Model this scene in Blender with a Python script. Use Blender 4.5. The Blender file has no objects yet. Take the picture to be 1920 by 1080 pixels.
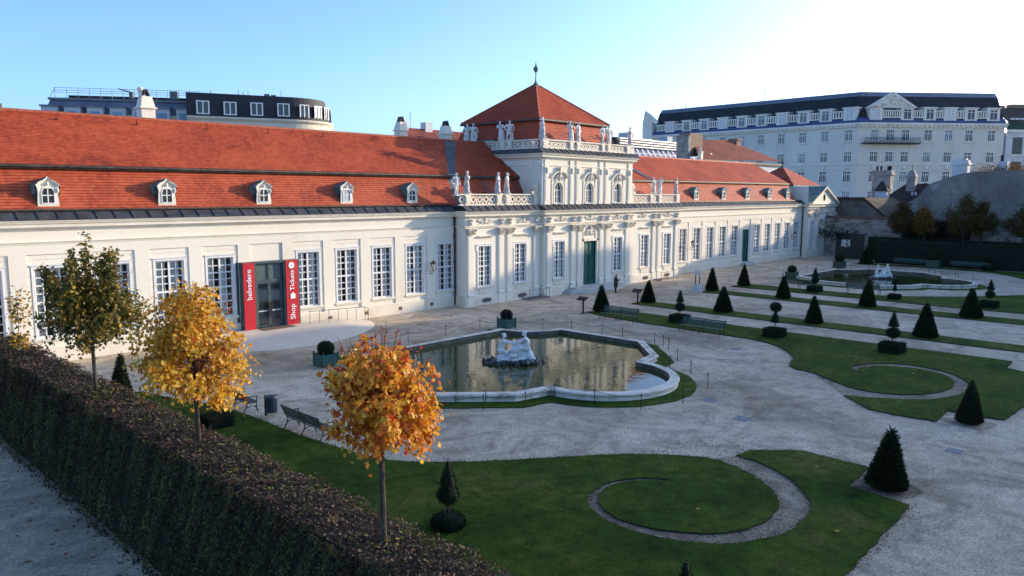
import bpy, bmesh, math, random
import numpy as np
from mathutils import Vector, Matrix
from mathutils.geometry import tessellate_polygon
R = math.radians
rnd = random.Random(7)
rng = np.random.default_rng(11)
SC = bpy.context.scene
COL = SC.collection

# ------------------------------------------------------------------ camera, world, sun, exposure
YAW, PITCH, ROLL = 0.758431, 0.125877, 0.003958
fh = Vector((math.cos(YAW), math.sin(YAW), 0)); rt = Vector((math.sin(YAW), -math.cos(YAW), 0)); up = Vector((0, 0, 1))
fw = fh*math.cos(PITCH) - up*math.sin(PITCH); uv_ = fh*math.sin(PITCH) + up*math.cos(PITCH)
r2 = rt*math.cos(ROLL) + uv_*math.sin(ROLL); u2 = uv_*math.cos(ROLL) - rt*math.sin(ROLL)
cam = bpy.data.cameras.new('camera'); co = bpy.data.objects.new('camera', cam); COL.objects.link(co)
cam.sensor_width = 36; cam.lens = 36*1419.55/1920; cam.clip_start = .3; cam.clip_end = 3000
M = Matrix((r2, u2, -fw)).transposed().to_4x4(); M.translation = Vector((0, 0, 9)); co.matrix_world = M
SC.camera = co

SUN_EL, SUN_HEAD = R(12.5), R(-19)          # heading measured from +x towards +y
W = bpy.data.worlds.new('World'); SC.world = W; W.use_nodes = True
nt = W.node_tree; bg = nt.nodes['Background']
sky = nt.nodes.new('ShaderNodeTexSky'); sky.sky_type = 'NISHITA'; sky.sun_disc = False
sky.sun_elevation = SUN_EL; sky.sun_rotation = math.pi/2 - SUN_HEAD
sky.altitude = 200; sky.air_density = 0.7; sky.dust_density = 2.2; sky.ozone_density = 3.9
nt.links.new(sky.outputs[0], bg.inputs[0]); bg.inputs[1].default_value = 0.15
sl = bpy.data.lights.new('sun', 'SUN'); so = bpy.data.objects.new('sun', sl); COL.objects.link(so)
sl.energy = 2.4; sl.angle = R(.5); sl.color = (1, .80, .56)
sd = Vector((math.cos(SUN_HEAD)*math.cos(SUN_EL), math.sin(SUN_HEAD)*math.cos(SUN_EL), math.sin(SUN_EL)))
so.rotation_euler = sd.to_track_quat('Z', 'Y').to_euler(); so.location = (60, -20, 60)
vs = SC.view_settings; vs.view_transform = 'Standard'; vs.look = 'None'; vs.gamma = 1; vs.exposure = 1.47; vs.use_curve_mapping = False
SC.cycles.max_bounces = 6; SC.cycles.diffuse_bounces = 3; SC.cycles.glossy_bounces = 3
SC.cycles.transparent_max_bounces = 8; SC.cycles.use_denoising = True

# ------------------------------------------------------------------ materials
def _n(nt, t, **k):
    n = nt.nodes.new(t)
    for a, b in k.items():
        if a.startswith('i_'):
            n.inputs[a[2:].replace('_', ' ')].default_value = b
        else:
            setattr(n, a, b)
    return n
def rgba(c): return (c[0], c[1], c[2], 1)
MATS = {}
def mat(name, cols, scale=1.0, rough=.7, metal=0, bump=0, bscale=20, detail=5, island=None, trans=0, spec=.4, fine=None, streak=None, coord='pos', lo=.35, hi=.65):
    """noise blend between the colours in cols; island = colours drawn per leaf / per piece; trans = translucency"""
    m = bpy.data.materials.new(name); m.use_nodes = True; t = m.node_tree; L = t.links
    b = t.nodes['Principled BSDF']; b.inputs['Roughness'].default_value = rough; b.inputs['Metallic'].default_value = metal
    b.inputs['Specular IOR Level'].default_value = spec
    geo = _n(t, 'ShaderNodeNewGeometry')
    oi = _n(t, 'ShaderNodeObjectInfo')
    def ramp(fac, cs, a=lo, z=hi):
        r = _n(t, 'ShaderNodeValToRGB'); e = r.color_ramp.elements
        n = len(cs)
        e[0].position = a; e[0].color = rgba(cs[0]); e[1].position = z; e[1].color = rgba(cs[-1])
        for i in range(1, n-1):
            x = e.new(a+(z-a)*i/(n-1)); x.color = rgba(cs[i])
        L.new(fac, r.inputs[0]); return r.outputs[0]
    vec = geo.outputs['Position']
    if streak:
        mp = _n(t, 'ShaderNodeMapping'); mp.inputs['Scale'].default_value = streak; L.new(vec, mp.inputs[0]); vec = mp.outputs[0]
    if island:
        col = ramp(geo.outputs['Random Per Island'], island, 0, 1)
        nz = _n(t, 'ShaderNodeTexNoise', i_Scale=scale, i_Detail=2.0); L.new(vec, nz.inputs['Vector'])
        mx = _n(t, 'ShaderNodeMixRGB', blend_type='MULTIPLY', i_Fac=.75); L.new(col, mx.inputs[1])
        L.new(ramp(nz.outputs[0], cols, .3, .7), mx.inputs[2]); col = mx.outputs[0]
    elif len(cols) == 1:
        rgb = _n(t, 'ShaderNodeRGB'); rgb.outputs[0].default_value = rgba(cols[0]); col = rgb.outputs[0]
    else:
        nz = _n(t, 'ShaderNodeTexNoise', i_Scale=scale, i_Detail=float(detail), i_Roughness=.6); L.new(vec, nz.inputs['Vector'])
        col = ramp(nz.outputs[0], cols)
    if fine:   # (scale, amount) speckle
        nf = _n(t, 'ShaderNodeTexNoise', i_Scale=fine[0], i_Detail=3.0, i_Roughness=.7); L.new(geo.outputs['Position'], nf.inputs['Vector'])
        mx = _n(t, 'ShaderNodeMixRGB', blend_type='OVERLAY', i_Fac=fine[1]); L.new(col, mx.inputs[1])
        L.new(ramp(nf.outputs[0], [(.1,.1,.1), (.9,.9,.9)], .3, .7), mx.inputs[2]); col = mx.outputs[0]
    L.new(col, b.inputs['Base Color'])
    if bump:
        nb = _n(t, 'ShaderNodeTexNoise', i_Scale=bscale, i_Detail=4.0); L.new(vec, nb.inputs['Vector'])
        bp = _n(t, 'ShaderNodeBump', i_Strength=bump, i_Distance=.05); L.new(nb.outputs[0], bp.inputs['Height']); L.new(bp.outputs[0], b.inputs['Normal'])
    if trans:
        tr = _n(t, 'ShaderNodeBsdfTranslucent'); L.new(col, tr.inputs[0])
        mx = _n(t, 'ShaderNodeMixShader', i_Fac=trans); L.new(b.outputs[0], mx.inputs[1]); L.new(tr.outputs[0], mx.inputs[2])
        L.new(mx.outputs[0], t.nodes['Material Output'].inputs[0])
    MATS[name] = m
    return m

PLASTER = mat('plaster', [(.68,.61,.48), (.80,.735,.60), (.83,.77,.64)], scale=.35, rough=.85, bump=.05, bscale=6, fine=(9, .08), streak=(1, 1, .35), lo=.25, hi=.55)
PLINTH = mat('plinth_plaster', [(.62,.53,.37), (.76,.68,.53), (.80,.73,.60)], scale=.8, rough=.9, bump=.06, bscale=8, fine=(6, .15), lo=.25, hi=.6)
TRIM = mat('trim_stone', [(.70,.64,.52), (.81,.75,.62)], scale=1.2, rough=.8, fine=(14, .1), lo=.25, hi=.6)
ORN = mat('ornament_stone', [(.45,.40,.31), (.68,.62,.51), (.76,.70,.59)], scale=2.5, rough=.85, bump=.2, bscale=14, lo=.3, hi=.6)
STATUE = mat('statue_stone', [(.26,.25,.23), (.62,.60,.55), (.76,.74,.69)], scale=3.2, rough=.8, bump=.15, bscale=18, lo=.3, hi=.55)
MARBLE = mat('fountain_marble', [(.30,.29,.26), (.68,.66,.61), (.82,.80,.75)], scale=4, rough=.6, bump=.1, bscale=20, lo=.3, hi=.55)
PAINT = mat('white_paint', [(.76,.76,.74), (.82,.82,.80)], scale=3, rough=.5)
CURT = mat('curtain', [(.62,.57,.50), (.82,.78,.71)], scale=3, rough=.9, streak=(9, 9, .5))
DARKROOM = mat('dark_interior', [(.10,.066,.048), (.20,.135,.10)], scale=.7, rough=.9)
def glass(name, tint=(1,1,1), base=.05):
    m = bpy.data.materials.new(name); m.use_nodes = True; t = m.node_tree; L = t.links
    t.nodes.remove(t.nodes['Principled BSDF'])
    tr = _n(t, 'ShaderNodeBsdfTransparent'); tr.inputs[0].default_value = rgba(tint)
    gl = _n(t, 'ShaderNodeBsdfGlossy'); gl.inputs['Roughness'].default_value = .02
    nz = _n(t, 'ShaderNodeTexNoise', i_Scale=1.3); bp = _n(t, 'ShaderNodeBump', i_Strength=.04); L.new(nz.outputs[0], bp.inputs['Height']); L.new(bp.outputs[0], gl.inputs['Normal'])
    fr = _n(t, 'ShaderNodeFresnel', i_IOR=1.28); ad = _n(t, 'ShaderNodeMath', operation='ADD'); ad.inputs[1].default_value = base
    L.new(fr.outputs[0], ad.inputs[0]); mx = _n(t, 'ShaderNodeMixShader')
    L.new(ad.outputs[0], mx.inputs[0]); L.new(tr.outputs[0], mx.inputs[1]); L.new(gl.outputs[0], mx.inputs[2]); L.new(mx.outputs[0], t.nodes['Material Output'].inputs[0])
    MATS[name] = m; return m
GLASS = glass('window_glass', (.95,.95,.94), .0)
DGLASS = mat('dark_glass', [(.012,.016,.02), (.03,.036,.04)], scale=.6, rough=.06, spec=.8)
def tile_mat(name, cs, axis=(1, 1), ts=.19, zs=.135, patch=None):
    m = bpy.data.materials.new(name); m.use_nodes = True; t = m.node_tree; L = t.links; b = t.nodes['Principled BSDF']
    b.inputs['Roughness'].default_value = .62; b.inputs['Specular IOR Level'].default_value = .35
    g = _n(t, 'ShaderNodeNewGeometry'); mp = _n(t, 'ShaderNodeMapping'); mp.inputs['Scale'].default_value = (axis[0]/ts, axis[1]/ts, 1/zs); L.new(g.outputs['Position'], mp.inputs[0])
    fl = _n(t, 'ShaderNodeVectorMath', operation='FLOOR'); L.new(mp.outputs[0], fl.inputs[0])
    wn = _n(t, 'ShaderNodeTexWhiteNoise'); L.new(fl.outputs[0], wn.inputs['Vector'])
    nz = _n(t, 'ShaderNodeTexNoise', i_Scale=.35, i_Detail=5.0, i_Roughness=.65); L.new(g.outputs['Position'], nz.inputs['Vector'])
    ma = _n(t, 'ShaderNodeMath', operation='MULTIPLY_ADD'); ma.inputs[1].default_value = .30
    L.new(wn.outputs[0], ma.inputs[0]); L.new(nz.outputs[0], ma.inputs[2])
    r = _n(t, 'ShaderNodeValToRGB'); e = r.color_ramp.elements; e[0].position = .35; e[0].color = rgba(cs[0]); e[1].position = .95; e[1].color = rgba(cs[2]); x = e.new(.62); x.color = rgba(cs[1])
    L.new(ma.outputs[0], r.inputs[0]); L.new(r.outputs[0], b.inputs['Base Color'])
    nb = _n(t, 'ShaderNodeTexNoise', i_Scale=30.0); bp = _n(t, 'ShaderNodeBump', i_Strength=.25, i_Distance=.02); L.new(nb.outputs[0], bp.inputs['Height']); L.new(bp.outputs[0], b.inputs['Normal'])
    MATS[name] = m; return m
TILE = tile_mat('clay_roof_tiles', [(.25,.042,.020), (.42,.078,.032), (.54,.125,.050)], axis=(1, 0))
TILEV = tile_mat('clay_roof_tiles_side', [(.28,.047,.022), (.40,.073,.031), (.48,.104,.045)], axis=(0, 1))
RIDGE = mat('ridge_tiles', [(.30,.06,.03), (.42,.10,.05)], scale=4, rough=.7)
OLDTILE = mat('old_red_tiles', [(.16,.035,.025), (.26,.06,.04)], scale=.8, rough=.8, fine=(6,.3))
BROWNT = mat('brown_tiles', [(.035,.026,.023), (.075,.055,.048)], scale=1.5, rough=.85, fine=(5,.4))
METAL = mat('dark_sheet_metal', [(.042,.046,.050), (.095,.098,.10)], scale=1.4, rough=.5, metal=.3, fine=(8,.15))
GUTTER = mat('gutter_metal', [(.03,.022,.018), (.10,.075,.06)], scale=2.5, rough=.6, metal=.2)
COPPER = mat('green_copper', [(.05,.10,.09), (.11,.19,.165), (.17,.27,.23)], scale=2, rough=.7)
COPPERD = mat('dark_copper', [(.025,.045,.045), (.06,.11,.10)], scale=2, rough=.6)
DOORG = mat('green_door_paint', [(.006,.075,.065), (.012,.115,.098)], scale=2, rough=.45)
GREEN = mat('bench_green_paint', [(.012,.045,.035), (.025,.075,.058)], scale=5, rough=.45)
TEAL = mat('planter_teal_paint', [(.008,.07,.066), (.02,.125,.115)], scale=3, rough=.5)
IRON = mat('black_iron', [(.012,.014,.014), (.035,.036,.036)], scale=8, rough=.55, metal=.4)
STEEL = mat('grey_steel', [(.10,.115,.12), (.17,.185,.19)], scale=3, rough=.4, metal=.5)
BIN = mat('bin_blue_grey', [(.03,.042,.055), (.055,.072,.09)], scale=3, rough=.45)
RED = mat('sign_red', [(.50,.012,.022), (.56,.018,.028)], scale=2, rough=.45)
WHITE = mat('print_white', [(.85,.85,.84)], rough=.6)
PORTAL = mat('portal_green_grey', [(.055,.085,.085), (.09,.125,.125)], scale=2, rough=.4, metal=.2)
BARK = mat('bark', [(.022,.018,.014), (.07,.058,.045)], scale=9, rough=.95, bump=.5, bscale=30, streak=(1,1,.25))
TWIG = mat('twig', [(.09,.035,.025), (.15,.07,.05)], scale=9, rough=.9)
def gravel_mat(name, cs, dark=1.0):
    m = bpy.data.materials.new(name); m.use_nodes = True; t = m.node_tree; L = t.links; b = t.nodes['Principled BSDF']; b.inputs['Roughness'].default_value = .95; b.inputs['Specular IOR Level'].default_value = .2
    g = _n(t, 'ShaderNodeNewGeometry'); P = g.outputs['Position']
    def noise(sc, det, rg, dist=0): n = _n(t, 'ShaderNodeTexNoise', i_Scale=sc, i_Detail=det, i_Roughness=rg, i_Distortion=dist); L.new(P, n.inputs['Vector']); return n.outputs[0]
    def ramp(f, cs_, a, z):
        r = _n(t, 'ShaderNodeValToRGB'); e = r.color_ramp.elements; e[0].position = a; e[0].color = rgba(cs_[0]); e[1].position = z; e[1].color = rgba(cs_[-1])
        for i in range(1, len(cs_)-1): x = e.new(a+(z-a)*i/(len(cs_)-1)); x.color = rgba(cs_[i])
        L.new(f, r.inputs[0]); return r.outputs[0]
    c = ramp(noise(.10, 9.0, .62, .8), cs, .32, .66)
    def mul(c, f, lo, hi, a, z):
        x = _n(t, 'ShaderNodeMixRGB', blend_type='MULTIPLY', i_Fac=1.0); L.new(c, x.inputs[1]); L.new(ramp(f, [(lo*dark,)*3, (hi,)*3], a, z), x.inputs[2]); return x.outputs[0]
    c = mul(c, noise(.42, 8.0, .72, 1.6), .62, 1.10, .36, .58)      # worn, damp patches
    c = mul(c, noise(2.3, 7.0, .76), .80, 1.10, .34, .62)           # scuffs
    c = mul(c, noise(13.0, 5.0, .8), .50, 1.32, .36, .64)           # single stones
    L.new(c, b.inputs['Base Color'])
    bp = _n(t, 'ShaderNodeBump', i_Strength=.35, i_Distance=.03); L.new(noise(30.0, 3.0, .6), bp.inputs['Height']); L.new(bp.outputs[0], b.inputs['Normal'])
    MATS[name] = m; return m
GRAVEL = gravel_mat('gravel', [(.40,.315,.215), (.60,.485,.345), (.70,.575,.43)])
DIRTY = gravel_mat('dirty_gravel', [(.24,.185,.12), (.39,.31,.215), (.52,.42,.31)], .85)
PAVE = mat('smooth_paving', [(.62,.535,.43), (.68,.59,.48)], scale=.5, rough=.85, fine=(20,.1))
LAWN = mat('lawn', [(.025,.050,.005), (.043,.080,.008), (.070,.102,.012), (.12,.115,.025)], scale=.34, rough=.95, bump=.8, bscale=35, detail=10, fine=(2.2, .5), lo=.32, hi=.68, spec=.1)
BLADE = mat('grass_blade', [(.8,.8,.8), (1,1,1)], scale=.3, rough=.9, island=[(.026,.058,.008), (.048,.092,.014), (.09,.112,.028)], trans=.25, spec=.1)
SOIL = mat('edge_soil', [(.03,.025,.018), (.06,.05,.035)], scale=4, rough=1)
KERB = mat('basin_stone', [(.26,.23,.18), (.60,.53,.42), (.80,.72,.59)], scale=1.3, rough=.8, bump=.15, bscale=12, fine=(8,.25), lo=.28, hi=.58)
WETST = mat('basin_inner_wet', [(.06,.06,.045), (.13,.13,.10)], scale=2, rough=.6)
ROCK = mat('wet_dark_rock', [(.008,.009,.009), (.045,.045,.045), (.16,.165,.165)], scale=6, rough=.5, bump=.4, bscale=15)
STEP = mat('step_stone', [(.42,.41,.38), (.56,.55,.52)], scale=1.5, rough=.8, fine=(9,.2))
BOXW = mat('yew_foliage', [(.55,.55,.55), (1,1,1)], scale=1.5, rough=.8, island=[(.012,.028,.010), (.026,.052,.017), (.06,.088,.028)], spec=.25)
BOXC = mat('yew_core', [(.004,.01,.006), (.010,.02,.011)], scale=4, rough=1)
BOXB = mat('browned_yew_foliage', [(.6,.6,.6), (1,1,1)], scale=1.5, rough=.8, island=[(.03,.026,.008), (.05,.04,.012), (.07,.05,.018)], spec=.2)
HCORE = mat('hedge_core', [(.010,.008,.006), (.022,.018,.012)], scale=3, rough=1)
HTOP = mat('hedge_top_leaf', [(.4,.4,.4), (1,1,1)], scale=1.1, rough=.75, island=[(.042,.024,.013), (.075,.045,.026), (.13,.085,.052), (.06,.038,.022), (.19,.135,.08)], trans=.15)
HYEL = mat('hedge_yellow_leaf', [(.7,.7,.7), (1,1,1)], scale=2, rough=.7, island=[(.10,.14,.02), (.20,.23,.03), (.30,.24,.04)], trans=.3)
HSIDE = mat('hedge_side_leaf', [(.15,.15,.15), (.55,.55,.5), (1,1,1)], scale=.75, rough=.75, island=[(.028,.026,.010), (.042,.055,.012), (.08,.095,.018), (.075,.042,.020), (.19,.18,.035)], trans=.2)
LEAFG = mat('maple_leaf_green', [(.6,.6,.6), (1,1,1)], scale=1.3, rough=.6, island=[(.04,.065,.010), (.08,.10,.014), (.19,.15,.02), (.34,.20,.03), (.06,.08,.012)], trans=.38)
LEAFY = mat('maple_leaf_yellow', [(.7,.62,.5), (1,1,1)], scale=1.6, rough=.55, island=[(.62,.34,.03), (.76,.48,.04), (.82,.56,.08), (.68,.36,.03), (.50,.22,.025)], trans=.42)
LEAFO = mat('maple_leaf_orange', [(.7,.55,.45), (1,1,1)], scale=1.8, rough=.55, island=[(.70,.26,.025), (.80,.37,.035), (.84,.47,.05), (.56,.16,.02), (.76,.31,.025)], trans=.42)
LEAFR = mat('maple_leaf_red', [(.8,.8,.8), (1,1,1)], scale=3, rough=.55, island=[(.42,.05,.02), (.55,.11,.03), (.36,.03,.02)], trans=.4)
LEAFD = mat('far_tree_leaf', [(.5,.5,.5), (1,1,1)], scale=.8, rough=.8, island=[(.05,.055,.012), (.10,.08,.018), (.16,.11,.024)], trans=.25)
LEAFF = mat('far_orange_leaf', [(.6,.6,.6), (1,1,1)], scale=.8, rough=.8, island=[(.17,.085,.018), (.26,.12,.024), (.20,.13,.03)], trans=.25)
DRYL = mat('fallen_leaf_brown', [(.16,.08,.04), (.30,.12,.05)], scale=3, rough=.8)
REDL = mat('fallen_leaf_red', [(.35,.03,.03), (.45,.06,.04)], scale=3, rough=.8)
HOTEL = mat('hotel_plaster', [(.58,.57,.50), (.66,.65,.58)], scale=.12, rough=.9, fine=(1.5,.08))
HOTELT = mat('hotel_trim', [(.62,.60,.53), (.74,.72,.65)], scale=.3, rough=.85)
SLATE = mat('dark_slate', [(.016,.018,.02), (.03,.032,.036)], scale=.4, rough=.7, fine=(2,.2))
SLATEG = mat('green_slate', [(.02,.035,.03), (.045,.06,.045)], scale=.3, rough=.7)
BLUEM = mat('blue_sheet_metal', [(.055,.075,.16), (.10,.13,.25)], scale=.8, rough=.4, metal=.3, streak=(1,1,.2))
BLUEG = mat('blue_grey_metal', [(.13,.145,.18), (.20,.215,.25)], scale=.8, rough=.45, metal=.3)
WEATH = mat('weathered_render', [(.20,.19,.17), (.34,.325,.30)], scale=1.2, rough=.95, fine=(4,.2))
CREAM = mat('cream_plaster', [(.58,.53,.42), (.68,.63,.52)], scale=.4, rough=.9)
GREYW = mat('light_grey_render', [(.48,.50,.52), (.60,.62,.63)], scale=.4, rough=.9)
FIREW = mat('grey_firewall_render', [(.12,.112,.095), (.18,.165,.14), (.25,.235,.205)], scale=.12, rough=.95, detail=9, fine=(1.2,.25), streak=(1,1.0,.6))
FIREL = mat('pale_firewall_render', [(.20,.20,.19), (.32,.31,.30)], scale=.3, rough=.95, detail=8)
BRICKW = mat('worn_wall_stone', [(.12,.105,.085), (.28,.26,.23), (.36,.34,.31)], scale=.7, rough=.95, bump=.4, bscale=5, detail=9, fine=(3,.4), streak=(1,1,1.8))
BRICKB = mat('brown_brick', [(.16,.11,.08), (.28,.20,.15)], scale=3, rough=.9, fine=(8,.3))
COPING = mat('brick_coping', [(.11,.055,.045), (.17,.085,.07)], scale=1.5, rough=.9)
GATE = mat('dark_gate', [(.012,.016,.016), (.028,.034,.032)], scale=2, rough=.7)
IVY = mat('ivy_leaf', [(.4,.4,.4), (1,1,1)], scale=1, rough=.6, island=[(.010,.02,.010), (.02,.035,.015), (.03,.032,.016)], trans=.1)
YELL = mat('yellow_notice', [(.62,.55,.06)], rough=.6)
POST = mat('poster_print', [(.15,.17,.16), (.62,.64,.62)], scale=2.2, rough=.6, lo=.45, hi=.55)
COAT = mat('brown_coat', [(.035,.020,.010), (.07,.042,.018)], scale=5, rough=.9)
DARKC = mat('dark_trousers', [(.010,.010,.012), (.02,.02,.022)], scale=5, rough=.9)
SKIN = mat('skin', [(.45,.27,.19), (.52,.32,.23)], scale=6, rough=.6)
HAIR = mat('grey_brown_hair', [(.10,.075,.055), (.16,.12,.09)], scale=12, rough=.8)
CONC = mat('pale_concrete', [(.45,.45,.44), (.58,.58,.57)], scale=2, rough=.85)
COVER = mat('cover_metal', [(.16,.155,.175), (.24,.235,.25)], scale=4, rough=.7)
LAMPG = mat('lantern_glass', [(.60,.60,.55)], rough=.2)
def water_mat():
    m = bpy.data.materials.new('pond_water'); m.use_nodes = True; t = m.node_tree; L = t.links; b = t.nodes['Principled BSDF']
    b.inputs['Base Color'].default_value = (.050,.058,.016, 1); b.inputs['Roughness'].default_value = .025; b.inputs['IOR'].default_value = 1.33; b.inputs['Specular IOR Level'].default_value = .62
    g = _n(t, 'ShaderNodeNewGeometry')
    n1 = _n(t, 'ShaderNodeTexNoise', i_Scale=2.2, i_Detail=3.0, i_Distortion=.6); n2 = _n(t, 'ShaderNodeTexNoise', i_Scale=.35, i_Detail=2.0)
    L.new(g.outputs['Position'], n1.inputs['Vector']); L.new(g.outputs['Position'], n2.inputs['Vector'])
    mu = _n(t, 'ShaderNodeMath', operation='MULTIPLY'); L.new(n1.outputs[0], mu.inputs[0]); L.new(n2.outputs[0], mu.inputs[1])
    bp = _n(t, 'ShaderNodeBump', i_Strength=.22, i_Distance=.05); L.new(mu.outputs[0], bp.inputs['Height']); L.new(bp.outputs[0], b.inputs['Normal'])
    return m
WATER = water_mat()

# ------------------------------------------------------------------ object helpers
WL = {}
def wloc(o):
    return WL.get(o.name, Vector((0, 0, 0)))
def tag(o, label=None, cat=None, group=None, kind=None):
    if label: o['label'] = label
    if cat: o['category'] = cat
    if group: o['group'] = group
    if kind: o['kind'] = kind
    return o
def thing(name, label, cat, loc=(0,0,0), group=None):
    o = bpy.data.objects.new(name, None); COL.objects.link(o); o.location = loc; o.empty_display_size = .2
    WL[o.name] = Vector(loc)
    return tag(o, label, cat, group)
def put(name, me, parent=None, at=(0,0,0), rz=0, sc=None):
    o = bpy.data.objects.new(name, me); COL.objects.link(o); at = Vector(at)
    WL[o.name] = at
    if parent is not None:
        o.parent = parent; o.location = at - wloc(parent)
    else: o.location = at
    o.rotation_euler = (0, 0, rz)
    if sc: o.scale = sc
    return o
def copy_tree(o, parent=None):
    c = o.copy(); COL.objects.link(c)
    if parent is not None: c.parent = parent; 
    for ch in list(o.children): copy_tree(ch, c)
    return c

class MB:
    def __init__(s): s.v = []; s.f = []; s.m = []; s.mi = 0
    def add(s, vs, fs):
        n = len(s.v); s.v += [tuple(p) for p in vs]
        for f in fs: s.f.append(tuple(i+n for i in f)); s.m.append(s.mi)
        return s
    def box(s, x0, x1, y0, y1, z0, z1):
        return s.add([(x0,y0,z0),(x1,y0,z0),(x1,y1,z0),(x0,y1,z0),(x0,y0,z1),(x1,y0,z1),(x1,y1,z1),(x0,y1,z1)],
                     [(0,3,2,1),(4,5,6,7),(0,1,5,4),(1,2,6,5),(2,3,7,6),(3,0,4,7)])
    def bbox(s, x0, x1, y0, y1, z0, z1, b=.02):
        """box with chamfered top edges"""
        return s.add([(x0,y0,z0),(x1,y0,z0),(x1,y1,z0),(x0,y1,z0),(x0,y0,z1-b),(x1,y0,z1-b),(x1,y1,z1-b),(x0,y1,z1-b),(x0+b,y0+b,z1),(x1-b,y0+b,z1),(x1-b,y1-b,z1),(x0+b,y1-b,z1)],
                     [(0,3,2,1),(0,1,5,4),(1,2,6,5),(2,3,7,6),(3,0,4,7),(4,5,9,8),(5,6,10,9),(6,7,11,10),(7,4,8,11),(8,9,10,11)])
    def hull8(s, p):
        return s.add(p, [(0,3,2,1),(4,5,6,7),(0,1,5,4),(1,2,6,5),(2,3,7,6),(3,0,4,7)])
    def quad(s, a, b, c, d): return s.add([a,b,c,d], [(0,1,2,3)])
    def tri(s, a, b, c): return s.add([a,b,c], [(0,1,2)])
    def tube(s, pts, r, n=6, caps=True):
        pts = [Vector(p) for p in pts]; k = len(pts)
        rs = r if isinstance(r, (list, tuple)) else [r]*k
        vs = []; fs = []
        prev = None
        for i, p in enumerate(pts):
            d = (pts[min(i+1, k-1)] - pts[max(i-1, 0)]).normalized()
            a = Vector((0,0,1)) if abs(d.z) < .9 else Vector((1,0,0))
            if prev is not None: a = prev
            x = (a - d*a.dot(d))
            if x.length < 1e-5: x = Vector((1,0,0)).cross(d)
            x.normalize(); y = d.cross(x); prev = x
            for j in range(n):
                t = 2*math.pi*j/n; vs.append(p + (x*math.cos(t) + y*math.sin(t))*rs[i])
        for i in range(k-1):
            for j in range(n):
                a = i*n+j; b = i*n+(j+1) % n; fs.append((a, b, b+n, a+n))
        if caps: fs.append(tuple(range(n-1, -1, -1))); fs.append(tuple((k-1)*n+j for j in range(n)))
        return s.add(vs, fs)
    def lathe(s, prof, c=(0,0,0), n=12, caps=True):
        vs = []; fs = []; k = len(prof)
        for r, z in prof:
            for j in range(n):
                t = 2*math.pi*j/n; vs.append((c[0]+r*math.cos(t), c[1]+r*math.sin(t), c[2]+z))
        for i in range(k-1):
            for j in range(n):
                a = i*n+j; b = i*n+(j+1) % n; fs.append((a, b, b+n, a+n))
        if caps: fs.append(tuple(range(n-1, -1, -1))); fs.append(tuple((k-1)*n+j for j in range(n)))
        return s.add(vs, fs)
    def prism(s, poly, z0, z1, top=True, bottom=False):
        """poly = [(x,y)..] counter-clockwise or clockwise; z0/z1 heights"""
        ar = sum(poly[i][0]*poly[(i+1) % len(poly)][1]-poly[(i+1) % len(poly)][0]*poly[i][1] for i in range(len(poly)))
        if ar < 0: poly = poly[::-1]
        n = len(poly); vs = [(x, y, z0) for x, y in poly] + [(x, y, z1) for x, y in poly]
        fs = [(i, (i+1) % n, n+(i+1) % n, n+i) for i in range(n)]
        tri = tessellate_polygon([[Vector((x, y, 0)) for x, y in poly]])
        for t in tri:
            a, b, c = [Vector(poly[i]) for i in t]
            if (b-a).cross(c-a) < 0: t = (t[0], t[2], t[1])
            if top: fs.append(tuple(n+i for i in t))
            if bottom: fs.append((t[0], t[2], t[1]))
        return s.add(vs, fs)
    def xz(s, poly, y0, y1):
        """prism of a polygon in the x-z plane from y0 (front) to y1"""
        m = MB(); m.prism(poly, -y1, -y0, True, True)
        return s.add([(x, -z, y) for x, y, z in m.v], m.f)
    def yz(s, poly, x0, x1):
        m = MB(); m.prism(poly, x0, x1, True, True)
        return s.add([(z, x, y) for x, y, z in m.v], m.f)
    def mould(s, path, prof):
        """extrude profile [(out, z)..] along a plan path; outward = right of the direction"""
        P = [Vector(p) for p in path]; n = len(P); k = len(prof); vs = []; fs = []
        for i in range(n):
            ds = []
            if i > 0: ds.append((P[i]-P[i-1]).normalized())
            if i < n-1: ds.append((P[i+1]-P[i]).normalized())
            ns = [Vector((d.y, -d.x)) for d in ds]
            nn = ns[0] if len(ns) == 1 else (ns[0]+ns[1]).normalized()
            sc = 1/max(.35, nn.dot(ns[0]))
            for o, z in prof: vs.append((P[i].x+nn.x*o*sc, P[i].y+nn.y*o*sc, z))
        for i in range(n-1):
            for j in range(k-1):
                a = i*k+j; fs.append((a, a+k, a+k+1, a+1))
        fs.append(tuple(range(k))); fs.append(tuple((n-1)*k+j for j in range(k-1, -1, -1)))
        return s.add(vs, fs)
    def ell(s, c, r, n=8, m=6):
        prof = [(math.sin(math.pi*i/m), -math.cos(math.pi*i/m)) for i in range(m+1)]
        prof[0] = (.001, -1); prof[-1] = (.001, 1)
        t = MB(); t.lathe(prof, (0,0,0), n)
        return s.add([(c[0]+x*r[0], c[1]+y*r[1], c[2]+z*r[2]) for x, y, z in t.v], t.f)
    def mesh(s, name, mats, smooth=False, off=(0,0,0)):
        me = bpy.data.meshes.new(name)
        me.from_pydata([(x-off[0], y-off[1], z-off[2]) for x, y, z in s.v], [], s.f)
        if not isinstance(mats, (list, tuple)): mats = [mats]
        for m in mats: me.materials.append(m)
        if len(mats) > 1: me.polygons.foreach_set('material_index', s.m)
        if smooth: me.polygons.foreach_set('use_smooth', [True]*len(me.polygons))
        me.update(); return me
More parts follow.
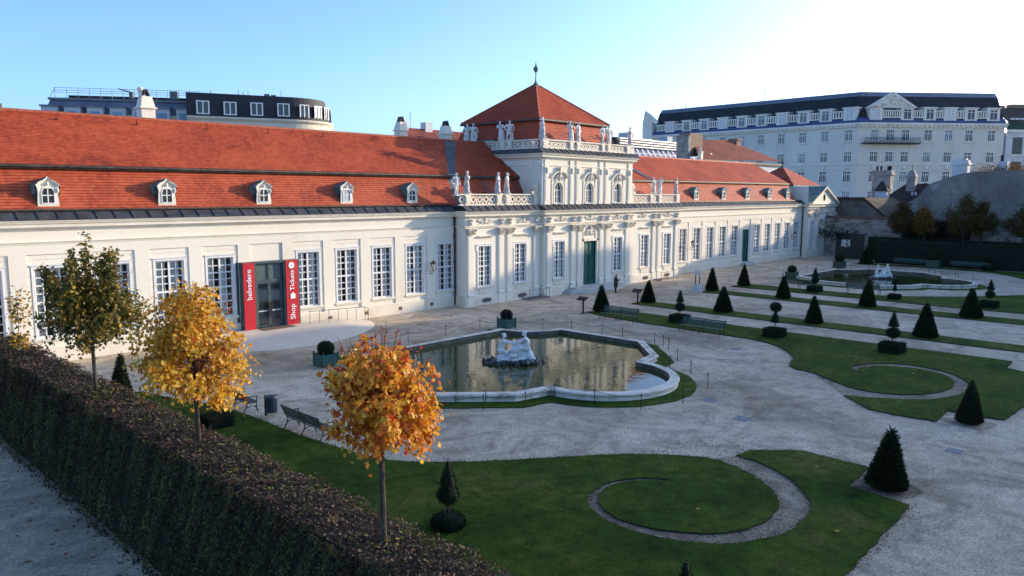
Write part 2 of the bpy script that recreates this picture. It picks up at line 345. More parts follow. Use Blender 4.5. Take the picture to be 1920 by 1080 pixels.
    def build(s, name, mats, parent=None, at=None, smooth=False, kind=None, label=None):
        """verts are in world coordinates; the object's origin goes to the middle of its base (or at)"""
        a = np.array(s.v)
        if at is None:
            lo = a.min(0); hi = a.max(0); at = ((lo[0]+hi[0])/2, (lo[1]+hi[1])/2, lo[2])
        o = put(name, s.mesh(name, mats, smooth, at), parent, at)
        if kind: o['kind'] = kind
        if label: o['label'] = label
        return o

def arr_mesh(name, V, F, mats, mi=None, smooth=False):
    """V (n,3) floats, F (m,3|4) ints"""
    me = bpy.data.meshes.new(name); V = np.asarray(V, np.float32); F = np.asarray(F, np.int32); k = F.shape[1]
    me.vertices.add(len(V)); me.vertices.foreach_set('co', V.ravel())
    me.loops.add(F.size); me.loops.foreach_set('vertex_index', F.ravel())
    me.polygons.add(len(F)); me.polygons.foreach_set('loop_start', np.arange(0, F.size, k, dtype=np.int32))
    try: me.polygons.foreach_set('loop_total', np.full(len(F), k, np.int32))
    except Exception: pass
    for m in (mats if isinstance(mats, (list, tuple)) else [mats]): me.materials.append(m)
    if mi is not None: me.polygons.foreach_set('material_index', np.asarray(mi, np.int32))
    if smooth: me.polygons.foreach_set('use_smooth', np.ones(len(F), bool))
    me.update(calc_edges=True); me.validate(); return me

# leaf shapes: flat fans with a fold
def fan(outline, cz=-.06):
    V = [(0, 0, cz)] + [(x, y, 0) for x, y in outline]; n = len(outline)
    return np.array(V), np.array([(0, i+1, (i+1) % n+1) for i in range(n)])
MAPLE = fan([(0,-.42), (.14,-.30), (.36,-.34), (.28,-.10), (.54,.06), (.24,.16), (.20,.34), (0,.62), (-.20,.34), (-.24,.16), (-.54,.06), (-.28,-.10), (-.36,-.34), (-.14,-.30)])
OVAL = (np.array([(0,-.5,0), (.27,-.05,.05), (0,.5,0), (-.27,-.05,.05)]), np.array([(0,1,2), (0,2,3)]))
SPRIG = (np.array([(-.16,0,0), (.16,0,0), (0,1,0), (0,0,.16), (0,0,-.16)]), np.array([(0,1,2), (3,4,2)]))
BLADEG = (np.array([(-.5,0,0), (.5,0,0), (0,1,.12)]), np.array([(0,1,2)]))
def rots(nrm, spin, tilt_up=None):
    """rotation matrices whose z axis is nrm and whose y axis leans to tilt_up, spun by spin"""
    n = nrm/np.linalg.norm(nrm, axis=1, keepdims=True)
    a = np.tile([0, 0, 1.], (len(n), 1)) if tilt_up is None else tilt_up
    y = a - n*np.sum(a*n, 1, keepdims=True); bad = np.linalg.norm(y, axis=1) < 1e-3; y[bad] = [0, 1, 0]
    y /= np.linalg.norm(y, axis=1, keepdims=True); x = np.cross(y, n)
    c, s = np.cos(spin)[:, None], np.sin(spin)[:, None]
    y2 = y*c + x*s; x2 = x*c - y*s
    return np.stack([x2, y2, n], 2)
def scatter(shape, pos, Rm, size):
    V0, F0 = shape; N = len(pos)
    V = np.einsum('nij,kj->nki', Rm, V0)*np.asarray(size)[:, None, None] + pos[:, None, :]
    F = F0[None] + (np.arange(N)*len(V0))[:, None, None]
    return V.reshape(-1, 3), F.reshape(-1, F0.shape[1])
def rand_unit(n):
    v = rng.normal(size=(n, 3)); return v/np.linalg.norm(v, axis=1, keepdims=True)

# bodies: overlapping ellipsoids and capsules fused into one continuous surface
def body_mesh(name, prims, voxel, mats, smooth_it=4):
    bm = bmesh.new()
    for p in prims:
        if p[0] == 'e':
            r = bmesh.ops.create_icosphere(bm, subdivisions=2, radius=1)
            rot = p[3] if len(p) > 3 else Matrix.Identity(3)
            for v in r['verts']: v.co = rot @ Vector((v.co.x*p[2][0], v.co.y*p[2][1], v.co.z*p[2][2])) + Vector(p[1])
        else:
            _, a, ra, b, rb = p; a = Vector(a); b = Vector(b)
            m = MB(); m.tube([a, b], [ra, rb], 10)
            vs = [bm.verts.new(q) for q in m.v]
            for f in m.f: bm.faces.new([vs[i] for i in f])
            for c, r_ in ((a, ra), (b, rb)):
                r = bmesh.ops.create_icosphere(bm, subdivisions=2, radius=r_)
                for v in r['verts']: v.co += c
    me = bpy.data.meshes.new(name+'_raw'); bm.to_mesh(me); bm.free()
    o = bpy.data.objects.new(name+'_raw', me); COL.objects.link(o)
    md = o.modifiers.new('r', 'REMESH'); md.mode = 'VOXEL'; md.voxel_size = voxel; md.use_smooth_shade = True
    if smooth_it: ms = o.modifiers.new('s', 'SMOOTH'); ms.iterations = smooth_it; ms.factor = .4
    dg = bpy.context.evaluated_depsgraph_get(); dg.update()
    out = bpy.data.meshes.new_from_object(o.evaluated_get(dg)); out.name = name
    out.materials.clear()
    for m in (mats if isinstance(mats, (list, tuple)) else [mats]): out.materials.append(m)
    bpy.data.objects.remove(o); bpy.data.meshes.remove(me)
    return out
def text_mesh(name, txt, size, m, bold=.012, depth=.012):
    cu = bpy.data.curves.new(name, 'FONT'); cu.body = txt; cu.size = size; cu.offset = bold; cu.extrude = depth; cu.align_x = 'LEFT'; cu.resolution_u = 4
    o = bpy.data.objects.new(name, cu); COL.objects.link(o)
    dg = bpy.context.evaluated_depsgraph_get(); dg.update()
    me = bpy.data.meshes.new_from_object(o.evaluated_get(dg)); me.materials.clear(); me.materials.append(m)
    bpy.data.objects.remove(o); return me
# ------------------------------------------------------------------ the ground, lawns, paths, ponds
def sheet(name, poly, z0, z1, m, kind='structure'):
    mb = MB(); mb.prism(poly, z0, z1); o = mb.build(name, m, None, (poly[0][0], poly[0][1], z0)); o['kind'] = kind; return o
g = MB()
# one sheet with a hole for each pond would tear; the basins sit on it and hold their own water
g.quad((-700, -700, 0), (900, -700, 0), (900, 900, 0), (-700, 900, 0))
tag(g.build('ground', GRAVEL, None, (0, 0, 0)), kind='structure')

def smooth(pts, it=2, closed=False):
    for _ in range(it):
        q = []
        n = len(pts)
        for i in range(n if closed else n-1):
            a = pts[i]; b = pts[(i+1) % n]
            q += [(a[0]*.75+b[0]*.25, a[1]*.75+b[1]*.25), (a[0]*.25+b[0]*.75, a[1]*.25+b[1]*.75)]
        if not closed: q = [pts[0]] + q + [pts[-1]]
        pts = q
    return pts
def jitter(poly, amp=.05, step=.35):
    """subdivide the edges and roughen them a little, as a cut turf edge is"""
    q = []
    n = len(poly); r = random.Random(3)
    for i in range(n):
        a = Vector(poly[i]); b = Vector(poly[(i+1) % n]); L = (b-a).length; k = max(1, int(L/step))
        for j in range(k):
            p = a.lerp(b, j/k); q.append((p.x+r.uniform(-amp, amp), p.y+r.uniform(-amp, amp)))
    return q
# near lawn with its scroll-shaped gravel path left open
spin_in = smooth([(22.66,12.31), (22.7,11.6), (22.33,10.55), (21.69,9.59), (20.83,8.89), (20.0,8.62), (19.11,8.56), (18.11,8.82), (17.3,9.45), (16.7,10.5), (16.5,11.6), (16.95,12.6), (17.7,13.12), (18.45,13.2), (19.25,12.9), (20.1,11.9)])
spin_out = smooth([(20.1,11.9), (19.8,12.61), (19.27,13.12), (18.32,13.42), (17.5,13.29), (16.72,12.86), (16.2,11.81), (16.18,10.62), (16.65,9.39), (17.42,8.52), (18.25,8.07), (19.5,7.78), (20.82,7.92), (21.75,8.4), (22.8,9.41), (23.5,10.6), (23.62,11.67)])
lawnA = [(8.2,34.6), (12.6,34.9), (13.2,32.6), (14.0,30.3)] + smooth([(14.17,28.8), (14.25,26.9), (14.3,24.6), (14.52,21.94), (14.75,20.3), (15.5,19.0), (17.2,17.4), (19.06,16.03), (20.6,14.9), (21.8,13.7), (22.66,12.31)]) + spin_in[1:] + spin_out[1:] + [(24.41,11.57), (25.61,10.33), (25.57,7.98), (23.5,7.86), (23.39,7.57), (23.22,6.04), (17.8,5.9), (14.2,6.0), (8.2,6.2)]
lawnA = jitter(lawnA, .035, .3)
bi = smooth([(40.22,16.76), (37.77,16.08), (37.62,14.64), (36.38,13.09), (35.6,11.76), (35.95,10.29), (36.84,9.40), (38.18,8.85), (39.73,8.78), (41.3,9.35), (42.05,10.36), (42.2,11.56), (41.6,12.7), (40.6,13.33), (39.72,13.3), (39.1,12.6)])
bo = smooth([(39.1,12.6), (39.6,13.5), (40.45,13.72), (41.2,13.55), (42.32,12.95), (42.9,11.72), (42.7,10.25), (41.92,9.2), (40.58,8.4), (39.5,8.12), (37.91,8.15), (36.5,8.7), (35.5,9.55), (34.64,10.84), (34.19,11.89)])
lawnB = [(45.0,34.9), (47.5,33.6), (47.5,24.5), (47.6,14.6), (47.7,7.95), (45.68,7.83), (45.3,7.1), (45.2,5.7), (37.76,5.73), (34.92,5.9), (34.64,7.4), (34.88,7.9), (32.85,7.84), (32.6,9.28), (32.7,10.32), (33.37,11.03), (34.19,11.89)]
lawnB = jitter(lawnB + bo[::-1][1:] + bi[::-1][1:] + smooth([(40.22,16.76), (41.64,17.71), (43.01,19.16), (43.7,20.6), (43.75,22.55), (43.85,26.1), (43.95,29.3), (44.4,33.1)]), .03, .35)
strip1 = jitter([(51.0,34.9), (53.1,35.1), (53.2,21.9), (53.2,8.2), (50.95,8.0), (50.95,21.0)], .03, .5)
strip2 = jitter([(61.7,34.7), (63.9,34.9), (64.0,26.4), (64.3,8.2), (61.9,8.0), (61.6,20.7)], .03, .5)
lawnC = jitter([(67.4,34.6), (70.6,34.6), (70.4,29.0)] + smooth([(70.6,22.5), (71.83,20.2), (74.98,16.6), (79.7,13.4), (81.6,12.0)]) + [(80.5,6), (68.0,6.0), (67.4,15.6), (67.5,20.9)], .03, .6)
lawnD = jitter([(101.0,34.9), (103.2,34.9), (103.4,20.6), (103.4,8.0), (92,8.0)] + smooth([(93.5,13.5), (95.09,15.44), (99.5,18.0), (101.4,20.6), (101.6,27.8)]), .03, .6)
lawns = []
sheet('path', jitter(spin_in + spin_out[1:], .05, .3), 0, .008, DIRTY); sheet('path', jitter(bi + bo[1:], .04, .3), 0, .008, DIRTY)
for cx, cy, rx, ry in ((24.15, 7.0, 1.0, .95), (33.6, 6.85, .9, .9)): sheet('ground', jitter([(cx+rx*math.cos(a*.524), cy+ry*math.sin(a*.524)) for a in range(12)], .12, .4), 0, .006, DIRTY)
for nm, poly in (('near_lawn', lawnA), ('middle_lawn', lawnB), ('grass_strip', strip1), ('grass_strip', strip2), ('far_lawn', lawnC), ('hedge_side_lawn', lawnD)):
    mb = MB(); mb.mi = 0; mb.prism(poly, 0.0, .055, True)
    n = len(poly)
    mb.m = [1]*n + [0]*(len(mb.f)-n)
    o = mb.build('lawn', [LAWN, SOIL], None, (poly[0][0], poly[0][1], 0)); o['kind'] = 'structure'; lawns.append(poly)

# grass blades on the nearest lawns: nobody could count them
def inside(poly, X, Y):
    r = np.zeros(len(X), bool); n = len(poly)
    for i in range(n):
        x1, y1 = poly[i]; x2, y2 = poly[(i+1) % n]
        c = ((y1 > Y) != (y2 > Y))
        with np.errstate(divide='ignore', invalid='ignore'):
            r ^= c & (X < (x2-x1)*(Y-y1)/(y2-y1+1e-12)+x1)
    return r
def blades(poly, n, lo, hi, size):
    P = np.array(poly); a = P.min(0); b = P.max(0); a = np.maximum(a, lo); b = np.minimum(b, hi)
    X = rng.uniform(a[0], b[0], n); Y = rng.uniform(a[1], b[1], n); k = inside(poly, X, Y); X = X[k]; Y = Y[k]
    pos = np.stack([X, Y, np.full(len(X), .05)], 1)
    nr = rand_unit(len(X)); nr[:, 2] = nr[:, 2]*.3
    Rm = rots(nr, rng.uniform(-.5, .5, len(X)))
    Rm[:, :, 0] *= .28
    return scatter(BLADEG, pos, Rm, rng.uniform(.5, 1.25, len(X))*size)
v1 = blades(lawnA, 150000, (8, 5.8), (27, 35), .045); v2 = blades(lawnB, 60000, (32, 5.5), (48, 35), .05)
def edge_tufts(poly, per=14):
    n = len(poly); P = np.array(poly); Q = np.roll(P, -1, 0); L = np.linalg.norm(Q-P, axis=1); k = np.maximum(1, (L*per).astype(int))
    idx = np.repeat(np.arange(n), k); t = rng.uniform(0, 1, len(idx))[:, None]; xy = P[idx]*(1-t)+Q[idx]*t + rng.normal(0, .03, (len(idx), 2))
    pos = np.concatenate([xy, np.full((len(xy), 1), .035)], 1); nr = rand_unit(len(xy)); nr[:, 2] *= .3
    Rm = rots(nr, rng.uniform(-.9, .9, len(xy))); Rm[:, :, 0] *= .3
    return scatter(BLADEG, pos, Rm, rng.uniform(.05, .10, len(xy)))
parts = [v1, v2, edge_tufts(lawnA), edge_tufts(lawnB), edge_tufts(strip1, 8), edge_tufts(strip2, 6)]
V = []; F = []; o_ = 0
for a, b in parts: V.append(a); F.append(b+o_); o_ += len(a)
tag(put('grass', arr_mesh('grass', np.concatenate(V), np.concatenate(F), BLADE)), kind='stuff')
# sparse weeds and clover creeping out into the gravel beside the lawns
def weeds(n, cx, cy, sx, sy):
    xy = np.stack([rng.normal(cx, sx, n), rng.normal(cy, sy, n)], 1); pos = np.concatenate([xy, np.full((n, 1), .012)], 1)
    nr = rand_unit(n)*.5 + [0, 0, 1]; return scatter(OVAL, pos, rots(nr, rng.uniform(0, 6, n)), rng.uniform(.03, .08, n))
wl = [weeds(160, 22.5, 13.6, .9, .5), weeds(200, 24.0, 12.4, .7, .5), weeds(160, 15.4, 20.6, .4, 1.5), weeds(90, 31.5, 16.2, .8, .35), weeds(70, 33.5, 17.5, .5, .6), weeds(60, 39.8, 17.2, 1, .3), weeds(260, 14.9, 24.5, .3, 3.2)]
V = []; F = []; o_ = 0
for a, b in wl: V.append(a); F.append(b+o_); o_ += len(a)
tag(put('weeds', arr_mesh('weeds', np.concatenate(V), np.concatenate(F), BLADE)), kind='stuff')

def edge_litter(poly, per, sp):
    n = len(poly); P = np.array(poly); Q = np.roll(P, -1, 0); L = np.linalg.norm(Q-P, axis=1); k = np.maximum(1, (L*per).astype(int))
    idx = np.repeat(np.arange(n), k); t = rng.uniform(0, 1, len(idx))[:, None]; xy = P[idx]*(1-t)+Q[idx]*t + rng.normal(0, sp, (len(idx), 2))
    pos = np.concatenate([xy, np.full((len(xy), 1), .014)], 1); keep = ~inside(poly, xy[:, 0], xy[:, 1]); pos = pos[keep]; n = len(pos)
    return scatter(OVAL, pos, rots(rand_unit(n)*.25+[0, 0, 1], rng.uniform(0, 6, n)), rng.uniform(.03, .085, n))
LITTER = mat('edge_litter_bits', [(.6,.6,.6), (1,1,1)], scale=2, rough=.95, island=[(.05,.04,.025), (.10,.075,.045), (.06,.07,.02), (.16,.12,.07), (.04,.05,.015)], spec=.1)
el = [edge_litter(lawnA, 70, .17), edge_litter(lawnB, 40, .18), edge_litter(strip1, 14, .15), edge_litter(strip2, 10, .15), edge_litter(lawnC, 10, .2)]
V = []; F = []; o_ = 0
for a, b in el: V.append(a); F.append(b+o_); o_ += len(a)
tag(put('litter', arr_mesh('litter', np.concatenate(V), np.concatenate(F), LITTER)), kind='stuff')
# smooth paved ramp rising to the shop door
rp = smooth([(16.5, 43.9), (17.6, 41.6), (20.2, 39.6), (22.6, 38.5), (25.6, 38.6), (28.6, 40.0), (30.4, 41.5), (31.2, 43.0), (31.25, 43.9)])
mb = MB(); n = len(rp)
inner = [(max(20.5, min(28.6, x)), 43.9 - max(0, (43.9-y))*.42) for x, y in rp]
vs = [(x, y, .004) for x, y in rp] + [(x, y, .40) for x, y in inner]
mb.add(vs, [(i, i+1, n+i+1, n+i) for i in range(n-1)])
mb.add([(x, y, .40) for x, y in inner], [tuple(range(n))])
tag(mb.build('pavement', PAVE, None, (24, 43.9, 0)), kind='structure')

# ---------------- fountain basins
def basin_outline(cx, cy):
    pts = []
    def arc(x, y, r, a0, a1, n):
        for i in range(n+1):
            a = R(a0+(a1-a0)*i/n); pts.append((cx+x+r*math.cos(a), cy+y+r*math.sin(a)))
    # counter-clockwise, starting at the lobe on the garden side
    arc(0, -5.1, 3.75, 180+2, 360-2, 22)
    pts.extend([(cx+5.55, cy-4.85), (cx+8.35, cy-2.1), (cx+8.1, cy+4.1)])
    arc(8.1, 6.9, 2.8, 270, 180, 8)
    pts.append((cx+5.0, cy+6.65)); pts.append((cx-5.0, cy+6.65))
    arc(-8.1, 6.9, 2.8, 0, -90, 8)
    pts.extend([(cx-8.35, cy-2.1), (cx-5.55, cy-4.85)])
    out = [pts[0]]
    for p in pts[1:]:
        if (Vector(p)-Vector(out[-1])).length > .05: out.append(p)
    return out
def inset(poly, d):
    n = len(poly); q = []
    for i in range(n):
        a, b, c = Vector(poly[i-1]), Vector(poly[i]), Vector(poly[(i+1) % n])
        d1 = (b-a).normalized(); d2 = (c-b).normalized(); n1 = Vector((-d1.y, d1.x)); n2 = Vector((-d2.y, d2.x)); nn = (n1+n2).normalized()
        q.append(tuple(b + nn*d/max(.5, nn.dot(n1))))
    return q
def basin(cx, cy, label, water_name):
    t = thing('fountain_basin', label, 'fountain', (cx, cy, 0), 'fountain basins of the parterre')
    out = basin_outline(cx, cy); inn = inset(out, .41); n = len(out)
    # coping stones one by one along the outline, joints left open
    for i in range(n):
        a, b = Vector(out[i]), Vector(out[(i+1) % n]); c, d = Vector(inn[i]), Vector(inn[(i+1) % n])
        L = (b-a).length; k = max(1, round(L/1.55))
        for j in range(k):
            g0 = j/k + (.006 if j else 0); g1 = (j+1)/k - (.006 if j < k-1 else 0)
            p = [a.lerp(b, g0), a.lerp(b, g1), c.lerp(d, g1), c.lerp(d, g0)]
            o2 = (p[0]-p[3])*.12; o3 = (p[1]-p[2])*.12
            m = MB(); z0 = 0; z1 = .37 + rnd.uniform(-.006, .006)
            # profile: plinth, concave body, rounded lip
            prof = [(.02, 0), (-.05, .10), (-.05, .20), (.05, .27), (.05, .33), (.01, z1), (-.50, z1), (-.50, 0)]
            e0 = (p[0]-p[3]); e1 = (p[1]-p[2]); u0 = e0.normalized(); u1 = e1.normalized()
            vs = []
            for q, uu, ee in ((p[0], u0, e0), (p[1], u1, e1)):
                for off, z in prof:
                    if off < -.3: pt = q - ee
                    else: pt = q + uu*off
                    vs.append((pt.x, pt.y, z))
            kk = len(prof)
            m.add(vs, [(x, kk+x, kk+(x+1) % kk, (x+1) % kk) for x in range(kk)] + [tuple(range(kk)), tuple(range(2*kk-1, kk-1, -1))])
            m.build('coping_stone', KERB, t)
    m = MB(); inn2 = inset(out, .411)
    for i in range(n): m.quad((*inn2[(i+1) % n], .36), (*inn2[i], .36), (*inn2[i], .0), (*inn2[(i+1) % n], .0))
    m.build('inner_wall', WETST, t)
    w = MB(); w.prism(inset(out, .405), .06, .13, True)
    o = w.build(water_name, WATER, None, (cx, cy, .06)); o['kind'] = 'structure'
    gr = MB(); gr.prism(jitter(inset(out, -.85), .04, .4), 0, .045); o = gr.build('lawn', LAWN, None, (cx, cy, 0)); o['kind'] = 'structure'
    return t
basin(28.75, 26.55, 'large curved stone fountain basin holding the marble group of two wrestling figures', 'water')
basin(83.6, 26.2, 'distant stone fountain basin beyond the grass strips, before the dark hedge', 'water')
# worn gravel strip between basin and lawn on the palace side is left open: cut by the wide path
# ------------------------------------------------------------------ the palace
PAL = thing('palace', 'long white baroque palace with red tiled roofs and a raised central pavilion', 'palace', (55.55, 43.2, 0))
VW = 44.4
def wall_open(mb, u0, u1, z0, z1, v, ops, depth=.55):
    us = sorted(set([u0, u1] + [x for o in ops for x in o[:2]])); zs = sorted(set([z0, z1] + [x for o in ops for x in o[2:4]]))
    for i in range(len(us)-1):
        for j in range(len(zs)-1):
            uc = (us[i]+us[i+1])/2; zc = (zs[j]+zs[j+1])/2
            if any(o[0] < uc < o[1] and o[2] < zc < o[3] for o in ops): continue
            mb.quad((us[i], v, zs[j]), (us[i+1], v, zs[j]), (us[i+1], v, zs[j+1]), (us[i], v, zs[j+1]))
    for a, b, c, d in [o[:4] for o in ops]:
        mb.quad((a, v, c), (a, v, d), (a, v+depth, d), (a, v+depth, c)); mb.quad((b, v, d), (b, v, c), (b, v+depth, c), (b, v+depth, d))
        mb.quad((a, v, d), (b, v, d), (b, v+depth, d), (a, v+depth, d)); mb.quad((b, v, c), (a, v, c), (a, v+depth, c), (b, v+depth, c))
def tiled(mb, bl, br, tr, tl, course=.175, seg=.62, lift=.036):
    bl, br, tr, tl = map(Vector, (bl, br, tr, tl))
    H = max((tl-bl).length, (tr-br).length); n = max(1, round(H/course)); nrm = (br-bl).cross(tl-bl).normalized()
    if nrm.z < 0: nrm = -nrm
    for i in range(n):
        a0, a1 = bl.lerp(tl, i/n), bl.lerp(tl, (i+1)/n); b0, b1 = br.lerp(tr, i/n), br.lerp(tr, (i+1)/n)
        k = max(1, round((b0-a0).length/seg)); vs = []; fs = []
        for j in range(k):
            t0, t1 = j/k, (j+1)/k; l = nrm*(lift*rnd.uniform(.93, 1.07)); dz = (a1-a0)*rnd.uniform(-.03, .03)
            p = [a0.lerp(b0, t0)+l+dz, a0.lerp(b0, t1)+l+dz, a1.lerp(b1, t1), a1.lerp(b1, t0), a0.lerp(b0, t0)-nrm*.01, a0.lerp(b0, t1)-nrm*.01]
            m = len(vs); vs += p; fs += [(m, m+1, m+2, m+3), (m+4, m+5, m+1, m)]
        mb.add(vs, fs)

# --- a sash window, built once for each size
def window_meshes(w, h, cols=4, rows=8, surround=True, eared=False):
    f = MB(); y = .13
    def bar(x0, x1, z0, z1, y0=y, y1=y+.06): f.box(x0, x1, y0, y1, z0, z1)
    e = .075; hw = w/2
    bar(-hw, -hw+e, 0, h, y-.02); bar(hw-e, hw, 0, h, y-.02); bar(-hw+e, hw-e, 0, e, y-.02); bar(-hw+e, hw-e, h-e, h, y-.02)
    bar(-.055, .055, e, h-e, y-.03); zt = h*.5; 
    for s in (-1, 1): 
        x0, x1 = sorted((s*.055, s*(hw-e))); bar(x0, x1, zt-.055, zt+.055, y-.025)
        xm = (x0+x1)/2
        for z0, z1 in ((e, zt-.055), (zt+.055, h-e)):
            bar(xm-.027, xm+.027, z0, z1)
            r = rows//2
            for i in range(1, r):
                zz = z0+(z1-z0)*i/r; bar(x0, xm-.02, zz-(.036 if i == 2 else .026), zz+(.036 if i == 2 else .026)); bar(xm+.02, x1, zz-(.036 if i == 2 else .026), zz+(.036 if i == 2 else .026))
    if surround:
        b = .13; z = -.055
        f.box(-hw-b, -hw, z, .0, -.02, h+b); f.box(hw, hw+b, z, .0, -.02, h+b); f.box(-hw, hw, z, 0, h, h+b)
        f.box(-hw-b-.05, hw+b+.05, z-.05, .02, h+b, h+b+.05)
        if eared:
            f.box(-hw-b-.12, -hw-b, z, 0, h-.35, h+b); f.box(hw+b, hw+b+.12, z, 0, h-.35, h+b)
    frame = f.mesh('window', [PAINT])
    s = MB(); s.box(-hw-.22, hw+.22, -.13, .1, -.12, -.02); s.box(-hw-.17, hw+.17, -.09, 0, -.19, -.12); sill = s.mesh('sill', TRIM)
    gl = MB(); gl.quad((-hw+e, y+.03, e), (hw-e, y+.03, e), (hw-e, y+.03, h-e), (-hw+e, y+.03, h-e)); glm = gl.mesh('glazing', GLASS)
    cols_ = []
    for var in range(3):
        c = MB(); q = random.Random(var+3)
        for sx, x1 in ((-hw+e, -.06), (.055, hw-e)):
            wd = (x1-sx)*(.60+.10*var)
            k = 9
            for i in range(k):
                xa, xb = sx+wd*i/k, sx+wd*(i+1)/k; ya, yb = y+.06+.02*math.sin(i*2.3), y+.06+.02*math.sin((i+1)*2.3)
                c.quad((xa, ya, .05), (xb, yb, .05), (xb, yb, h-.05), (xa, ya, h-.05))
        cols_.append(c.mesh('curtain', CURT))
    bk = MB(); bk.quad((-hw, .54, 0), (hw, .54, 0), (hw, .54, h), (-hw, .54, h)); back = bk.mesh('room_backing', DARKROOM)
    # single pane, for the nearest windows where panes can be picked apart
    panes = []
    for s_ in (-1, 1):
        x0, x1 = sorted((s_*.055, s_*(hw-e))); xm = (x0+x1)/2
        for z0, z1 in ((e, zt-.055), (zt+.055, h-e)):
            r = rows//2
            for i in range(r):
                for xa, xb in ((x0, xm-.02), (xm+.02, x1)): panes.append(((xa+xb)/2, z0+(z1-z0)*i/r+.02))
    pw = (x1-x0)/2-.02; ph = (zt-.055-e)/(rows//2)-.036
    p = MB(); p.box(-pw/2, pw/2, -.003, .003, 0, ph); pane = p.mesh('pane', GLASS)
    return dict(frame=frame, sill=sill, glass=glm, curt=cols_, back=back, panes=panes, pane=pane, y=y+.03)
def place_window(parent, M_, at, curtain=0, panes=False, sill=True):
    w = put('window', M_['frame'], parent, at); 
    if sill: put('sill', M_['sill'], w, at)
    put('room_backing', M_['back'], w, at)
    if curtain is not None: put('curtain', M_['curt'][curtain], w, at)
    if panes:
        for x, z in M_['panes']: put('pane', M_['pane'], w, (at[0]+x, at[1]+M_['y'], at[2]+z))
    else: put('glazing', M_['glass'], w, at)
    return w
WING = window_meshes(1.62, 3.64); PAVW = window_meshes(1.42, 3.22, eared=True)

# --- wings: plain wall with recessed bays
BAY = 3.031
winL = [27.127+BAY*i for i in range(-8, 5)]; portal_u = winL[7]
winR = [74.575+BAY*j for j in range(0, 11)]; doorR_u = winR[5]
def wing(u0, u1, wins, door=None, portal=None):
    mb = MB(); ops = [(u-.81, u+.81, 1.36, 5.0) for u in wins]
    if portal: ops.append((portal-1.35, portal+1.35, .3, 4.62))
    if door: ops.append((door-.85, door+.85, .36, 4.45))
    wall_open(mb, u0, u1, 0, 7.2, VW, ops)
    mb.build('wall', PLASTER, PAL)
    # lesenes between the bays and the band above them
    les = MB(); allc = sorted(list(wins) + ([portal] if portal else []) + ([door] if door else []))
    edges = [u0] + [x for c in allc for x in (c-1.12, c+1.12)] + [u1]
    for i in range(0, len(edges), 2):
        if edges[i+1]-edges[i] > .08: m = MB(); m.box(edges[i], edges[i+1], VW-.075, VW-.001, .86, 5.72); m.build('pilaster_strip', PLASTER, PAL)
    les.box(u0, u1, VW-.077, VW-.001, 5.72, 6.22)
    les.build('wall_band', PLASTER, PAL)
    ru = MB()       # rusticated courses left and right of each window
    for c in wins:
        for s in (-1, 1):
            a, b = sorted((c+s*.97, c+s*1.115))
            for k in range(9): ru.box(a, b, VW-.03, VW-.001, .90+k*.535, .90+k*.535+.50)
    for c in wins:
        for k in range(1, 3): ru.box(c-1.11, c+1.11, VW-.022, VW-.001, 5.20+(k-1)*.26, 5.20+(k-1)*.26+.235)
    ru.build('rusticated_courses', PLASTER, PAL, kind='stuff')
    pl = MB(); cuts = [u0]
    dd = [d for d in (portal, door) if d]
    segs = [(u0, u1)]
    for d in dd:
        hw = 1.9 if d == portal else .95
        segs = [(a, b) for s in segs for a, b in ((s[0], d-hw), (d+hw, s[1]))]
    for a, b in segs: pl = MB(); pl.mould([(a, VW), (b, VW)], [(0, 0), (.10, 0), (.10, .80), (.06, .86), (0, .86)]); pl.build('plinth', PLINTH, PAL)
    co_ = MB(); co_.mould([(u0, VW), (u1, VW)], [(.0, 6.22), (.09, 6.22), (.11, 6.30), (.16, 6.36), (.10, 6.40), (0, 6.41)])
    co_.build('architrave_moulding', TRIM, PAL)
    cn = MB(); cn.mould([(u0, VW), (u1, VW)], [(0, 6.92), (.06, 6.95), (.10, 7.04), (.24, 7.09), (.30, 7.12), (.30, 7.26), (.36, 7.30), (.42, 7.42), (.45, 7.43), (.45, 7.475), (0, 7.48)])
    cn.build('cornice', TRIM, PAL)
wing(-6, 40.3, [u for u in winL if abs(u-portal_u) > .5], portal=portal_u)
wing(71.6, 106.6, [u for u in winR if abs(u-doorR_u) > .5], door=doorR_u)
for i, u in enumerate(winL):
    if abs(u-portal_u) > .5: place_window(PAL, WING, (u, VW, 1.36), (i*7) % 3, panes=(i < 7 and i > 1))
for i, u in enumerate(winR):
    if abs(u-doorR_u) > .5: place_window(PAL, WING, (u, VW, 1.36), (i*5+1) % 3)
for u in [(winL[i]+winL[i+1])/2 for i in range(1, 12)]:
    if abs(u-portal_u) < 3: continue
    m = MB(); m.box(u-.16, u+.16, VW-.112, VW-.1, .28, .52); m.build('air_vent', DARKROOM, PAL)

# --- the central block: path of its front in plan
FRONT = [(40.3, VW), (40.3, 43.2), (49.2, 43.2), (49.2, 42.8), (61.9, 42.8), (61.9, 43.2), (71.6, 43.2), (71.6, VW)]
mb = MB()
pw = {42.4: 43.2, 46.6: 43.2, 51.2: 42.8, 59.97: 42.8, 65.17: 43.2, 69.4: 43.2}
for a, b, v in ((40.3, 49.2, 43.2), (49.2, 61.9, 42.8), (61.9, 71.6, 43.2)):
    ops = [(u-.71, u+.71, 1.5, 4.72) for u, vv in pw.items() if a < u < b]
    if a < 55.55 < b: ops.append((55.55-.98, 55.55+.98, .52, 4.58))
    wall_open(mb, a, b, 0, 7.2, v, ops)
for u, va, vb in ((40.3, 43.2, VW), (49.2, 42.8, 43.2), (61.9, 43.2, 42.8), (71.6, VW, 43.2)): mb.quad((u, va, 0), (u, vb, 0), (u, vb, 7.2), (u, va, 7.2))
mb.build('wall', PLASTER, PAL)
for i, (u, v) in enumerate(pw.items()): place_window(PAL, PAVW, (u, v, 1.5), i % 3)
pl = MB()
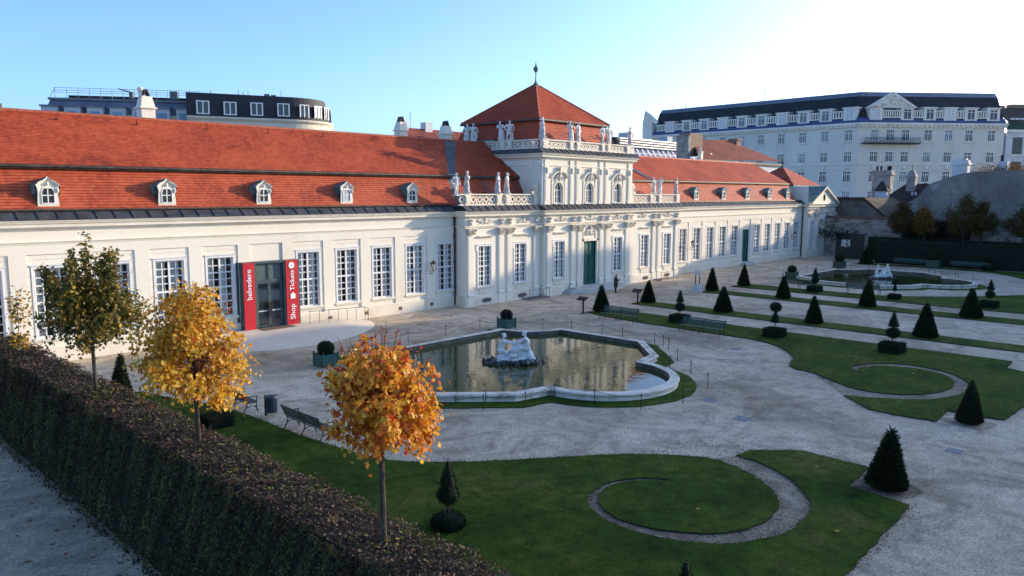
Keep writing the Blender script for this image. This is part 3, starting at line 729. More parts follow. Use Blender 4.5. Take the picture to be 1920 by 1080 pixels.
for path in (FRONT[:4] + [(51.6, 42.8)], [(59.4, 42.8)] + FRONT[4:]):
    pl = MB(); pl.mould(path, [(0, 0), (.12, 0), (.12, .72), (.08, .80), (0, .82)]); pl.build('plinth', PLINTH, PAL)
m = MB(); m.mould(FRONT, [(0, 6.16), (.08, 6.16), (.10, 6.24), (.17, 6.30), (.17, 6.35), (0, 6.36)]); m.build('architrave_moulding', TRIM, PAL)
m = MB(); m.mould(FRONT, [(0, 6.92), (.06, 6.95), (.12, 7.04), (.26, 7.09), (.32, 7.12), (.32, 7.26), (.38, 7.30), (.46, 7.42), (.5, 7.43), (.5, 7.475), (0, 7.48)]); m.build('cornice', TRIM, PAL)
# pilasters with leafy capitals
def capital_mesh():
    m = MB()
    m.box(-.30, .30, -.16, 0, 0, .05); m.hull8([(-.27,-.14,.05),(.27,-.14,.05),(.27,0,.05),(-.27,0,.05),(-.36,-.24,.46),(.36,-.24,.46),(.36,0,.46),(-.36,0,.46)]); m.box(-.42, .42, -.30, 0, .46, .53)
    for row, z, n in ((0, .05, 4), (1, .2, 3)):
        for i in range(n):
            x = (i-(n-1)/2)*.17; m.hull8([(x-.07,-.16,z),(x+.07,-.16,z),(x+.07,-.12,z),(x-.07,-.12,z),(x-.05,-.30,z+.17),(x+.05,-.30,z+.17),(x+.05,-.18,z+.19),(x-.05,-.18,z+.19)])
    for s in (-1, 1): m.ell((s*.36, -.26, .38), (.10, .09, .10), 8, 5)
    m.ell((0, -.28, .48), (.08, .06, .07), 6, 4)
    return m.mesh('capital', ORN)
CAP = capital_mesh()
def bracket_mesh():
    m = MB(); m.box(-.16, .16, -.10, 0, 0, .5); m.hull8([(-.12,-.14,.05),(.12,-.14,.05),(.12,-.1,.05),(-.12,-.1,.05),(-.14,-.28,.48),(.14,-.28,.48),(.14,-.1,.48),(-.14,-.1,.48)])
    m.ell((0,-.2,.12), (.11,.1,.1), 8, 5); m.ell((0,-.28,.42), (.13,.09,.09), 8, 5); return m.mesh('frieze_bracket', ORN)
BRK = bracket_mesh()
def trophy_mesh(seed):
    q = random.Random(seed); m = MB()
    m.ell((0, -.05, .24), (.17, .09, .20), 8, 6); m.ell((0, -.08, .42), (.09, .08, .09), 8, 5)
    for s in (-1, 1):
        for k in range(5):
            x = s*(.18+.12*k+q.uniform(-.03, .03)); m.ell((x, -.04, .22+q.uniform(-.1, .12)), (.07+q.random()*.05, .06, .05+q.random()*.09), 6, 4)
        m.tube([(0, -.05, .2), (s*.35, -.07, .36), (s*.72, -.05, .40+q.uniform(-.1, .05))], [.04, .035, .02], 6)
        m.tube([(0, -.05, .22), (s*.35, -.06, .12), (s*.66, -.05, .06)], [.04, .035, .02], 6)
    return m.mesh('trophy_relief', ORN)
TRO = [trophy_mesh(i) for i in range(3)]
pil = [(40.78, 43.2), (44.22, 43.2), (45.22, 43.2), (48.5, 43.2), (49.75, 42.8), (53.05, 42.8), (54.0, 42.8), (57.25, 42.8), (58.2, 42.8), (61.4, 42.8), (62.6, 43.2), (66.75, 43.2), (67.75, 43.2), (71.1, 43.2)]
for u, v in pil:
    m = MB(); m.box(u-.30, u+.30, v-.10, v-.001, 1.02, 5.66); m.box(u-.22, u+.22, v-.115, v-.1, 1.25, 5.4); m.mould([(u-.3, v-.0), (u+.3, v-.0)], [(.0, .82), (.2, .82), (.2, .90), (.13, .98), (.11, 1.02), (0, 1.02)])
    m.box(u-.36, u+.36, v-.16, v-.12, 0, .8)
    m.build('pilaster', PLASTER, PAL); put('capital', CAP, PAL, (u, v-.1, 5.64)); put('frieze_bracket', BRK, PAL, (u, v, 6.38))
for i, (u, v) in enumerate([(42.4, 43.2), (46.9, 43.2), (51.4, 42.8), (55.6, 42.8), (59.8, 42.8), (64.7, 43.2), (69.4, 43.2)]): put('trophy_relief', TRO[i % 3], PAL, (u, v, 6.42))
# straight cornices above the windows, door surround with arched pediment and relief
for u, v in pw.items():
    m = MB(); m.mould([(u-.78, v), (u+.78, v)], [(0, 5.38), (.10, 5.40), (.18, 5.46), (.22, 5.52), (.22, 5.56), (0, 5.58)]); m.build('window_cornice', TRIM, PAL)
    m = MB(); m.box(u-.62, u+.62, v-.06, v-.001, .9, 1.28); m.build('window_apron', TRIM, PAL)
u, v = 55.55, 42.8
m = MB(); m.box(u-1.2, u-.98, v-.10, v-.001, .5, 4.8); m.box(u+.98, u+1.2, v-.10, v-.001, .5, 4.8); m.box(u-1.2, u+1.2, v-.10, v-.001, 4.58, 4.82)
m.box(u-1.0, u-.84, v-.06, v-.001, 4.82, 5.6); m.box(u+.84, u+1.0, v-.06, v-.001, 4.82, 5.6)
k = 12
for i in range(k):
    a0 = math.pi*(1-i/k); a1 = math.pi*(1-(i+1)/k)
    p = lambda a, r, y, u=u: (u+math.cos(a)*r*1.18, y, 5.58+math.sin(a)*r*.46)
    m.hull8([p(a0, 1.0, v-.25), p(a1, 1.0, v-.25), p(a1, 1.0, v), p(a0, 1.0, v), p(a0, 1.16, v-.3), p(a1, 1.16, v-.3), p(a1, 1.16, v), p(a0, 1.16, v)])
m.build('door_surround', TRIM, PAL); 
m = MB(); m.ell((u, v-.05, 5.42), (.34, .12, .30), 10, 6); m.ell((u, v-.1, 5.78), (.2, .14, .14), 8, 5)
for s in (-1, 1): m.tube([(u+s*.2, v-.06, 5.6), (u+s*.6, v-.1, 5.5), (u+s*.75, v-.06, 5.15)], [.09, .08, .03], 6); m.ell((u+s*.45, v-.06, 5.25), (.12, .09, .16), 6, 4)
m.build('door_relief', ORN, PAL)
def double_door(u, v, z0, z1, hw):
    d = MB(); d.box(u-hw, u+hw, v+.22, v+.28, z0, z1); o = d.build('door', DOORG, PAL)
    H = z1-z0
    for s in (-1, 1):
        x0, x1 = sorted((u+s*.03, u+s*(hw-.03)))
        l = MB(); l.box(x0, x1, v+.16, v+.219, z0+.02, z1-.02)
        for a, b in ((.05, .26), (.30, .72), (.76, .96)):
            za, zb = z0+a*H, z0+b*H; l.bbox(x0+.10, x1-.10, v+.13, v+.16, za, zb, .02)
            l.box(x0+.16, x1-.16, v+.115, v+.13, za+.07, zb-.07)
        l.build('door_leaf', DOORG, o)
    h = MB(); h.ell((u+.09, v+.10, z0+1.1), (.035, .05, .035), 8, 5); h.build('handle', IRON, o)
    j = MB(); j.box(u-hw-.001, u-hw+.05, v+.05, v+.2, z0, z1); j.box(u+hw-.05, u+hw+.001, v+.05, v+.2, z0, z1); j.build('door_jamb', DOORG, o)
double_door(55.55, 42.8, .52, 4.58, .98)
double_door(doorR_u, VW, .36, 4.45, .85)
m = MB(); m.box(doorR_u-1.3, doorR_u+1.3, VW-1.0, VW-.1, 0, .17); m.box(doorR_u-1.1, doorR_u+1.1, VW-.7, VW-.1, .17, .34); m.build('door_step', STEP, PAL)
# oval cellar vents
for u, v in ((42.5, 43.2), (46.7, 43.2), (65.3, 43.2), (69.4, 43.2)):
    m = MB(); k = 16; pr = [(u+.52*math.copysign(min(1, abs(math.cos(2*math.pi*i/k))*1.15), math.cos(2*math.pi*i/k)), .37+.17*math.sin(2*math.pi*i/k)) for i in range(k)]
    m.mi = 0; m.xz(pr, v-.135, v-.11); q = [(u+(x-u)*1.12, .37+(z-.37)*1.25) for x, z in pr]
    m.mi = 1
    for i in range(k):
        a, b = pr[i], pr[(i+1) % k]; c, d = q[(i+1) % k], q[i]; m.quad((a[0], v-.15, a[1]), (b[0], v-.15, b[1]), (c[0], v-.14, c[1]), (d[0], v-.14, d[1]))
    m.mi = 2
    for i in range(5): m.box(u-.42+.2*i, u-.38+.2*i, v-.155, v-.14, .24, .5)
    m.build('cellar_vent', [DARKROOM, STEP, COVER], PAL)

# --- sheet metal skirt above the cornice: one panel after another
def skirt(u0, u1, v, z0, z1, d0, d1, step=.92):
    n = max(1, round((u1-u0)/step)); w = (u1-u0)/n
    me = MB(); me.hull8([(-w/2+.012, -d0, 0), (w/2-.012, -d0, 0), (w/2-.012, -d0, .03), (-w/2+.012, -d0, .03), (-w/2+.012, -d1, z1-z0), (w/2-.012, -d1, z1-z0), (w/2-.012, -d1+.03, z1-z0+.02), (-w/2+.012, -d1+.03, z1-z0+.02)])
    me.hull8([(w/2-.02, -d0-.01, .03), (w/2+.02, -d0-.01, .03), (w/2+.02, -d0-.01, .075), (w/2-.02, -d0-.01, .075), (w/2-.02, -d1, z1-z0), (w/2+.02, -d1, z1-z0), (w/2+.02, -d1, z1-z0+.06), (w/2-.02, -d1, z1-z0+.06)])
    # closed underside so the deck does not show through the seams
    pm = me.mesh('skirt_panel', METAL)
    for i in range(n): put('skirt_panel', pm, PAL, (u0+w*(i+.5), v, z0))
    m = MB(); m.quad((u0, v-d0, z0-.004), (u1, v-d0, z0-.004), (u1, v-d1, z1-.004), (u0, v-d1, z1-.004)); m.build('skirt_deck', METAL, PAL)
skirt(-6, 40.0, VW, 7.48, 7.90, .47, -.12)
skirt(72.0, 106.6, VW, 7.48, 7.90, .47, -.12)
skirt(40.0, 48.9, 43.2, 7.48, 7.92, .52, .05, .8); skirt(62.2, 72.0, 43.2, 7.48, 7.92, .52, .05, .8); skirt(48.9, 62.2, 42.8, 7.48, 7.92, .52, -.15, .8)
m = MB(); m.box(40.3, 71.6, 43.26, 45.0, 7.5, 7.90); m.box(-6, 40.3, 44.42, 45.2, 7.5, 7.86); m.box(71.6, 106.6, 44.42, 45.2, 7.5, 7.86); m.build('eaves_deck', METAL, PAL)
for u0, u1, v in ((-6, 40.0, 44.50), (72, 106.6, 44.50)):
    g_ = MB(); g_.tube([(u0, v, 7.98), (u1, v, 7.98)], .065, 8); g_.build('gutter', GUTTER, PAL)

# --- main roofs: steep lower slope, flatter upper slope
ZE, VE, ZB, VB, ZR, VR = 7.93, 44.58, 10.2, 45.85, 13.42, 50.0
def mansard(u0, u1, ridge0, ridge1, zr=ZR):
    a = MB(); tiled(a, (u0, VE, ZE), (u1, VE, ZE), (u1, VB, ZB), (u0, VB, ZB)); a.build('lower_roof', TILE, PAL, kind='stuff')
    b = MB(); tiled(b, (u0, VB-.22, ZB+.16), (u1, VB-.22, ZB+.16), (ridge1, VR, zr), (ridge0, VR, zr)); b.build('upper_roof', TILE, PAL, kind='stuff')
    c = MB(); c.quad((ridge0, VR, zr), (ridge1, VR, zr), (u1, 54.2, 10.3), (u0, 54.2, 10.3)); c.quad((u0, 54.2, 10.3), (u1, 54.2, 10.3), (u1, 55.4, 7.9), (u0, 55.4, 7.9)); c.build('rear_roof', TILE, PAL)
    d = MB(); d.box(u0, u1, VB-.26, VB+.05, ZB-.06, ZB+.05); d.box(u0, u1, VB-.24, VB+.3, ZB+.05, ZB+.15); d.tube([(u0, VB-.29, ZB+.06), (u1, VB-.29, ZB+.06)], .07, 7); d.build('break_gutter', GUTTER, PAL)
    e = MB()
    x = ridge0
    while x < ridge1-.1:
        e.lathe([(.11, 0), (.13, .40)], (0, 0, 0), 8) if False else None
        e.tube([(x, VR, zr+.0), (x+.44, VR, zr+.015)], [.13, .115], 7); x += .40
    e.build('ridge_tiles', RIDGE, PAL, kind='stuff')
    h = MB()
    for k, x in enumerate(np.arange(u0+2.5, u1-1.5, 4.4)):
        tpos = .86; yv = VB+(VR-VB)*tpos; zz = ZB+.16+(zr-ZB-.16)*tpos; h.tube([(x, yv-.05, zz+.02), (x, yv-.12, zz+.28)], .025, 5); h.box(x-.12, x+.12, yv-.1, yv-.05, zz+.03, zz+.07)
    h.build('roof_hooks', IRON, PAL, kind='stuff')
mansard(-6, 40.75, -6, 44.2)
# between wing and pavilion: dark valley strips, then the roof piece that dies into the pavilion wall
def between(sgn):
    f = (lambda u: u) if sgn > 0 else (lambda u: 111.1-u)
    def q(m, *p): m = MB(); m.add([(f(x), y, z) for x, y, z in p], [(0, 1, 2, 3) if sgn > 0 else (3, 2, 1, 0)]); m.build('valley_flashing', METAL, PAL)
    m = None
    q(m, (40.75, VB-.25, ZB+.21), (41.5, VB-.25, ZB+.21), (45.5, VR, ZR+.05), (44.2, VR, ZR+.05)); q(m, (40.75, VE, ZE), (41.5, VE, ZE), (41.5, VB, ZB+.02), (40.75, VB, ZB+.02)); q(m, (44.7, VE, ZE+.03), (45.5, VE, ZE+.03), (45.2, VB, ZB+.03), (44.3, VB, ZB+.03)); q(m, (48.0, VE, ZE+.03), (49.05, VE, ZE+.03), (49.05, VB, ZB+.03), (48.0, VB, ZB+.03))
    a = MB(); L, Rr = (41.5, 49.05)
    if sgn > 0: tiled(a, (L, VE, ZE), (Rr, VE, ZE), (Rr, VB, ZB), (L, VB, ZB)); tiled(a, (L, VB-.22, ZB+.16), (Rr, VB-.22, ZB+.16), (49.05, VR, ZR), (45.5, VR, ZR))
    else: tiled(a, (f(Rr), VE, ZE), (f(L), VE, ZE), (f(L), VB, ZB), (f(Rr), VB, ZB)); tiled(a, (f(Rr), VB-.22, ZB+.16), (f(L), VB-.22, ZB+.16), (f(45.5), VR, ZR-.1), (f(49.05), VR, ZR-.1))
    a.build('pavilion_side_roof', TILE, PAL, kind='stuff')
    b = MB(); x0, x1 = sorted((f(40.75), f(49.05))); b.box(x0, x1, VB-.26, VB+.05, ZB-.06, ZB+.05); b.box(x0, x1, VB-.24, VB+.3, ZB+.05, ZB+.15); b.build('break_gutter', GUTTER, PAL)
    r = MB(); x0, x1 = sorted((f(44.6), f(49.0))); r.tube([(x0, VR, ZR), (x1, VR, ZR)], .12, 7); r.build('ridge_tiles', RIDGE, PAL)
between(1); between(-1)
mansard(70.35, 104.6, 66.9, 102.5, 13.1)
m = MB(); 
for u0, u1 in ((-6, 49.0), (62.1, 106)): m.box(u0, u1, 55.2, 55.4, 0, 7.9)
m.quad((-6, VE, 7.5), (-6, 55.4, 7.5), (-6, 55.4, 0), (-6, VE, 0)); m.add([(-6, VE, 7.5), (-6, VB, ZB), (-6, VR, ZR), (-6, 54.2, 10.3), (-6, 55.4, 7.5)], [(0, 1, 2, 3, 4)])
m.build('rear_wall', PLASTER, PAL)

# --- dormers
def dormer(u, glazed=True, hatch=False):
    v0 = 44.70; z0 = 8.06
    d = MB()
    pr = [(-.50, 0), (.50, 0), (.50, .35), (.47, .7), (.50, 1.12), (.36, 1.30), (.14, 1.42), (0, 1.58), (-.14, 1.42), (-.36, 1.30), (-.50, 1.12), (-.47, .7), (-.50, .35)]
    op = [(-.27, .30), (.27, .30), (.27, .86), (.18, 1.04), (-.18, 1.04), (-.27, .86)]
    # front board with an opening
    poly = [[Vector((x, z, 0)) for x, z in pr], [Vector((x, z, 0)) for x, z in op]]
    allp = pr + op; tri = tessellate_polygon(poly)
    d.add([(u+x, v0, z0+z) for x, z in allp], [tuple(t) for t in tri]); d.add([(u+x, v0+.06, z0+z) for x, z in allp], [tuple(t) for t in tri])
    n = len(pr)
    for i in range(n):
        a, b = pr[i], pr[(i+1) % n]; d.quad((u+a[0], v0, z0+a[1]), (u+b[0], v0, z0+b[1]), (u+b[0], v0+.06, z0+b[1]), (u+a[0], v0+.06, z0+a[1]))
    o = d.build('dormer', TRIM, PAL)
    # moulded gable edge
    e = MB(); ed = pr[4:11]
    for i in range(len(ed)-1):
        a, b = ed[i], ed[i+1]; da = (a[0]*1.14, a[1]+.08); db = (b[0]*1.14, b[1]+.08)
        e.hull8([(u+a[0], v0-.09, z0+a[1]), (u+b[0], v0-.09, z0+b[1]), (u+b[0], v0+.02, z0+b[1]), (u+a[0], v0+.02, z0+a[1]), (u+da[0], v0-.12, z0+da[1]), (u+db[0], v0-.12, z0+db[1]), (u+db[0], v0+.02, z0+db[1]), (u+da[0], v0+.02, z0+da[1])])
    e.ell((u, v0-.05, z0+1.28), (.07, .06, .1), 7, 5)
    for s in (-1, 1): e.ell((u+s*.46, v0-.05, z0+.95), (.06, .06, .14), 6, 5)
    e.build('gable_moulding', TRIM, o)
    # copper roof and cheeks running back into the slope
    c = MB(); r = pr[3:12]
    def back(x, z): 
        vb = VE+(z0+z-ZE)*(VB-VE)/(ZB-ZE)
        return (u+x*1.42, max(v0+.1, vb), z0+z)
    for i in range(len(r)-1):
        a, b = r[i], r[i+1]; zs = .06
        A, B = (u+a[0]*1.18, v0+.02, z0+a[1]+zs), (u+b[0]*1.18, v0+.02, z0+b[1]+zs)
        c.quad(A, B, back(b[0], b[1]+zs-.05), back(a[0], a[1]+zs-.05))
    c.build('dormer_roof', COPPER, o)
    k = MB()
    for s in (-1, 1):
        k.add([(u+s*.49, v0+.03, z0), (u+s*.53, v0+.03, z0+1.12), (u+s*.68, VE+(z0+1.12-ZE)*(VB-VE)/(ZB-ZE), z0+1.12), (u+s*.55, v0+.08, z0)], [(0, 1, 2, 3)])
    k.build('dormer_cheek', COPPERD, o)
    b = MB(); b.box(u-.56, u+.56, v0-.10, v0+.2, z0-.16, z0); b.build('dormer_sill', COPPER, o)
    w = MB(); w.mi = 0
    if hatch: w.xz(op, v0+.02, v0+.05)
    else: w.xz(op, v0+.045, v0+.058)
    w.mi = 1
    if not hatch:
        w.box(u*0-.025, .025, v0-.005, v0+.045, .3, 1.04) if False else None
    wo = MB(); wo.v = [(u+x, y, z0+z) for x, y, z in w.v]; wo.f = w.f; wo.m = [0]*len(w.f)
    wo.mi = 1
    wo.box(u-.025, u+.025, v0+.0, v0+.044, z0+.3, z0+1.04); wo.box(u-.27, u-.025, v0+.0, v0+.044, z0+.66, z0+.71); wo.box(u+.025, u+.27, v0+.0, v0+.044, z0+.66, z0+.71)
    fr = [(x*1.16, .67+(z-.67)*1.12) for x, z in op]
    for i in range(len(op)):
        a, b2 = op[i], op[(i+1) % len(op)]; c1, d1 = fr[(i+1) % len(op)], fr[i]
        wo.hull8([(u+a[0], v0-.03, z0+a[1]), (u+b2[0], v0-.03, z0+b2[1]), (u+c1[0], v0-.03, z0+c1[1]), (u+d1[0], v0-.03, z0+d1[1]), (u+a[0], v0-.0, z0+a[1]), (u+b2[0], v0-.0, z0+b2[1]), (u+c1[0], v0-.0, z0+c1[1]), (u+d1[0], v0-.0, z0+d1[1])])
    wo.build('dormer_window', [GREYW if hatch else DGLASS, PAINT], o)
for i, u in enumerate((0.0, 6.07, 12.15, 18.22, 24.26, 30.48, 36.29)): dormer(u, hatch=(i == 5))
for i, u in enumerate((77.79, 84.25, 90.41, 96.64, 102.3)): dormer(u)

# --- upper storey of the pavilion
AT = [(49.05, 56.2), (49.05, 43.0), (62.45, 43.0), (62.45, 56.2)]
mb = MB(); aw = (51.25, 55.65, 60.05)
wall_open(mb, 49.05, 62.45, 7.5, 12.3, 43.0, [(u-.56, u+.56, 8.05, 9.85) for u in aw], .45)
mb.quad((49.05, 56.2, 7.5), (49.05, 43, 7.5), (49.05, 43, 12.3), (49.05, 56.2, 12.3)); mb.quad((62.45, 43, 7.5), (62.45, 56.2, 7.5), (62.45, 56.2, 12.3), (62.45, 43, 12.3)); mb.quad((62.45, 56.2, 7.5), (49.05, 56.2, 7.5), (49.05, 56.2, 12.3), (62.45, 56.2, 12.3))
k = 10
for u in aw:      # round the head of each opening
    for s in (-1, 1):
        pts = [(u+s*.56*math.sin(math.pi/2*i/k), 9.85-.60+.60*math.cos(math.pi/2*i/k)) for i in range(k+1)]
        for i in range(k):
            a, b = pts[i], pts[i+1]; mb.quad((a[0], 43.0, a[1]), (b[0], 43.0, b[1]), (b[0], 43.0, 9.851), (a[0], 43.0, 9.851)); mb.quad((a[0], 43, a[1]), (b[0], 43, b[1]), (b[0], 43.45, b[1]), (a[0], 43.45, a[1]))
mb.build('upper_wall', PLASTER, PAL)
m = MB(); m.mould(AT[:2]+AT[2:], [(0, 11.25), (.05, 11.25), (.07, 11.33), (0, 11.36)]); m.build('architrave_moulding', TRIM, PAL)
m = MB(); m.mould(AT, [(0, 11.78), (.06, 11.80), (.10, 11.90), (.26, 11.95), (.32, 12.0), (.32, 12.12), (.40, 12.16), (.46, 12.27), (.5, 12.28), (.5, 12.31), (0, 12.32)]); m.build('cornice', TRIM, PAL)
skirt(48.6, 62.9, 43.0, 12.32, 12.74, .52, -.1, .72)
m = MB(); m.mould(AT, [(.52, 12.315), (.52, 12.345), (-.10, 12.735), (-.10, 12.70)]); m.build('skirt_deck', METAL, PAL)
m = MB(); m.box(49.1, 62.4, 43.05, 56.1, 12.3, 12.72); m.build('roof_deck', METAL, PAL)
for u in aw:
    w = MB(); y = 43.16
    def arch(r): return [(u+r*math.cos(math.pi*i/10), 9.25+(.60+r-.56)*math.sin(math.pi*i/10)) for i in range(11)]
    O, I = arch(.56), arch(.49)
    for i in range(10): w.hull8([(I[i][0], y, I[i][1]), (O[i][0], y, O[i][1]), (O[i+1][0], y, O[i+1][1]), (I[i+1][0], y, I[i+1][1]), (I[i][0], y+.06, I[i][1]), (O[i][0], y+.06, O[i][1]), (O[i+1][0], y+.06, O[i+1][1]), (I[i+1][0], y+.06, I[i+1][1])])
    w.box(u-.56, u-.49, y, y+.06, 8.05, 9.25); w.box(u+.49, u+.56, y, y+.06, 8.05, 9.25); w.box(u-.49, u+.49, y, y+.06, 8.05, 8.12); w.box(u-.045, u+.045, y-.02, y+.06, 8.12, 9.8); w.box(u-.49, u-.045, y-.01, y+.06, 9.16, 9.25); w.box(u+.045, u+.49, y-.01, y+.06, 9.16, 9.25)
    for s in (-1, 1):
        w.box(u+s*.27-.018, u+s*.27+.018, y+.01, y+.05, 8.12, 9.16); w.box(u+s*.27-.22, u+s*.27+.22, y+.011, y+.049, 8.6, 8.635); w.tube([(u+s*.06, y+.03, 9.3), (u+s*.36, y+.03, 9.62)], .014, 4)
    o = w.build('arched_window', PAINT, PAL)
    gq = MB(); gq.box(u-.55, u+.55, y+.07, y+.075, 8.06, 9.82); gq.build('glazing', DGLASS, o)
    # surround, broken gable and bust
    s_ = MB()
    O, I = arch(.72), arch(.58)
    for i in range(10): s_.hull8([(I[i][0], 42.94, I[i][1]), (O[i][0], 42.94, O[i][1]), (O[i+1][0], 42.94, O[i+1][1]), (I[i+1][0], 42.94, I[i+1][1]), (I[i][0], 43, I[i][1]), (O[i][0], 43, O[i][1]), (O[i+1][0], 43, O[i+1][1]), (I[i+1][0], 43, I[i+1][1])])
    for s in (-1, 1):
        x0, x1 = sorted((u+s*.58, u+s*.72)); s_.box(x0, x1, 42.94, 42.999, 8.0, 9.25)
        x0, x1 = sorted((u+s*.80, u+s*.95)); s_.box(x0, x1, 42.95, 42.999, 8.0, 10.25)
        P0, P1, P2 = (u+s*1.12, 10.22), (u+s*.55, 10.62), (u+s*.25, 10.72)
        for a, b in ((P0, P1), (P1, P2)): s_.hull8([(a[0], 42.78, a[1]), (b[0], 42.78, b[1]), (b[0], 42.999, b[1]), (a[0], 42.999, a[1]), (a[0], 42.74, a[1]+.13), (b[0], 42.74, b[1]+.13), (b[0], 42.999, b[1]+.13), (a[0], 42.999, a[1]+.13)])
    s_.box(u-.62, u+.62, 42.88, 42.999, 7.98, 8.05); s_.build('window_surround', TRIM, PAL)
    b_ = MB(); b_.ell((u, 42.86, 11.0), (.15, .15, .18), 9, 7); b_.ell((u, 42.85, 10.72), (.26, .16, .17), 9, 6); b_.ell((u, 42.84, 11.16), (.13, .13, .08), 8, 5); b_.ell((u, 42.86, 10.4), (.20, .12, .24), 8, 6)
    for s in (-1, 1): b_.tube([(u+s*.1, 42.9, 10.6), (u+s*.34, 42.88, 10.45), (u+s*.36, 42.9, 10.1), (u+s*.18, 42.9, 9.98)], [.07, .08, .06, .03], 6)
    b_.build('bust_relief', ORN, PAL)
for u in (49.6, 53.0, 53.9, 57.3, 58.2, 61.9):
    m = MB(); m.box(u-.27, u+.27, 42.92, 42.999, 7.95, 11.78); m.box(u-.17, u+.17, 42.90, 42.92, 8.3, 10.5); m.ell((u, 42.88, 10.85), (.12, .09, .24), 8, 6); m.ell((u, 42.87, 11.08), (.16, .08, .07), 8, 4); m.build('upper_pilaster', PLASTER, PAL)
for v in (44.2, 47.2, 50.0, 53.0):
    m = MB(); m.box(48.96, 49.049, v-.27, v+.27, 7.95, 11.78); m.ell((48.93, v, 10.9), (.08, .12, .22), 8, 5); m.build('side_pilaster', PLASTER, PAL)

# balustrades with pierced ring pattern
def balustrade(p0, p1, z, h, posts, name='balustrade'):
    """p0,p1 plan ends; posts = list of (t0,t1) solid stretches in metres from p0"""
    a, b = Vector(p0), Vector(p1); L = (b-a).length; d = (b-a)/L; nrm = Vector((d.y, -d.x)); T = .16
    def P(s, o, zz): q = a + d*s + nrm*o; return (q.x, q.y, zz)
    def bx(m, s0, s1, o0, o1, z0, z1): m.hull8([P(s0, o1, z0), P(s1, o1, z0), P(s1, o0, z0), P(s0, o0, z0), P(s0, o1, z1), P(s1, o1, z1), P(s1, o0, z1), P(s0, o0, z1)])
    m = MB(); bx(m, 0, L, -T*.8, T*.8, z, z+.13); bx(m, 0, L, -T, T, z+h-.10, z+h); root = m.build(name, TRIM, PAL)
    for s0, s1 in posts:
        pm = MB(); bx(pm, s0, s1, -T*1.1, T*1.1, z+.001, z+h-.101); bx(pm, s0-.04, s1+.04, -T*1.35, T*1.35, z+h+.001, z+h+.05); bx(pm, s0+.07, s1-.07, T*1.1, T*1.25, z+.22, z+h-.2); pm.build('pedestal', TRIM, root)
    s = 0; free = []; prev = 0
    for s0, s1 in sorted(posts)+[(L, L)]:
        if s0-prev > .25: free.append((prev, s0))
        prev = s1
    zi, zo = z+.13, z+h-.10; hh = zo-zi; rc = hh*.36
    for s0, s1 in free:
        n = max(1, round((s1-s0)/(hh*1.0))); w = (s1-s0)/n
        for i in range(n):
            r = MB(); c = s0+w*(i+.5); zc = (zi+zo)/2; k = 12
            for j in range(k):
                a0, a1 = 2*math.pi*j/k, 2*math.pi*(j+1)/k
                def Q(aa, rr, o): return P(c+rr*math.cos(aa), o, zc+rr*math.sin(aa))
                ri, ro = rc*.58, rc*1.08
                r.hull8([Q(a0, ri, .05), Q(a1, ri, .05), Q(a1, ri, -.05), Q(a0, ri, -.05), Q(a0, ro, .05), Q(a1, ro, .05), Q(a1, ro, -.05), Q(a0, ro, -.05)])
            bx(r, c-.05, c+.05, -.045, .045, zi, zc-rc); bx(r, c-.05, c+.05, -.045, .045, zc+rc, zo); r.build('pierced_ring', TRIM, root)
            e = s0+w*(i+1)
            if i < n-1:
                r = MB(); bx(r, e-.035, e+.035, -.045, .045, zi, zo)
                for s_ in (-1, 1): bx(r, e-.12, e+.12, -.044, .044, zc+s_*hh*.5-(.09 if s_ > 0 else 0), zc+s_*hh*.5+(0 if s_ > 0 else .09))
                bx(r, e-(w/2-rc), e+(w/2-rc), -.043, .043, zc-.035, zc+.035); r.build('cross_bar', TRIM, root)
balustrade((39.9, 43.5), (49.0, 43.5), 7.94, .92, [(.55, 1.15), (4.0, 4.6), (5.05, 5.65), (8.5, 9.1)])
balustrade((62.5, 43.5), (72.0, 43.5), 7.94, .92, [(0, .7), (3.7, 4.2), (5.3, 5.9), (8.7, 9.4)])
balustrade((49.3, 43.3), (62.3, 43.3), 12.73, .80, [(0, .7), (3.6, 4.1), (4.6, 5.1), (8.3, 8.75), (9.2, 9.7), (12.3, 13.0)])
balustrade((49.2, 56.0), (49.2, 43.5), 12.73, .80, [(0, .6), (3.2, 3.7), (4.2, 4.7), (8.0, 8.5), (8.9, 9.4)])
balustrade((62.4, 43.5), (62.4, 56.0), 12.73, .80, [(3.2, 3.7), (4.2, 4.7), (8.0, 8.5), (8.9, 9.4)])
for x, s in ((48.6, 1), (63.0, -1)):    # scroll blocks at the foot of the upper storey
    m = MB(); m.box(x-.5, x+.5, 43.25, 43.85, 8.87, 9.12)
    pr = [(x+.38*math.cos(2*math.pi*i/16), 9.52+.40*math.sin(2*math.pi*i/16)) for i in range(16)]; m.xz(pr, 43.3, 43.7)
    q = [(x+.22*math.cos(2*math.pi*i/12), 9.54+.22*math.sin(2*math.pi*i/12)) for i in range(12)]; m.xz(q, 43.22, 43.3); m.box(x-.05 if s > 0 else x-.55, x+.55 if s > 0 else x+.05, 43.34, 43.66, 9.12, 9.5); m.build('scroll_block', ORN, PAL)
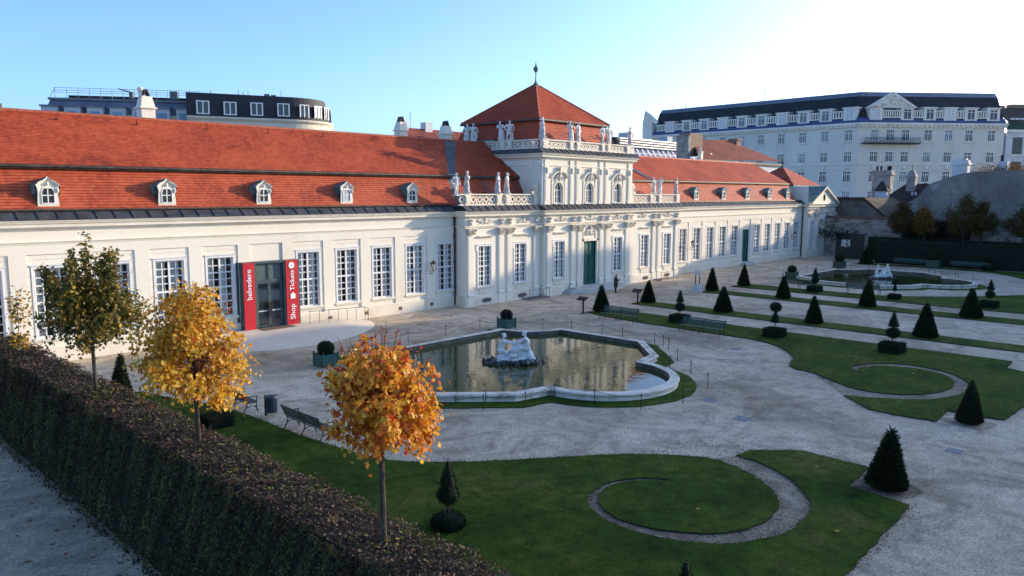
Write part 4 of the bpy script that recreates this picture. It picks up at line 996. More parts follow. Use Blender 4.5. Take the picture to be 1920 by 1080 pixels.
# pyramid roof
c0 = [(50.0, 44.0), (61.1, 44.0), (61.1, 55.2), (50.0, 55.2)]; c1 = [(50.75, 44.9), (60.35, 44.9), (60.35, 54.3), (50.75, 54.3)]; c2 = [(50.4, 44.55), (60.7, 44.55), (60.7, 54.65), (50.4, 54.65)]
apex = (55.55, 49.6, 19.3)
a = MB(); b = MB()
for i in range(4):
    j = (i+1) % 4; mm = a if i % 2 == 0 else b
    tiled(mm, (*c0[i], 12.95), (*c0[j], 12.95), (*c1[j], 15.3), (*c1[i], 15.3)); tiled(mm, (*c2[i], 15.42), (*c2[j], 15.42), apex, apex)
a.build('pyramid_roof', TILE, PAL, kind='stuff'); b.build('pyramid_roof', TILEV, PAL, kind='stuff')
m = MB(); m.prism([(x+(-.05 if x < 55 else .05), y+(-.05 if y < 49 else .05)) for x, y in c2], 15.27, 15.41, True, True); m.build('break_gutter', GUTTER, PAL)
m = MB()
for x, y in c2: m.tube([(x, y, 15.44), apex], [.10, .08], 6)
for p, q in zip(c0, c1): m.tube([(*p, 12.98), (*q, 15.3)], .08, 6)
m.build('hip_tiles', RIDGE, PAL)
m = MB(); m.lathe([(.42, -.25), (.30, 0), (.10, .28), (.055, .5), (.05, 1.15), (.12, 1.2), (.23, 1.38), (.25, 1.5), (.20, 1.66), (.09, 1.76), (.06, 1.86), (.025, 1.9), (.02, 2.25), (.002, 2.3)], (55.55, 49.6, 19.2), 10)
m.ell((55.55, 49.6, 21.12), (.07, .07, .12), 7, 5); m.build('finial', COPPER, PAL, smooth=True)
# roof hatch with ladder rails on the left side
m = MB(); m.box(49.75, 50.3, 49.4, 51.0, 12.7, 13.75); m.build('roof_hatch', COPPER, PAL)
m = MB()
for dv in (0, .4): m.tube([(49.8, 49.0-dv, 13.2), (49.3, 49.1-dv, 14.2)], .025, 5); m.tube([(48.6, 49.6-dv, 12.5), (49.5, 49.6-dv, 13.6)], .025, 5)
m.build('ladder', STEEL, PAL)

# chimneys
def chimney(u, v, z0, w, h, slim=False, m_=TRIM):
    m = MB(); m.box(u-w/2, u+w/2, v-w/2, v+w/2, z0, z0+h*.68); m.box(u-w*.62, u+w*.62, v-w*.62, v+w*.62, z0+h*.68, z0+h*.72)
    a, b = w*.52, w*.36; m.hull8([(u-a, v-a, z0+h*.72), (u+a, v-a, z0+h*.72), (u+a, v+a, z0+h*.72), (u-a, v+a, z0+h*.72), (u-b, v-b, z0+h), (u+b, v-b, z0+h), (u+b, v+b, z0+h), (u-b, v+b, z0+h)])
    o = m.build('chimney', m_, PAL)
    c = MB()
    for s in (-1, 1): c.hull8([(u+s*.22-.04, v-.24, z0+h), (u+s*.22+.04, v-.24, z0+h), (u+s*.22+.04, v+.24, z0+h), (u+s*.22-.04, v+.24, z0+h), (u-.05, v-.3, z0+h+.45), (u+.05, v-.3, z0+h+.45), (u+.05, v+.3, z0+h+.45), (u-.05, v+.3, z0+h+.45)])
    c.build('chimney_cap', GUTTER, o)
    d = MB(); d.box(u-w*.55, u+w*.55, v-w*.55, v+w*.55, z0+.65, z0+.95); d.build('flashing', COPPER, o)
chimney(20.05, 51.8, 12.6, .86, 2.45); chimney(40.9, 51.8, 12.5, .80, 2.35); chimney(45.95, 51.8, 12.5, .84, 2.35)
m = MB(); m.lathe([(.13, 0), (.12, .35), (.2, .5), (.18, .62), (.05, .68)], (19.75, 51.75, 14.95), 8); m.build('chimney_pot', TRIM, PAL)
m = MB(); m.box(88.5, 89.0, 50.4, 50.9, 12.6, 14.2); m.box(88.4, 89.1, 50.3, 51.0, 14.2, 14.3); m.lathe([(.2, 0), (.16, .5), (.05, .75)], (88.75, 50.65, 14.3), 8); m.build('chimney', TRIM, PAL)

# --- end pavilion
E0, E1, EV = 106.6, 116.6, 43.6
mb = MB(); wall_open(mb, E0, E1, 0, 7.2, EV, [(107.75, 109.0, 1.36, 5.0), (110.6, 113.0, .3, 5.3), (114.5, 115.8, 1.36, 5.0)], 1.2)
mb.quad((E0, 55, 0), (E0, EV, 0), (E0, EV, 10), (E0, 55, 10)); mb.quad((E1, EV, 0), (E1, 55, 0), (E1, 55, 7.5), (E1, EV, 7.5)); mb.quad((110.6, EV+1.2, .0), (113.0, EV+1.2, 0), (113, EV+1.2, 5.4), (110.6, EV+1.2, 5.4))
for s in (-1, 1):
    k = 8; pts = [(111.8+s*1.2*math.sin(math.pi/2*i/k), 5.3-1.1+1.1*math.cos(math.pi/2*i/k)) for i in range(k+1)]
    for i in range(k):
        a, b = pts[i], pts[i+1]; mb.quad((a[0], EV-.002, a[1]), (b[0], EV-.002, b[1]), (b[0], EV-.002, 5.31), (a[0], EV-.002, 5.31)); mb.quad((a[0], EV, a[1]), (b[0], EV, b[1]), (b[0], EV+1.2, b[1]), (a[0], EV+1.2, a[1]))
mb.build('end_pavilion_wall', PLASTER, PAL)
EW = window_meshes(1.25, 3.64)
for u in (108.37, 115.15): place_window(PAL, EW, (u, EV, 1.36), 1)
EP = [(E0, VW), (E0, EV), (E1, EV), (E1, 48)]
m = MB(); m.mould(EP, [(0, 0), (.1, 0), (.1, .8), (0, .86)]); m.build('plinth', PLINTH, PAL)
m = MB(); m.mould(EP, [(0, 6.16), (.1, 6.2), (.16, 6.33), (0, 6.36)]); m.mould(EP, [(0, 6.92), (.1, 7.04), (.3, 7.12), (.3, 7.26), (.46, 7.42), (.5, 7.475), (0, 7.48)]); m.build('cornice', TRIM, PAL)
for u in (107.05, 109.7, 113.8, 116.15):
    m = MB(); m.box(u-.32, u+.32, EV-.12, EV-.001, .86, 5.7); m.build('pilaster', PLASTER, PAL); put('capital', CAP, PAL, (u, EV-.1, 5.64)); put('frieze_bracket', BRK, PAL, (u, EV, 6.38))
for u in (108.4, 111.8, 115.0): put('trophy_relief', TRO[1], PAL, (u, EV, 6.42))
for a_, b_ in ((107.6, 109.2), (114.3, 116.0)): m = MB(); m.box(a_, b_, EV-.06, EV-.001, 5.25, 5.9); m.build('window_cornice', TRIM, PAL)
pc = 112.0; pd = 4.6
m = MB(); m.xz([(pc-pd, 7.49), (pc+pd, 7.49), (pc, 9.75)], EV-.15, EV+.3); m.build('pediment', PLASTER, PAL)
m = MB()
for s in (-1, 1): m.hull8([(pc+s*(pd+.35), EV-.5, 7.5), (pc, EV-.5, 9.78), (pc, EV+.3, 9.78), (pc+s*(pd+.35), EV+.3, 7.5), (pc+s*(pd+.45), EV-.55, 7.72), (pc, EV-.55, 10.05), (pc, EV+.3, 10.05), (pc+s*(pd+.45), EV+.3, 7.72)])
m.build('pediment_moulding', TRIM, PAL)
m = MB(); m.ell((pc, EV-.17, 8.45), (.36, .06, .55), 10, 6); m.build('oval_window', DGLASS, PAL)
m = MB()
for s in (-1, 1):
    p = [(pc, EV-.52, 10.06), (pc+s*(pd+.45), EV-.52, 7.74), (pc+s*(pd+.45), EV+3.0, 7.74), (pc, EV+3.6, 10.06)]; m.add(p, [(0, 1, 2, 3) if s < 0 else (3, 2, 1, 0)])
m.build('pediment_roof', COPPER, PAL)
b1 = [(107.0, 46.0), (116.8, 46.0), (116.8, 54.0), (107.0, 54.0)]; b0 = [(106.7, 44.0), (117.0, 44.0), (117.0, 55.4), (106.7, 55.4)]; ap = (112.0, 50.0, 13.0)
a = MB(); b = MB()
for i in range(4):
    j = (i+1) % 4; tiled(a if i % 2 == 0 else b, (*b1[i], 10.2), (*b1[j], 10.2), ap, ap, .3, 1.2)
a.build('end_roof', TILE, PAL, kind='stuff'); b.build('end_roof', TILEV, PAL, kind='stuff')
m = MB()
for i in range(4): j = (i+1) % 4; m.quad((*b0[i], 7.6), (*b0[j], 7.6), (*[x for x in b1[j]], 10.15), (*b1[i], 10.15))
m.build('end_lower_roof', METAL, PAL)
m = MB(); m.lathe([(.5, -.35), (.2, 0), (.1, .3), (.25, .5), (.2, .7), (.08, .85), (.02, 1.3)], ap, 8); m.build('finial', COPPER, PAL)
# downpipes
for u, v in ((40.15, 44.28), (106.45, 44.2), (71.75, 44.28)):
    m = MB(); m.tube([(u, v, 7.3), (u, v, .1)], .075, 8); m.lathe([(.08, 0), (.16, .1), (.16, .3)], (u, v, 6.9), 8)
    for z in (1.5, 3.5, 5.5): m.box(u-.11, u+.11, v-.09, v+.1, z, z+.06)
    m.build('downpipe', GUTTER, PAL)
m = MB(); m.tube([(116.9, EV-.1, 7.3), (116.9, EV-.1, .1)], .08, 8); m.build('downpipe', GUTTER, PAL)
# steps to the central door: three treads, bevelled in plan
for k in range(3):
    e = .42*(2-k); m = MB(); poly = [(52.4-e, 42.68), (52.6-e, 42.0), (54.0-e*.6, 41.15+.42*k), (57.2+e*.6, 41.15+.42*k), (59.4+e, 42.0), (59.9+e, 42.68)]
    m.prism(poly, .17*k, .17*(k+1)); m.build('step', STEP, PAL)
# ------------------------------------------------------------------ portal, signs, lanterns, railing by the shop entrance
ZG = .40
def bxs(*b):
    m = MB()
    for q in b: m.box(*q)
    return m
pt = thing('shop_entrance', 'glazed double door in a grey green metal frame between the two red signs', 'entrance door', (24.1, 44.120, ZG))
pf = bxs((22.98, 23.10, 43.870, 44.6, ZG, 4.62), (24.98, 25.10, 43.870, 44.6, ZG, 4.62), (23.10, 24.98, 43.870, 44.6, 4.50, 4.62), (23.10, 24.98, 44.020, 44.140, 3.30, 3.46), (23.98, 24.08, 44.020, 44.140, 3.46, 4.5), (23.10, 23.2, 44.020, 44.140, ZG, 4.5), (24.88, 24.98, 44.020, 44.140, ZG, 4.5)); pf.build('frame', PORTAL, pt)
for x0, x1 in ((23.2, 23.98), (24.08, 24.88)): bxs((x0, x1, 44.080, 44.095, 3.46, 4.5)).build('upper_pane', mat('frosted_green_glass', [(.10,.14,.13), (.13,.17,.16)], rough=.15) if x0 < 23.5 else MATS['frosted_green_glass'], pt)
for x0, x1 in ((23.2, 24.03), (24.05, 24.88)):
    l = bxs((x0, x0+.09, 44.050, 44.120, ZG+.03, 3.3), (x1-.09, x1, 44.050, 44.120, ZG+.03, 3.3), (x0+.09, x1-.09, 44.050, 44.120, ZG+.03, ZG+.18), (x0+.09, x1-.09, 44.050, 44.120, 3.2, 3.3)).build('door_leaf', PORTAL, pt)
    bxs((x0+.09, x1-.09, 44.080, 44.095, ZG+.18, 3.2)).build('door_pane', DGLASS, l)
    bxs((x0+.09, x1-.09, 44.065, 44.078, 1.42, 1.50)).build('safety_stripe', GREYW, l)
    xx = x1-.12 if x0 < 23.5 else x0+.06; bxs((xx, xx+.06, 43.970, 44.020, 1.1, 2.0)).build('handle', IRON, l)
bxs((22.0, 26.1, 44.35, 44.6, ZG, 4.62)).build('rear_panel', PORTAL, pt)
bxs((23.0, 25.3, 42.95, 43.80, .385, .412)).build('door_mat', DARKROOM, pt)
def sign(name, label, u0, u1, v0):
    t = thing(name, label, 'sign', ((u0+u1)/2, v0, ZG), 'red signs at the shop entrance')
    bxs((u0, u1, v0, v0+.03, ZG, 4.6)).build('face', RED, t); bxs((u0-.02, u1+.12, v0+.031, 44.3, ZG-.01, 4.62)).build('casing', PORTAL, t)
    return t
s1 = sign('entrance_sign', 'red upright sign with the white word belvedere beside the shop door', 22.22, 22.96, 43.820)
s2 = sign('entrance_sign', 'red upright sign with white words Shop and Tickets beside the shop door', 25.12, 25.98, 43.820)
def vtext(t, txt, size, uc, z, v, bold=.009):
    me = text_mesh('lettering', txt, size, WHITE, bold); xs = [p.co.x for p in me.vertices]; ys = [p.co.y for p in me.vertices]; w = max(xs)
    # reads upwards: text x -> z, text y -> -u
    h = size*.72
    for p in me.vertices: x, y, z_ = p.co; p.co = (-(y-h*.35), -z_, x)
    return put('lettering', me, t, (uc, v, z)), w
vtext(s1, 'belvedere', .48, 22.60, 2.28, 43.810, .003)
_, w_ = vtext(s2, 'Shop', .50, 25.56, .75, 43.810, .003)
m = bxs((25.40, 25.73, 43.790, 43.818, 2.10, 2.42)); m.box(25.49, 25.64, 43.790, 43.818, 2.42, 2.50); m.build('bag_symbol', WHITE, s2)
vtext(s2, 'Tickets', .455, 25.56, 2.62, 43.810, .003)
m = MB(); m.xz([(25.52+.21*math.cos(2*math.pi*i/20), 4.27+.21*math.sin(2*math.pi*i/20)) for i in range(20)], 43.795, 43.818); m.build('information_symbol', WHITE, s2)
m = bxs((25.46, 25.58, 43.782, 43.794, 4.255, 4.285)); m.box(25.40, 25.43, 43.782, 43.794, 4.255, 4.285); m.build('information_letter', RED, s2)

rl = thing('railing', 'thin grey metal railing along the wall right of the red signs', 'railing', (28.6, 43.1, .35))
m = MB(); m.tube([(26.2, 43.05, 1.25), (30.7, 43.05, 1.08), (30.95, 43.12, .95), (30.95, 43.12, .1)], .022, 6); m.build('handrail', STEEL, rl)
for i in range(7):
    x = 26.3+.72*i; m = MB(); m.tube([(x, 43.05, .40-.06*i if i > 2 else .38), (x, 43.05, 1.245-.028*i)], .018, 6); m.build('post', STEEL, rl)
def lantern(u, v, z, label):
    t = thing('wall_lantern', label, 'lantern', (u, v, z), 'wall lanterns on the palace')
    m = MB(); m.lathe([(.30, .52), (.20, .62), (.10, .72), (.03, .76), (.03, .84)], (u, v-.55, z), 6); m.lathe([(.12, 0), (.12, .03)], (u, v-.55, z), 6)
    for i in range(6):
        a = 2*math.pi*i/6; m.tube([(u+.12*math.cos(a), v-.55+.12*math.sin(a), z+.02), (u+.24*math.cos(a), v-.55+.24*math.sin(a), z+.53)], .014, 4)
    m.build('lantern_cap', GUTTER, t)
    g_ = MB(); g_.lathe([(.11, .03), (.225, .52)], (u, v-.55, z), 6); g_.build('lantern_glass', LAMPG, t)
    b = MB(); b.tube([(u, v, z-.25), (u, v-.3, z-.28), (u, v-.55, z-.02)], .025, 6); b.tube([(u, v, z+.1), (u, v-.3, z-.1), (u, v-.5, z-.02)], .018, 5); b.build('bracket', IRON, t)
lantern(37.6, VW, 3.05, 'wall lantern left of the dark downpipe, nearest the shop entrance')
lantern(75.9, VW, 2.95, 'wall lantern just right of the central block, between two tall windows')
lantern(103.3, VW, 2.95, 'wall lantern at the far end of the wing, before the gabled end pavilion')

# ------------------------------------------------------------------ statues
def C_(a, ra, b, rb): return ('c', a, ra, b, rb)
def E_(c, r, rot=None): return ('e', c, r) if rot is None else ('e', c, r, rot)
def figure(pose):
    """1.55 m stone figure on a small plinth, facing -y"""
    P = [E_((0, 0, .03), (.27, .22, .06))]
    hs, sw, lean, arms, robe = pose
    hip = (.03*hs, 0, .80); ch = (.02*hs+lean*.05, -.0, 1.16); nk = (lean*.08, -.01, 1.33); hd = (lean*.10, -.03, 1.46)
    P += [C_((.08+.02*hs, 0, .08), .055, (.09+.02*hs, -.01, .45), .068), C_((.09+.02*hs, -.01, .45), .075, (.08+.03*hs, 0, .80), .10)]
    P += [C_((-.10-.05*hs, -.08, .08), .05, (-.09, -.10*abs(hs), .44), .062), C_((-.09, -.10*abs(hs), .44), .072, (-.06, 0, .80), .10)]
    P += [E_((.10, -.09, .08), (.05, .11, .04)), E_((-.14, -.16, .08), (.05, .11, .04))]
    P += [E_(hip, (.16, .115, .13)), C_(hip, .13, ch, .145), E_(ch, (.19, .12, .14)), E_((ch[0], ch[1]+.0, 1.25), (.21, .09, .07)), C_(nk, .055, hd, .06), E_((hd[0], hd[1], hd[2]+.03), (.075, .09, .105)), E_((hd[0], hd[1]+.02, hd[2]+.07), (.088, .095, .08)), E_((hd[0]+.01, hd[1]-.09, hd[2]+.02), (.016, .03, .03))]
    for s, (el, ha) in zip((-1, 1), arms):
        sh = (ch[0]+s*.20, 0, 1.26); P += [E_(sh, (.075, .07, .075)), C_(sh, .06, el, .048), C_(el, .048, ha, .036), E_(ha, (.045, .045, .05))]
    if robe >= 1:
        for i in range(7):
            a = -2.6+i*.62; P.append(C_((.13*math.cos(a), .10*math.sin(a)+.02, .82), .06, (.19*math.cos(a+.2), .15*math.sin(a+.2)+.03, .10), .055))
    if robe >= 2: P += [C_((-.2, .02, 1.28), .06, (.17, -.06, .85), .07), C_((.17, -.02, .9), .07, (.26, .04, .35), .05)]
    if robe == 0: P += [C_((.02, .12, 1.2), .05, (.2, .12, .6), .07), C_((.2, .12, .6), .08, (.2, .10, .08), .10), C_((-.16, -.05, .86), .045, (.16, -.05, .80), .05)]
    return P
poses = [
 (1, 0, .5, [((-.30, .02, 1.0), (-.22, -.06, .80)), ((.31, .02, 1.0), (.28, -.08, .78))], 0),
 (-1, 0, -1, [((-.28, -.10, 1.05), (-.02, -.17, 1.22)), ((.30, -.03, 1.02), (.16, -.18, 1.05))], 1),
 (1, 0, 1, [((-.30, .04, 1.02), (-.30, -.1, .80)), ((.33, -.04, 1.14), (.20, -.14, 1.42))], 2),
 (-1, 0, 0, [((-.30, .0, 1.02), (-.12, -.17, 1.0)), ((.30, .02, 1.02), (.34, -.05, .80))], 2),
 (1, 0, -1, [((-.38, -.04, 1.24), (-.36, -.12, 1.50)), ((.30, .0, 1.0), (.20, -.14, .86))], 0)]
SM = [body_mesh('stone_figure', figure(p), .028, STATUE, 2) for p in poses]
STL = [
 (39.6, 43.55, 8.70, 0, 0, 1.10, 'white stone statue at the outer left end of the lower balustrade, arms hanging down'),
 (40.75, 43.5, 8.91, 1, .9, 1.07, 'white stone statue second from the left on the lower balustrade, head turned right'),
 (44.2, 43.5, 8.91, 3, .7, 1.06, 'white stone statue left of the close pair on the lower left balustrade'),
 (45.25, 43.5, 8.91, 2, .8, 1.06, 'white stone statue with raised hand, right of the pair on the lower left balustrade'),
 (49.45, 43.35, 13.58, 2, 1.0, 1.12, 'broad draped stone statue on the front left corner of the upper balustrade'),
 (53.2, 43.3, 13.58, 1, -.3, 1.06, 'stone statue left of the pair nearest the corner on the upper front balustrade'),
 (54.25, 43.3, 13.58, 3, .2, 1.04, 'stone statue right of the pair nearest the corner on the upper front balustrade'),
 (57.85, 43.3, 13.58, 0, .1, 1.04, 'stone statue left of the second pair on the upper front balustrade'),
 (58.8, 43.3, 13.58, 3, -.2, 1.04, 'stone statue right of the second pair on the upper front balustrade'),
 (62.4, 43.35, 13.58, 4, .4, 1.08, 'stone statue with a raised arm on the front right corner of the upper balustrade'),
 (49.2, 47.05, 13.58, 0, -.9, 1.05, 'stone statue right of the close pair on the left side of the upper balustrade'),
 (49.2, 48.0, 13.58, 1, -1.3, 1.05, 'stone statue left of the close pair on the left side of the upper balustrade'),
 (49.2, 51.6, 13.58, 3, -1.2, 1.06, 'stone statue on the left side of the upper balustrade, second from its back end'),
 (49.2, 52.55, 13.58, 2, -1.5, 1.06, 'rearmost stone statue on the left side of the upper balustrade'),
 (67.1, 43.5, 8.91, 1, .2, 1.05, 'stone statue left of the pair on the lower right balustrade'),
 (68.1, 43.5, 8.91, 2, -.3, 1.05, 'stone statue with raised arm, right of the pair on the lower right balustrade'),
 (71.4, 43.5, 8.91, 3, .5, 1.05, 'grey stone statue alone at the outer right end of the lower balustrade')]
for u, v, z, k, rz, s, lab in STL:
    o = put('balustrade_statue', SM[k], None, (u, v, z), rz, (s, s, s)); o.scale = (s*1.28, s*1.2, s); tag(o, lab, 'statue', 'statues on the palace balustrades')
m = bxs((62.75, 63.25, 43.4, 43.9, 12.4, 13.3)); m.lathe([(.3, 0), (.32, .1), (.1, .3)], (63.0, 43.65, 13.3), 8); m.build('corner_block', TRIM, PAL)

# ------------------------------------------------------------------ fountain sculpture
def ring_of_rocks(n, rx, ry, s, seed):
    q = random.Random(seed); P = []
    for i in range(n):
        a = 2*math.pi*i/n+q.uniform(-.1, .1); k = q.uniform(.72, 1.05); P.append(('e', (rx*k*math.cos(a), ry*k*math.sin(a), q.uniform(.02, .16)), (q.uniform(.7, 1.4)*s, q.uniform(.7, 1.3)*s, q.uniform(.6, 1.3)*s)))
    return P
def sculpture(name, label, u, v, rz, sc=1.0):
    t = thing(name, label, 'sculpture', (u, v, .10), 'sculpture groups in the fountain basins')
    def part(nm, prims, vox, m): put(nm, body_mesh(nm, prims, vox, m, 2), t, (u, v, .10), 0)
    part('wet_rocks', ring_of_rocks(26, 1.55, .85, .17, 2)+ring_of_rocks(16, 1.2, .6, .16, 5)+[E_((0, 0, .05), (1.3, .65, .14))], .035, ROCK)
    q = random.Random(4)
    rockp = [E_((0, 0, .22), (.95, .45, .22)), E_((.15, .05, .5), (.50, .34, .34)), E_((.62, .05, .36), (.38, .32, .34)), E_((-.55, 0, .3), (.42, .3, .2)), E_((.05, -.1, .75), (.28, .22, .25)), E_((.95, -.05, .2), (.25, .2, .2))]
    rockp += [E_((q.uniform(-.9, .9), q.uniform(-.42, .1), q.uniform(.15, .5)), (q.uniform(.1, .25), .14, q.uniform(.08, .18))) for _ in range(16)]
    part('carved_rock', rockp, .03, MARBLE)
    def head(c, f): return [E_(c, (.105, .115, .13)), E_((c[0]-f*.02, c[1]+.01, c[2]+.05), (.125, .125, .10)), E_((c[0]+f*.11, c[1]-.03, c[2]-.01), (.03, .025, .03)), E_((c[0]+f*.07, c[1]-.03, c[2]-.09), (.05, .05, .04))]
    # kneeling figure on the left, pulling to the right
    A = [E_((-.72, 0, .72), (.17, .15, .17)), C_((-.72, 0, .74), .15, (-.62, 0, 1.10), .155), E_((-.60, 0, 1.17), (.14, .21, .14)), C_((-.57, 0, 1.25), .06, (-.55, 0, 1.40), .06)] + head((-.53, 0, 1.50), 1)
    A += [C_((-.58, -.19, 1.20), .07, (-.28, -.16, 1.13), .055), C_((-.28, -.16, 1.13), .052, (-.02, -.10, 1.04), .04), C_((-.58, .19, 1.2), .07, (-.26, .16, 1.18), .055), C_((-.26, .16, 1.18), .052, (-.02, .08, 1.08), .04), E_((0, -.1, 1.04), (.06, .05, .05)), E_((0, .08, 1.08), (.06, .05, .05))]
    A += [C_((-.72, -.1, .70), .13, (-.40, -.2, .62), .10), C_((-.40, -.2, .62), .09, (-.66, -.24, .30), .065), C_((-.74, .1, .68), .13, (-.55, .2, .42), .1), C_((-.55, .2, .42), .09, (-.95, .2, .3), .06), E_((-.62, -.28, .24), (.13, .06, .05))]
    part('kneeling_figure', A, .022, MARBLE)
    # seated figure on the right, leaning back
    B = [E_((.72, 0, .80), (.18, .16, .16)), C_((.72, 0, .82), .155, (.66, 0, 1.22), .165), E_((.64, 0, 1.28), (.14, .22, .14)), C_((.61, 0, 1.36), .062, (.58, 0, 1.50), .062)] + head((.55, 0, 1.61), -1)
    B += [C_((.62, -.2, 1.31), .07, (.36, -.18, 1.20), .055), C_((.36, -.18, 1.2), .052, (.10, -.1, 1.10), .042), C_((.62, .2, 1.3), .07, (.34, .16, 1.24), .055), C_((.34, .16, 1.24), .05, (.12, .06, 1.14), .04), E_((.08, -.1, 1.10), (.06, .05, .05)), E_((.1, .06, 1.14), (.06, .05, .05))]
    B += [C_((.70, -.1, .78), .135, (.28, -.2, .86), .10), C_((.28, -.2, .86), .09, (.20, -.26, .44), .065), E_((.12, -.3, .40), (.13, .06, .05)), C_((.72, .1, .76), .135, (.42, .2, .78), .1), C_((.42, .2, .78), .09, (.40, .22, .4), .06), C_((.8, -.12, .8), .1, (.86, -.25, .35), .14), C_((.85, -.1, .7), .1, (1.05, -.2, .3), .08)]
    part('seated_figure', B, .022, MARBLE)
    F_ = [C_((-.02, 0, 1.12), .07, (.2, -.02, .98), .13), C_((.2, -.02, .98), .13, (.42, -.05, .92), .10), C_((.42, -.05, .92), .09, (.55, -.1, 1.0), .04), E_((.0, 0, 1.16), (.08, .07, .06)), E_((.56, -.1, 1.05), (.05, .03, .1))]
    part('carved_fish', F_, .022, MARBLE)
    t.rotation_euler = (0, 0, rz); t.scale = (sc, sc, sc)
    return t
sculpture('fountain_sculpture', 'white marble group of two wrestling figures on dark rocks in the near basin', 28.35, 26.7, R(-46), .98)
t2 = sculpture('fountain_sculpture', 'small white marble figure group standing in the distant basin by the hedge', 84.6, 26.3, R(-46), .9)

# ------------------------------------------------------------------ chain fences round the basins
def chain_fence(label, pts, closed, loc):
    t = thing('chain_fence', label, 'chain fence', loc, 'chain fences round the basins')
    pm = MB(); pm.lathe([(.018, 0), (.016, .62), (.028, .64), (.028, .68), (.008, .71)], (0,0,0), 6); me = pm.mesh('post', IRON)
    for x, y in pts: put('post', me, t, (x, y, 0))
    for i in range(len(pts) if closed else len(pts)-1):
        a = Vector((*pts[i], .62)); b = Vector((*pts[(i+1) % len(pts)], .62)); k = 8; L = (b-a).length
        c = MB(); c.tube([a.lerp(b, j/k) - Vector((0, 0, 4*(.06+.035*L)*(j/k)*(1-j/k))) for j in range(k+1)], .009, 4, False); c.build('chain', IRON, t)
    return t
np_ = [(25.3, 19.1), (24.9, 21.0), (22.9, 20.9), (21.4, 21.9), (19.4, 23.6), (19.3, 27), (19.5, 30.3), (20.4, 32.4), (22.2, 34.2), (25.0, 35.3), (28.2, 35.3), (31.2, 35.3), (34.2, 35.3), (35.7, 33.5), (37.4, 32.6), (38.2, 30.8), (38.3, 28.4), (38.4, 26.9), (38.3, 24.5), (38.0, 23.7), (37.3, 22.9), (35.3, 21.1), (33.4, 20.4), (33.1, 19.0), (31.2, 17.0), (28.0, 16.4), (26.0, 17.2)]
chain_fence('thin iron posts and sagging chains round the near fountain basin', np_, True, (28.75, 26.5, 0))
chain_fence('thin iron posts and chains round the distant fountain basin', [(x+54.85, y-.35) for x, y in np_], True, (83.6, 26.2, 0))

# ------------------------------------------------------------------ benches
def bench(label, x, y, rz, L=2.75, group='green slatted benches in the parterre'):
    t = thing('park_bench', label, 'bench', (0, 0, 0), group)
    for i in range(5):
        bxs((-L/2, L/2, -.05+.095*i-.2, .03+.095*i-.2, .435-.006*i, .465-.006*i)).build('slat', GREEN, t)
    for i in range(4):
        z = .54+.105*i; yy = .25+.045*i; m = MB(); m.hull8([(-L/2, yy, z), (L/2, yy, z), (L/2, yy+.03, z), (-L/2, yy+.03, z), (-L/2, yy+.035, z+.08), (L/2, yy+.035, z+.08), (L/2, yy+.065, z+.08), (-L/2, yy+.065, z+.08)]); m.build('slat', GREEN, t)
    for s in (-L/2+.08, 0, L/2-.08):
        m = MB(); m.tube([(s, -.3, 0), (s, -.22, .2), (s, -.26, .40), (s, .2, .41), (s, .28, .6), (s, .44, .95)], .024, 6); m.tube([(s, .36, 0), (s, .22, .22), (s, .18, .4)], .024, 6); m.tube([(s, -.24, .2), (s, .0, .28), (s, .24, .2)], .016, 5); m.build('leg', IRON, t)
        if s:
            a = MB(); a.tube([(s, -.24, .41), (s, -.27, .58), (s, -.2, .66), (s, .1, .65), (s, .33, .68)], .02, 6); a.tube([(s, -.2, .66), (s, -.3, .64), (s, -.29, .57)], .018, 5); a.build('arm', IRON, t)
    t.location = (x, y, 0); t.rotation_euler = (0, 0, rz)
    return t
W_ = R(-90)   # bench front (-y) turned towards -x
bench('long green bench on the middle lawn edge right of the left lectern', 43.55, 30.9, W_, 3.0)
bench('long green bench on the middle lawn edge before the square clipped box', 43.25, 24.2, W_, 3.1)
bench('green bench before the distant basin, behind a narrow topiary of cone and ball', 70.6, 29.3, R(90), 3.0)
bench('green bench before the distant basin, half hidden by a dark yew cone', 71.4, 23.7, R(90), 2.9)
bench('dark green bench below the yellow maple, left of the litter bin', 14.55, 29.4, R(90), 2.0)
bench('dark green bench seen from behind its back beside the orange maple', 14.75, 24.4, R(90), 2.6)
bench('left one of two blue grey benches along the far hedge', 102.6, 28.6, W_, 4.4)
bench('right one of two blue grey benches along the far hedge', 102.9, 22.3, W_, 4.4)

# bin
t = thing('litter_bin', 'round blue grey litter bin hung on a post between two benches', 'litter bin', (14.8, 27.5, 0))
m = MB(); m.lathe([(.20, .18), (.22, .22), (.23, .70), (.235, .74)], (14.85, 27.35, 0), 14); m.build('bin_body', BIN, t)
m = MB(); m.lathe([(.26, .74), (.27, .78), (.24, .86), (.10, .90), (.01, .905)], (14.85, 27.35, 0), 14); m.build('bin_lid', BIN, t)
m = MB(); m.box(14.72, 14.80, 27.62, 27.70, 0, .84); m.box(14.74, 14.80, 27.50, 27.62, .72, .76); m.box(14.74, 14.8, 27.5, 27.62, .3, .34); m.build('post', IRON, t)

